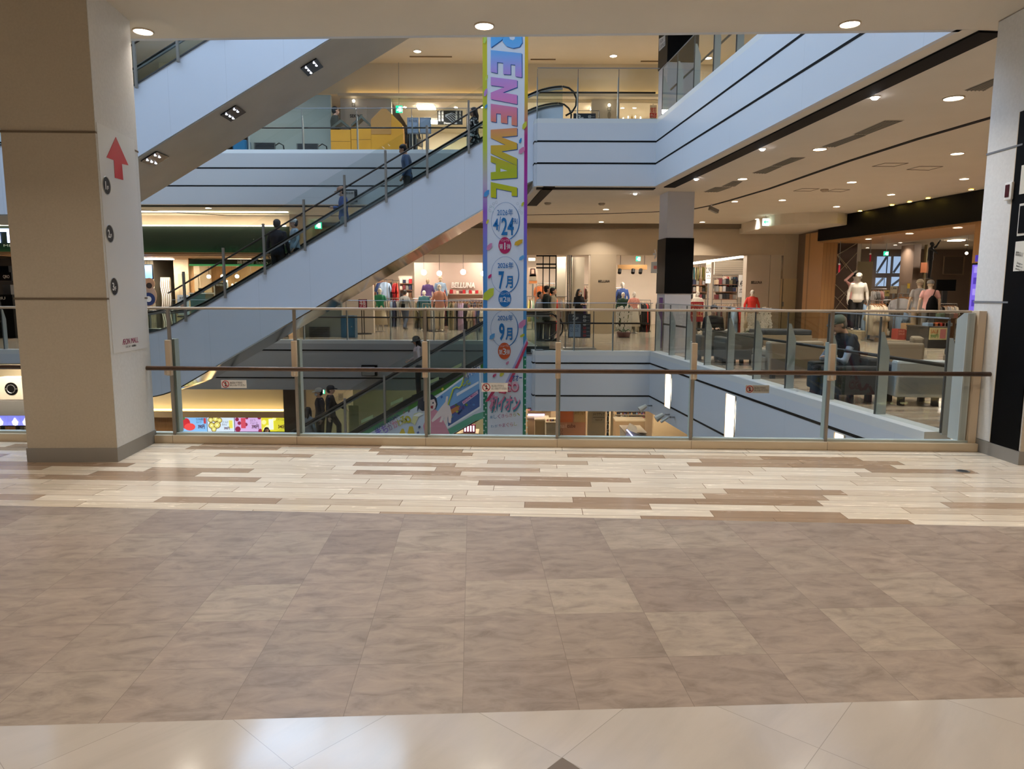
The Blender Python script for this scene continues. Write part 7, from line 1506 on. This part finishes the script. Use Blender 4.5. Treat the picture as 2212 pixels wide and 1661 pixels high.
def person(lab, loc, rz, h=1.65, pose='stand', top=None, bottom=None, hair=None, hairlen=0, hat=None, hatm=None, skin=sk, fem=False, kind='person', cat_='person', lean=0, headpitch=0, skirt=None, long_top=0, mask=False, bag=None, shoes=True, sit=False, coat=None, arms=True, face=True, name=None, over=None, group=None, sleeves=1, stand=False, grip=True):
    t = thing(name or kind, lab, cat_, (0, 0, 0), 0, group)
    P = dict(aL=((.25, .02, 1.15), (.27, -.04, .9)), aR=((-.25, .02, 1.15), (-.27, -.04, .9)), kL=(.1, -.015, .5), kR=(-.1, -.015, .5), fL=(.1, .0, .08), fR=(-.1, 0, .08), hipL=(.09, 0, .9), hipR=(-.09, 0, .9))
    P.update(POSE[pose] if isinstance(pose, str) else pose)
    ly = lambda z: -lean * max(0, z - .95)
    if sit: P.update(kL=(.13, -.46, .93), kR=(-.13, -.46, .93), fL=(.13, -.48, .52), fR=(-.13, -.48, .52))
    shL, shR = V((.175, ly(1.4), 1.39)), V((-.175, ly(1.4), 1.39))
    A = {'L': [V(q) for q in P['aL']], 'R': [V(q) for q in P['aR']]}
    if fem: shL.x -= .02; shR.x += .02
    hc = V((0, ly(1.6) - .03 - headpitch * .06, 1.585 - headpitch * .02))
    b = MB(); torso(b, -.012, lean, fem=fem)
    b.tube([V((0, ly(1.4), 1.4)), V((0, ly(1.5) - .015, 1.5)), hc + V((0, .01, -.05))], [.062, .052, .052], 10)
    Mh = Matrix.Rotation(headpitch * .6, 4, 'X')
    hp = lambda x, y, z: hc + Mh.to_3x3() @ V((x, y, z))
    b.sph(hp(0, .012, .03), (.076, .094, .09), 14, 10, Mh); b.sph(hp(0, -.02, -.035), (.056, .068, .072), 12, 8, Mh)
    b.sph(hp(0, -.092, -.012), (.012, .02, .022), 8, 6, Mh)
    for s_ in (-1, 1): b.sph(hp(s_ * .077, .01, -.005), (.01, .02, .03), 8, 6, Mh)
    if arms:
        for k, sh in (('L', shL), ('R', shR)):
            e, w_ = A[k]; limb(b, [sh, e, w_], [.046, .036, .026]); s_ = 1 if k == 'L' else -1
            d = (w_ - e).normalized(); side = V((s_, 0, 0)); side = (side - d * side.dot(d)).normalized(); up = d.cross(side)
            pc = w_ + d * .05; b.tube([w_, w_ + d * .03, w_ + d * .085], [(.03, .02), (.042, .017), (.038, .014)], 8)
            fwd = V((0, -1, 0)); acr = (fwd - d * fwd.dot(d)).normalized() if abs(d.y) < .9 else V((s_, 0, 0)); acr = acr if abs(d.y) < .9 else side
            nrm = d.cross(acr).normalized() * (1 if (d.cross(acr)).x * s_ < 0 else -1)
            for i, ln in enumerate((.066, .075, .07, .055)):
                o_ = w_ + d * .08 + acr * (.027 - i * .018); c1 = o_ + d * ln * .55 + nrm * .012; c2 = c1 + d * ln * .3 + nrm * .025
                b.tube([o_, c1, c2], [.009, .0085, .007], 6)
            o_ = w_ + d * .03 + acr * .035; b.tube([o_, o_ + acr * .025 + d * .03, o_ + acr * .025 + d * .06 + nrm * .01], [.011, .01, .008], 6)
    for k in 'LR':
        hp_ = V(P['hip' + k]); kn = V(P['k' + k]); ft = V(P['f' + k]); limb(b, [hp_, (hp_ + kn) / 2, kn, kn.lerp(ft, .35), ft], [.082, .075, .055, .052, .036])
        b.tube([ft + V((0, .05, -.035)), ft + V((0, -.06, -.045)), ft + V((0, -.17, -.055))], [(.035, .03), (.04, .025), (.03, .015)], 8)
    body = b.build('body', skin, t, smooth=True, remesh=.0085)
    if face:
        fm = MB()
        for s_ in (-1, 1): fm.sph(hp(s_ * .03, -.078, .005), (.012, .006, .006), 8, 5, Mh)
        fm.build('eyes', mat('eye_dark', (26, 22, 22), .4), t); MB().sph(hp(0, -.086, -.05), (.02, .006, .005), 8, 5, Mh).build('mouth', mat('lip', (150, 80, 74), .5), t)
    if mask: MB().sph(hp(0, -.055, -.035), (.055, .055, .045), 12, 8, Mh).build('face_mask', paper, t, smooth=True)
    if hair:
        hm = MB(); hm.sph(hp(0, .03, .052), (.088, .1, .086), 16, 10, Mh); hm.sph(hp(0, .05, 0), (.084, .074, .085), 14, 8, Mh)
        if hairlen: 
            for x in (-.05, 0, .05): hm.tube([hp(x, .07, .03), hc + V((x * 1.3, .1, -.1)), hc + V((x * 1.3, .1, -.1 - hairlen))], [(.045, .04), (.05, .035), (.03, .015)], 8)
            for s_ in (-1, 1): hm.tube([hp(s_ * .075, .0, .04), hc + V((s_ * .09, .01, -.08)), hc + V((s_ * .095, .0, -.08 - hairlen * .7))], [(.025, .035), (.022, .035), (.01, .015)], 8)
        hm.build('hair', hair, t, smooth=True, remesh=.012)
    if hat:
        hm_ = MB(); 
        hm_.rings([[hp((r) * math.cos(a * PI / 9), .01 + (r + .012) * math.sin(a * PI / 9), z) for a in range(18)] for r, z in ((.09, .03), (.094, .06), (.085, .105), (.055, .135), (.015, .147))])
        if hat == 'cap': hm_.ext([hp(-.07, -.07, .045), hp(-.05, -.15, .03), hp(0, -.175, .025), hp(.05, -.15, .03), hp(.07, -.07, .045)], (0, 0, .012))
        elif hat == 'capback': hm_.ext([hp(-.07, .08, .045), hp(-.05, .16, .03), hp(0, .18, .025), hp(.05, .16, .03), hp(.07, .08, .045)], (0, 0, .012))
        else: hm_.rings([[hp(r * math.cos(a * PI / 9), .01 + r * math.sin(a * PI / 9), z) for a in range(18)] for r, z in ((.09, .045), (.155, .005), (.16, .0), (.088, .03))], closed=True)
        hm_.build('hat', hatm, t, smooth=True)
    if top is not None:
        c = MB(); torso(c, .014, lean, .84 - 0 if not sit else .86, 1.44, fem)
        if long_top: c.rings([[V(((.17 + g) * math.cos(a * PI / 8), (.13 + g) * math.sin(a * PI / 8), z)) for a in range(16)] for z, g in ((.95, 0), (.85 - long_top * .5, .02), (.85 - long_top, .045))])
        if arms:
            for k, sh in (('L', shL), ('R', shR)):
                e, w_ = A[k]; 
                if sleeves >= 1: limb(c, [sh + V((0, 0, -.012)), e, e.lerp(w_, .92)], [.058, .048, .04])
                else: limb(c, [sh + V((0, 0, -.012)), sh.lerp(e, .6)], [.06, .06])
        c.build('top', top, t, smooth=True, remesh=.014)
    if coat is not None:
        c = MB(); torso(c, .03, lean, .84, 1.44, fem); [limb(c, [sh, sh.lerp(A[k][0], .3)], [.07, .062]) for k, sh in (('L', shL), ('R', shR))]; c.build('vest', coat, t, smooth=True, remesh=.014)
    if bottom is not None:
        c = MB(); c.rings([[V(((rx) * math.cos(a * PI / 8), (ry_) * math.sin(a * PI / 8), z)) for a in range(16)] for z, rx, ry_ in ((.84, .165, .12), (.95, .178, .135), (1.03, .165, .12))])
        for k in 'LR':
            hp_ = V(P['hip' + k]); kn = V(P['k' + k]); ft = V(P['f' + k]); limb(c, [hp_, kn, ft + V((0, 0, .03)) if not sit else ft], [.1, .078, .068])
        c.build('trousers', bottom, t, smooth=True, remesh=.014)
    if skirt is not None:
        R = []
        for z, r in ((1.03, .15), (.93, .185), (.6, .23), (.28, .28)): R.append([V((r * (1 + .05 * math.cos(a * 5)) * math.cos(a * PI / 12), r * .85 * (1 + .05 * math.cos(a * 5)) * math.sin(a * PI / 12), z)) for a in range(24)])
        MB().rings(R).build('skirt', skirt, t, smooth=True)
    if shoes and kind != 'mannequin':
        for k in 'LR': ft = V(P['f' + k]); MB().tube([ft + V((0, .06, -.04)), ft + V((0, -.06, -.042)), ft + V((0, -.19, -.055))], [(.045, .038), (.048, .034), (.034, .02)], 8).build('shoe', mat('shoe_dark', (36, 34, 34), .5), t, smooth=True)
    if bag:
        bm_, bp_ = bag; g = MB(); g.box(bp_[0] - .05, bp_[0] + .05, bp_[1] - .14, bp_[1] + .14, bp_[2] - .12, bp_[2] + .12); o = g.build('handbag', bm_, None, bevel=.03)
        setp(o, t); tag(o, 'bag', 'bag') if 0 else None
        MB().tube([(bp_[0], bp_[1] - .1, bp_[2] + .12), (bp_[0] * .8, bp_[1], bp_[2] + .35), (bp_[0], bp_[1] + .1, bp_[2] + .12)], .01, 6).build('strap', bm_, o)
    if stand: MB().lathe([(.2, 0), (.2, .012), (.012, .02), (.012, .9)], (0, .1, 0), 16).build('stand', steel, t)
    s = h / 1.72; t.scale = (s, s, s); t.location = loc; t.rotation_euler = (0, 0, rz); return t
def cl_(n): return gm(n)
R_ = math.radians
def onesc(px, Y, sf): X = at(px, 400, Y).x; return X
def esc_person(px, yh, h, sf, Y=17.9, **k):
    X = at(px, yh, Y).x; return (X, Y, sf(X + .0))
navy_j = mat('jacket_navy', (26, 30, 44), .7); dk = mat('trousers_dark', (30, 30, 34), .75)
jean = mat('jeans_blue', (70, 84, 110), .8)
pat = noisy('black_white_print', (20, 20, 22), (214, 212, 206), .8, 16); pr = pat.node_tree.nodes['Color Ramp'].color_ramp; pr.interpolation = 'CONSTANT'; pr.elements[1].position = .56
person('person in black and white patterned clothes near the top of the middle escalator', esc_person(1024, 243, 1.62, s2), R_(-78), 1.6, 'rail', pat, skirt=pat, hair=hairbr, hairlen=.22, fem=True, name='person')
person('person in blue grey sweater looking down, holding the rail of the middle escalator', esc_person(879, 322, 1.7, s2), R_(-84), 1.68, 'rail', mat('sweater_bluegrey', (92, 112, 146), .85), mat('trousers_grey', (74, 70, 70), .8), hair=hairb, headpitch=.7, lean=.05)
person('person in tan cap and blue top halfway down the middle escalator', esc_person(741, 412, 1.6, s2), R_(-75), 1.58, 'phone', mat('top_blue', (74, 96, 160), .85), mat('trousers_pale', (150, 160, 164), .8), hair=hairbr, hat='cap', hatm=mat('cap_tan', (190, 140, 110), .8), mask=True, headpitch=.4)
person('person in dark jacket with short hair seen from behind, lower on the middle escalator', esc_person(598, 478, 1.74, s2), R_(170), 1.75, 'stand', navy_j, dk, hair=mat('hair_short', (60, 44, 36), .6))
person('person in white cap and pale blue shirt beside the dark jacket on the escalator', esc_person(636, 476, 1.56, s2, Y=18.1), R_(-60), 1.56, 'rail', mat('shirt_paleblue', (170, 190, 204), .85), dk, hair=hairb, hat='cap', hatm=mat('cap_white', (222, 222, 216), .8), fem=True)
person('person in bucket hat and pale pink top holding the lowest escalator rail', esc_person(903, 728, 1.56, s3), R_(-82), 1.56, 'rail', mat('top_palepink', (196, 172, 166), .85), dk, hair=hairb, hairlen=.16, hat='brim', hatm=mat('hat_grey', (84, 84, 80), .85), fem=True, headpitch=.4)
x = at(713, 855, 17.9).x
person('person in black cap and black clothes stepping up at the foot of the lowest escalator', (x, 17.9, s3(x) - .0), R_(95), 1.6, dict(aL=((.26, -.1, 1.14), (.24, -.34, 1.05)), aR=((-.25, .04, 1.13), (-.27, .0, .88)), kL=(.1, -.2, .6), fL=(.1, -.2, .24), kR=(-.1, .04, .5), fR=(-.1, .12, .08)), mat('jacket_black', (28, 28, 32), .75), dk, hair=hairb, hat='cap', hatm=navy_j)
x = at(689, 848, 18.3).x
person('person in white cap and face mask at the foot of the lowest escalator', (x, 18.35, s3(x) + .02), R_(-60), 1.68, 'stand', mat('jacket_navy2', (30, 34, 48), .75), dk, hair=hairb, hat='cap', hatm=mat('cap_white', (222, 222, 216), .8), mask=True)
x = at(666, 880, 17.8).x
person('person in grey top with dark hair at the bottom of the lowest escalator', (x, 17.75, s3(x) - .18), R_(150), 1.56, 'stand', mat('top_grey', (120, 122, 124), .85), dk, hair=hairb, hairlen=.1, fem=True)
x = at(621, 908, 20.5)
person('person with dark hair by the pineapple screen', (x.x, 20.5, x.z - 1.6), R_(25), 1.6, 'stand', cl_('beige'), dk, hair=hairb, hairlen=.15, fem=True) if x.z - 1.6 > F1 + 99 else person('person with dark hair low in front of the dark ground floor pier', (at(621, 908, 25.4).x, 23.2, F1 + .62), R_(25), 1.62, 'stand', cl_('beige'), dk, hair=hairb, hairlen=.15, fem=True)
x = at(890, 270, 22.9)
person('person in black carrying a grey shoulder bag behind the third floor notice stands', (x.x, 22.9, F3), R_(160), 1.6, 'stand', cl_('black'), dk, hair=hairb, fem=True, bag=(mat('bag_grey', (120, 108, 92), .6), (-.32, .05, .86)))
x = at(723, 232, 22.4)
person('person in dark clothes standing at the corner of the third floor partition', (x.x, 22.4, F3), R_(120), 1.8, 'stand', mat('top_olive', (60, 60, 50), .8), dk, hair=hairb)
x = fl(872, 706, 0)
person('person in grey tunic with crossbody bag and jeans browsing in the fashion shop', (at(874, 660, 27.5).x, 27.6, 0), R_(165), 1.56, 'walk', mat('top_greyblue', (150, 154, 154), .85), jean, hair=hairb, fem=True, bag=(black, (-.0, .2, 1.0)))
for x, y, hh, rz, tm, lab in ((1166, 636, 1.5, 60, cl_('light grey'), 'person in pale top with short dark hair, first of the group right of the banner'), (1181, 626, 1.68, 100, mat('coat_darkgreen', (50, 58, 54), .8), 'taller person in dark green coat, middle of the group right of the banner'), (1194, 630, 1.62, 80, mat('coat_beige', (170, 156, 132), .8), 'person in beige coat, last of the group right of the banner')):
    person(lab, (at(x, y, 21.6).x, 21.6, 0), R_(rz), hh, 'stand', tm, dk, hair=hairb, long_top=.2)
person('person with long hair and white face mask between the lettered pillar and the shopper group', (at(1252, 627, 24).x, 24.2, 0), R_(30), 1.6, 'phone', cl_('black'), dk, hair=hairb, hairlen=.2, fem=True, mask=True)
# seated people
q = fl(1850, 872, 0)
person('person in grey green cap and black vest sitting with a hand on the cheek', (q.x + .1, q.y + .42, -.49), R_(-80), 1.66, dict(aR=((-.24, -.3, 1.08), (-.1, -.22, 1.4)), aL=((.24, -.28, 1.08), (.1, -.4, 1.12))), mat('shirt_greyblue', (150, 160, 176), .85), dk, hair=mat('hair_grey', (120, 110, 100), .7), hat='cap', hatm=mat('cap_greygreen', (96, 104, 92), .8), sit=True, lean=.28, headpitch=.5, coat=mat('vest_black', (34, 34, 40), .8))
q = fl(1549, 782, 0)
person('person with curly dark hair in dark clothes sitting and looking at a phone', (q.x + .02, q.y + .5, -.38), R_(-10), 1.6, 'phone', cl_('black'), dk, hair=hairb, sit=True, headpitch=.6, lean=.1)
ph = MB().box(-.035, .035, -.006, .006, -.07, .07).build('mobile_phone', black); tag(ph, 'dark phone held by the seated person with curly hair', 'phone'); ph.location = (q.x - .04, q.y + .22, .71); ph.rotation_euler = (.5, 0, -.17)
# mannequins
MG = None
def mq(lab, px, ytop, Y, hh, z=0, rz=0, **k):
    return person(lab, (at(px, ytop, Y).x, Y, z), R_(rz), hh, k.pop('pose', 'stand'), kind='mannequin', name='mannequin', cat_='mannequin', face=False, stand=True, **k)
mq('headless style mannequin in a green blouse and long white skirt at the left shop corner', 820, 622, 26.4, 1.62, 0, 10, skin=manq, top=cl_('green'), skirt=cl_('cream'), fem=True, sleeves=.5)
mq('white mannequin in a purple cardigan behind the globe pendants, left one', 924, 606, 29.8, 1.7, .35, 0, skin=manqb, top=cl_('purple'), bottom=cl_('white'))
mq('beige mannequin in a pale blue cardigan behind the globe pendants, right one', 951, 600, 30, 1.75, .4, 20, skin=manqb, top=cl_('pale blue'), bottom=cl_('navy'))
mq('white mannequin in a pink jacket and cream trousers in the middle of the fashion shop', 949, 612, 26.5, 1.75, .02, 0, skin=manq, top=mat('jacket_pink', (214, 156, 136), .8), bottom=cl_('cream'), fem=True)
mq('mannequin in a blue cardigan behind the suspended bronze track', 1345, 611, 28.5, 1.7, .2, 0, skin=manq, top=cl_('blue'), bottom=cl_('white'))
mq('mannequin in a dark green knit vest left of the pink mannequin', 1346, 633, 26.3, 1.5, .0, 0, skin=manq, top=cl_('dark green'), bottom=cl_('black'))
mq('mannequin in a pink patterned blouse and white skirt left of the square column', 1370, 632, 26.0, 1.52, .0, 0, skin=manq, top=noisy('pink_print', (206, 130, 120), (230, 176, 160), .8, 20), skirt=cl_('white'), fem=True, sleeves=.5)
mq('mannequin in a white top with a dark necklace beside the red sale poster', 1507, 634, 26.4, 1.55, 0, 0, skin=manq, top=cl_('white'), bottom=cl_('black'), fem=True)
mq('mannequin in a bright coral dress in front of the right lettered pillar', 1625, 636, 24.9, 1.6, 0, -10, skin=manq, top=mat('coral_bright', (236, 66, 58), .75), skirt=cl_('beige'), fem=True, long_top=.12)
mq('mannequin in a salmon shirt seen through the railing corner', 1465, 668, 21.5, 1.42, 0, 0, skin=manqb, top=mat('shirt_salmon', (206, 150, 128), .8), bottom=cl_('grey'), sleeves=.5)
mq('mannequin in a dark teal top behind the beige coat rack', 916, 632, 27.6, 1.55, 0, 0, skin=manq, top=cl_('teal'), bottom=cl_('khaki'))
for x, lab, s_ in ((1856, 'white mannequin in white shirt, black trousers and white cap in the right shop', 0),):
    a = at(x, 700, 22.4); t = MB().lathe([(.32, 0), (.34, .3), (.3, .32), (0.001, .32)], (a.x, 22.4, 0), 18).build('round_plinth', mat('plinth_cream', (186, 172, 140), .6)); tag(t, 'cream round plinth under the white capped mannequin', 'plinth')
    mq(lab, x, 592, 22.4, 1.78, .32, -25, skin=manq, top=cl_('white'), bottom=cl_('black'), hat='cap', hatm=cl_('white'))
a = at(1846, 700, 23.2); t = MB().lathe([(.3, 0), (.32, .3), (.28, .32), (0.001, .32)], (a.x, 23.2, 0), 18).build('round_plinth', MATS['plinth_cream']); tag(t, 'cream round plinth behind the white mannequin', 'plinth')
mq('mannequin in pink top and black sportswear with raised arm, behind the white one', 1848, 590, 23.2, 1.8, .32, 10, skin=manq, top=cl_('pink'), bottom=cl_('black'), hat='cap', hatm=cl_('black'), pose=dict(aR=((-.36, -.05, 1.5), (-.14, -.1, 1.72)), aL=((.25, .02, 1.15), (.27, -.04, .9))))
mq('mannequin from behind in grey t-shirt and cream cap in the right shop', 1989, 600, 21.6, 1.8, .1, 172, skin=manqb, top=cl_('light grey'), bottom=cl_('beige'), hat='cap', hatm=cl_('cream'), sleeves=.5)
o = mq('mannequin from behind in pink t-shirt, dark cap and black rucksack', 2012, 598, 20.6, 1.74, .12, 165, skin=manqb, top=cl_('pink'), bottom=cl_('grey'), hat='cap', hatm=cl_('grey'), sleeves=.5)
MB().lathe([(.1, .8), (.16, .84), (.15, 1.02), (.1, 1.2), (.03, 1.28)], (-.02, .2, 0), 14, 1, .55).tube([(-.04, .16, 1.26), (-.1, .1, 1.42), (-.12, -.05, 1.43)], .012, 5).build('rucksack', black, o, smooth=True)
o = [c for c in o.children if c.name.startswith('rucksack')][0]; o.matrix_parent_inverse = Matrix()
mq('dark climbing mannequin fixed high on the brown pier in the right shop', 2012, 530, 25.5, 1.3, 2.0, 60, skin=charcoal, top=cl_('black'), bottom=cl_('black'), pose=dict(aR=((-.4, -.1, 1.3), (-.6, -.2, 1.2)), aL=((.3, -.2, 1.5), (.2, -.3, 1.7))))
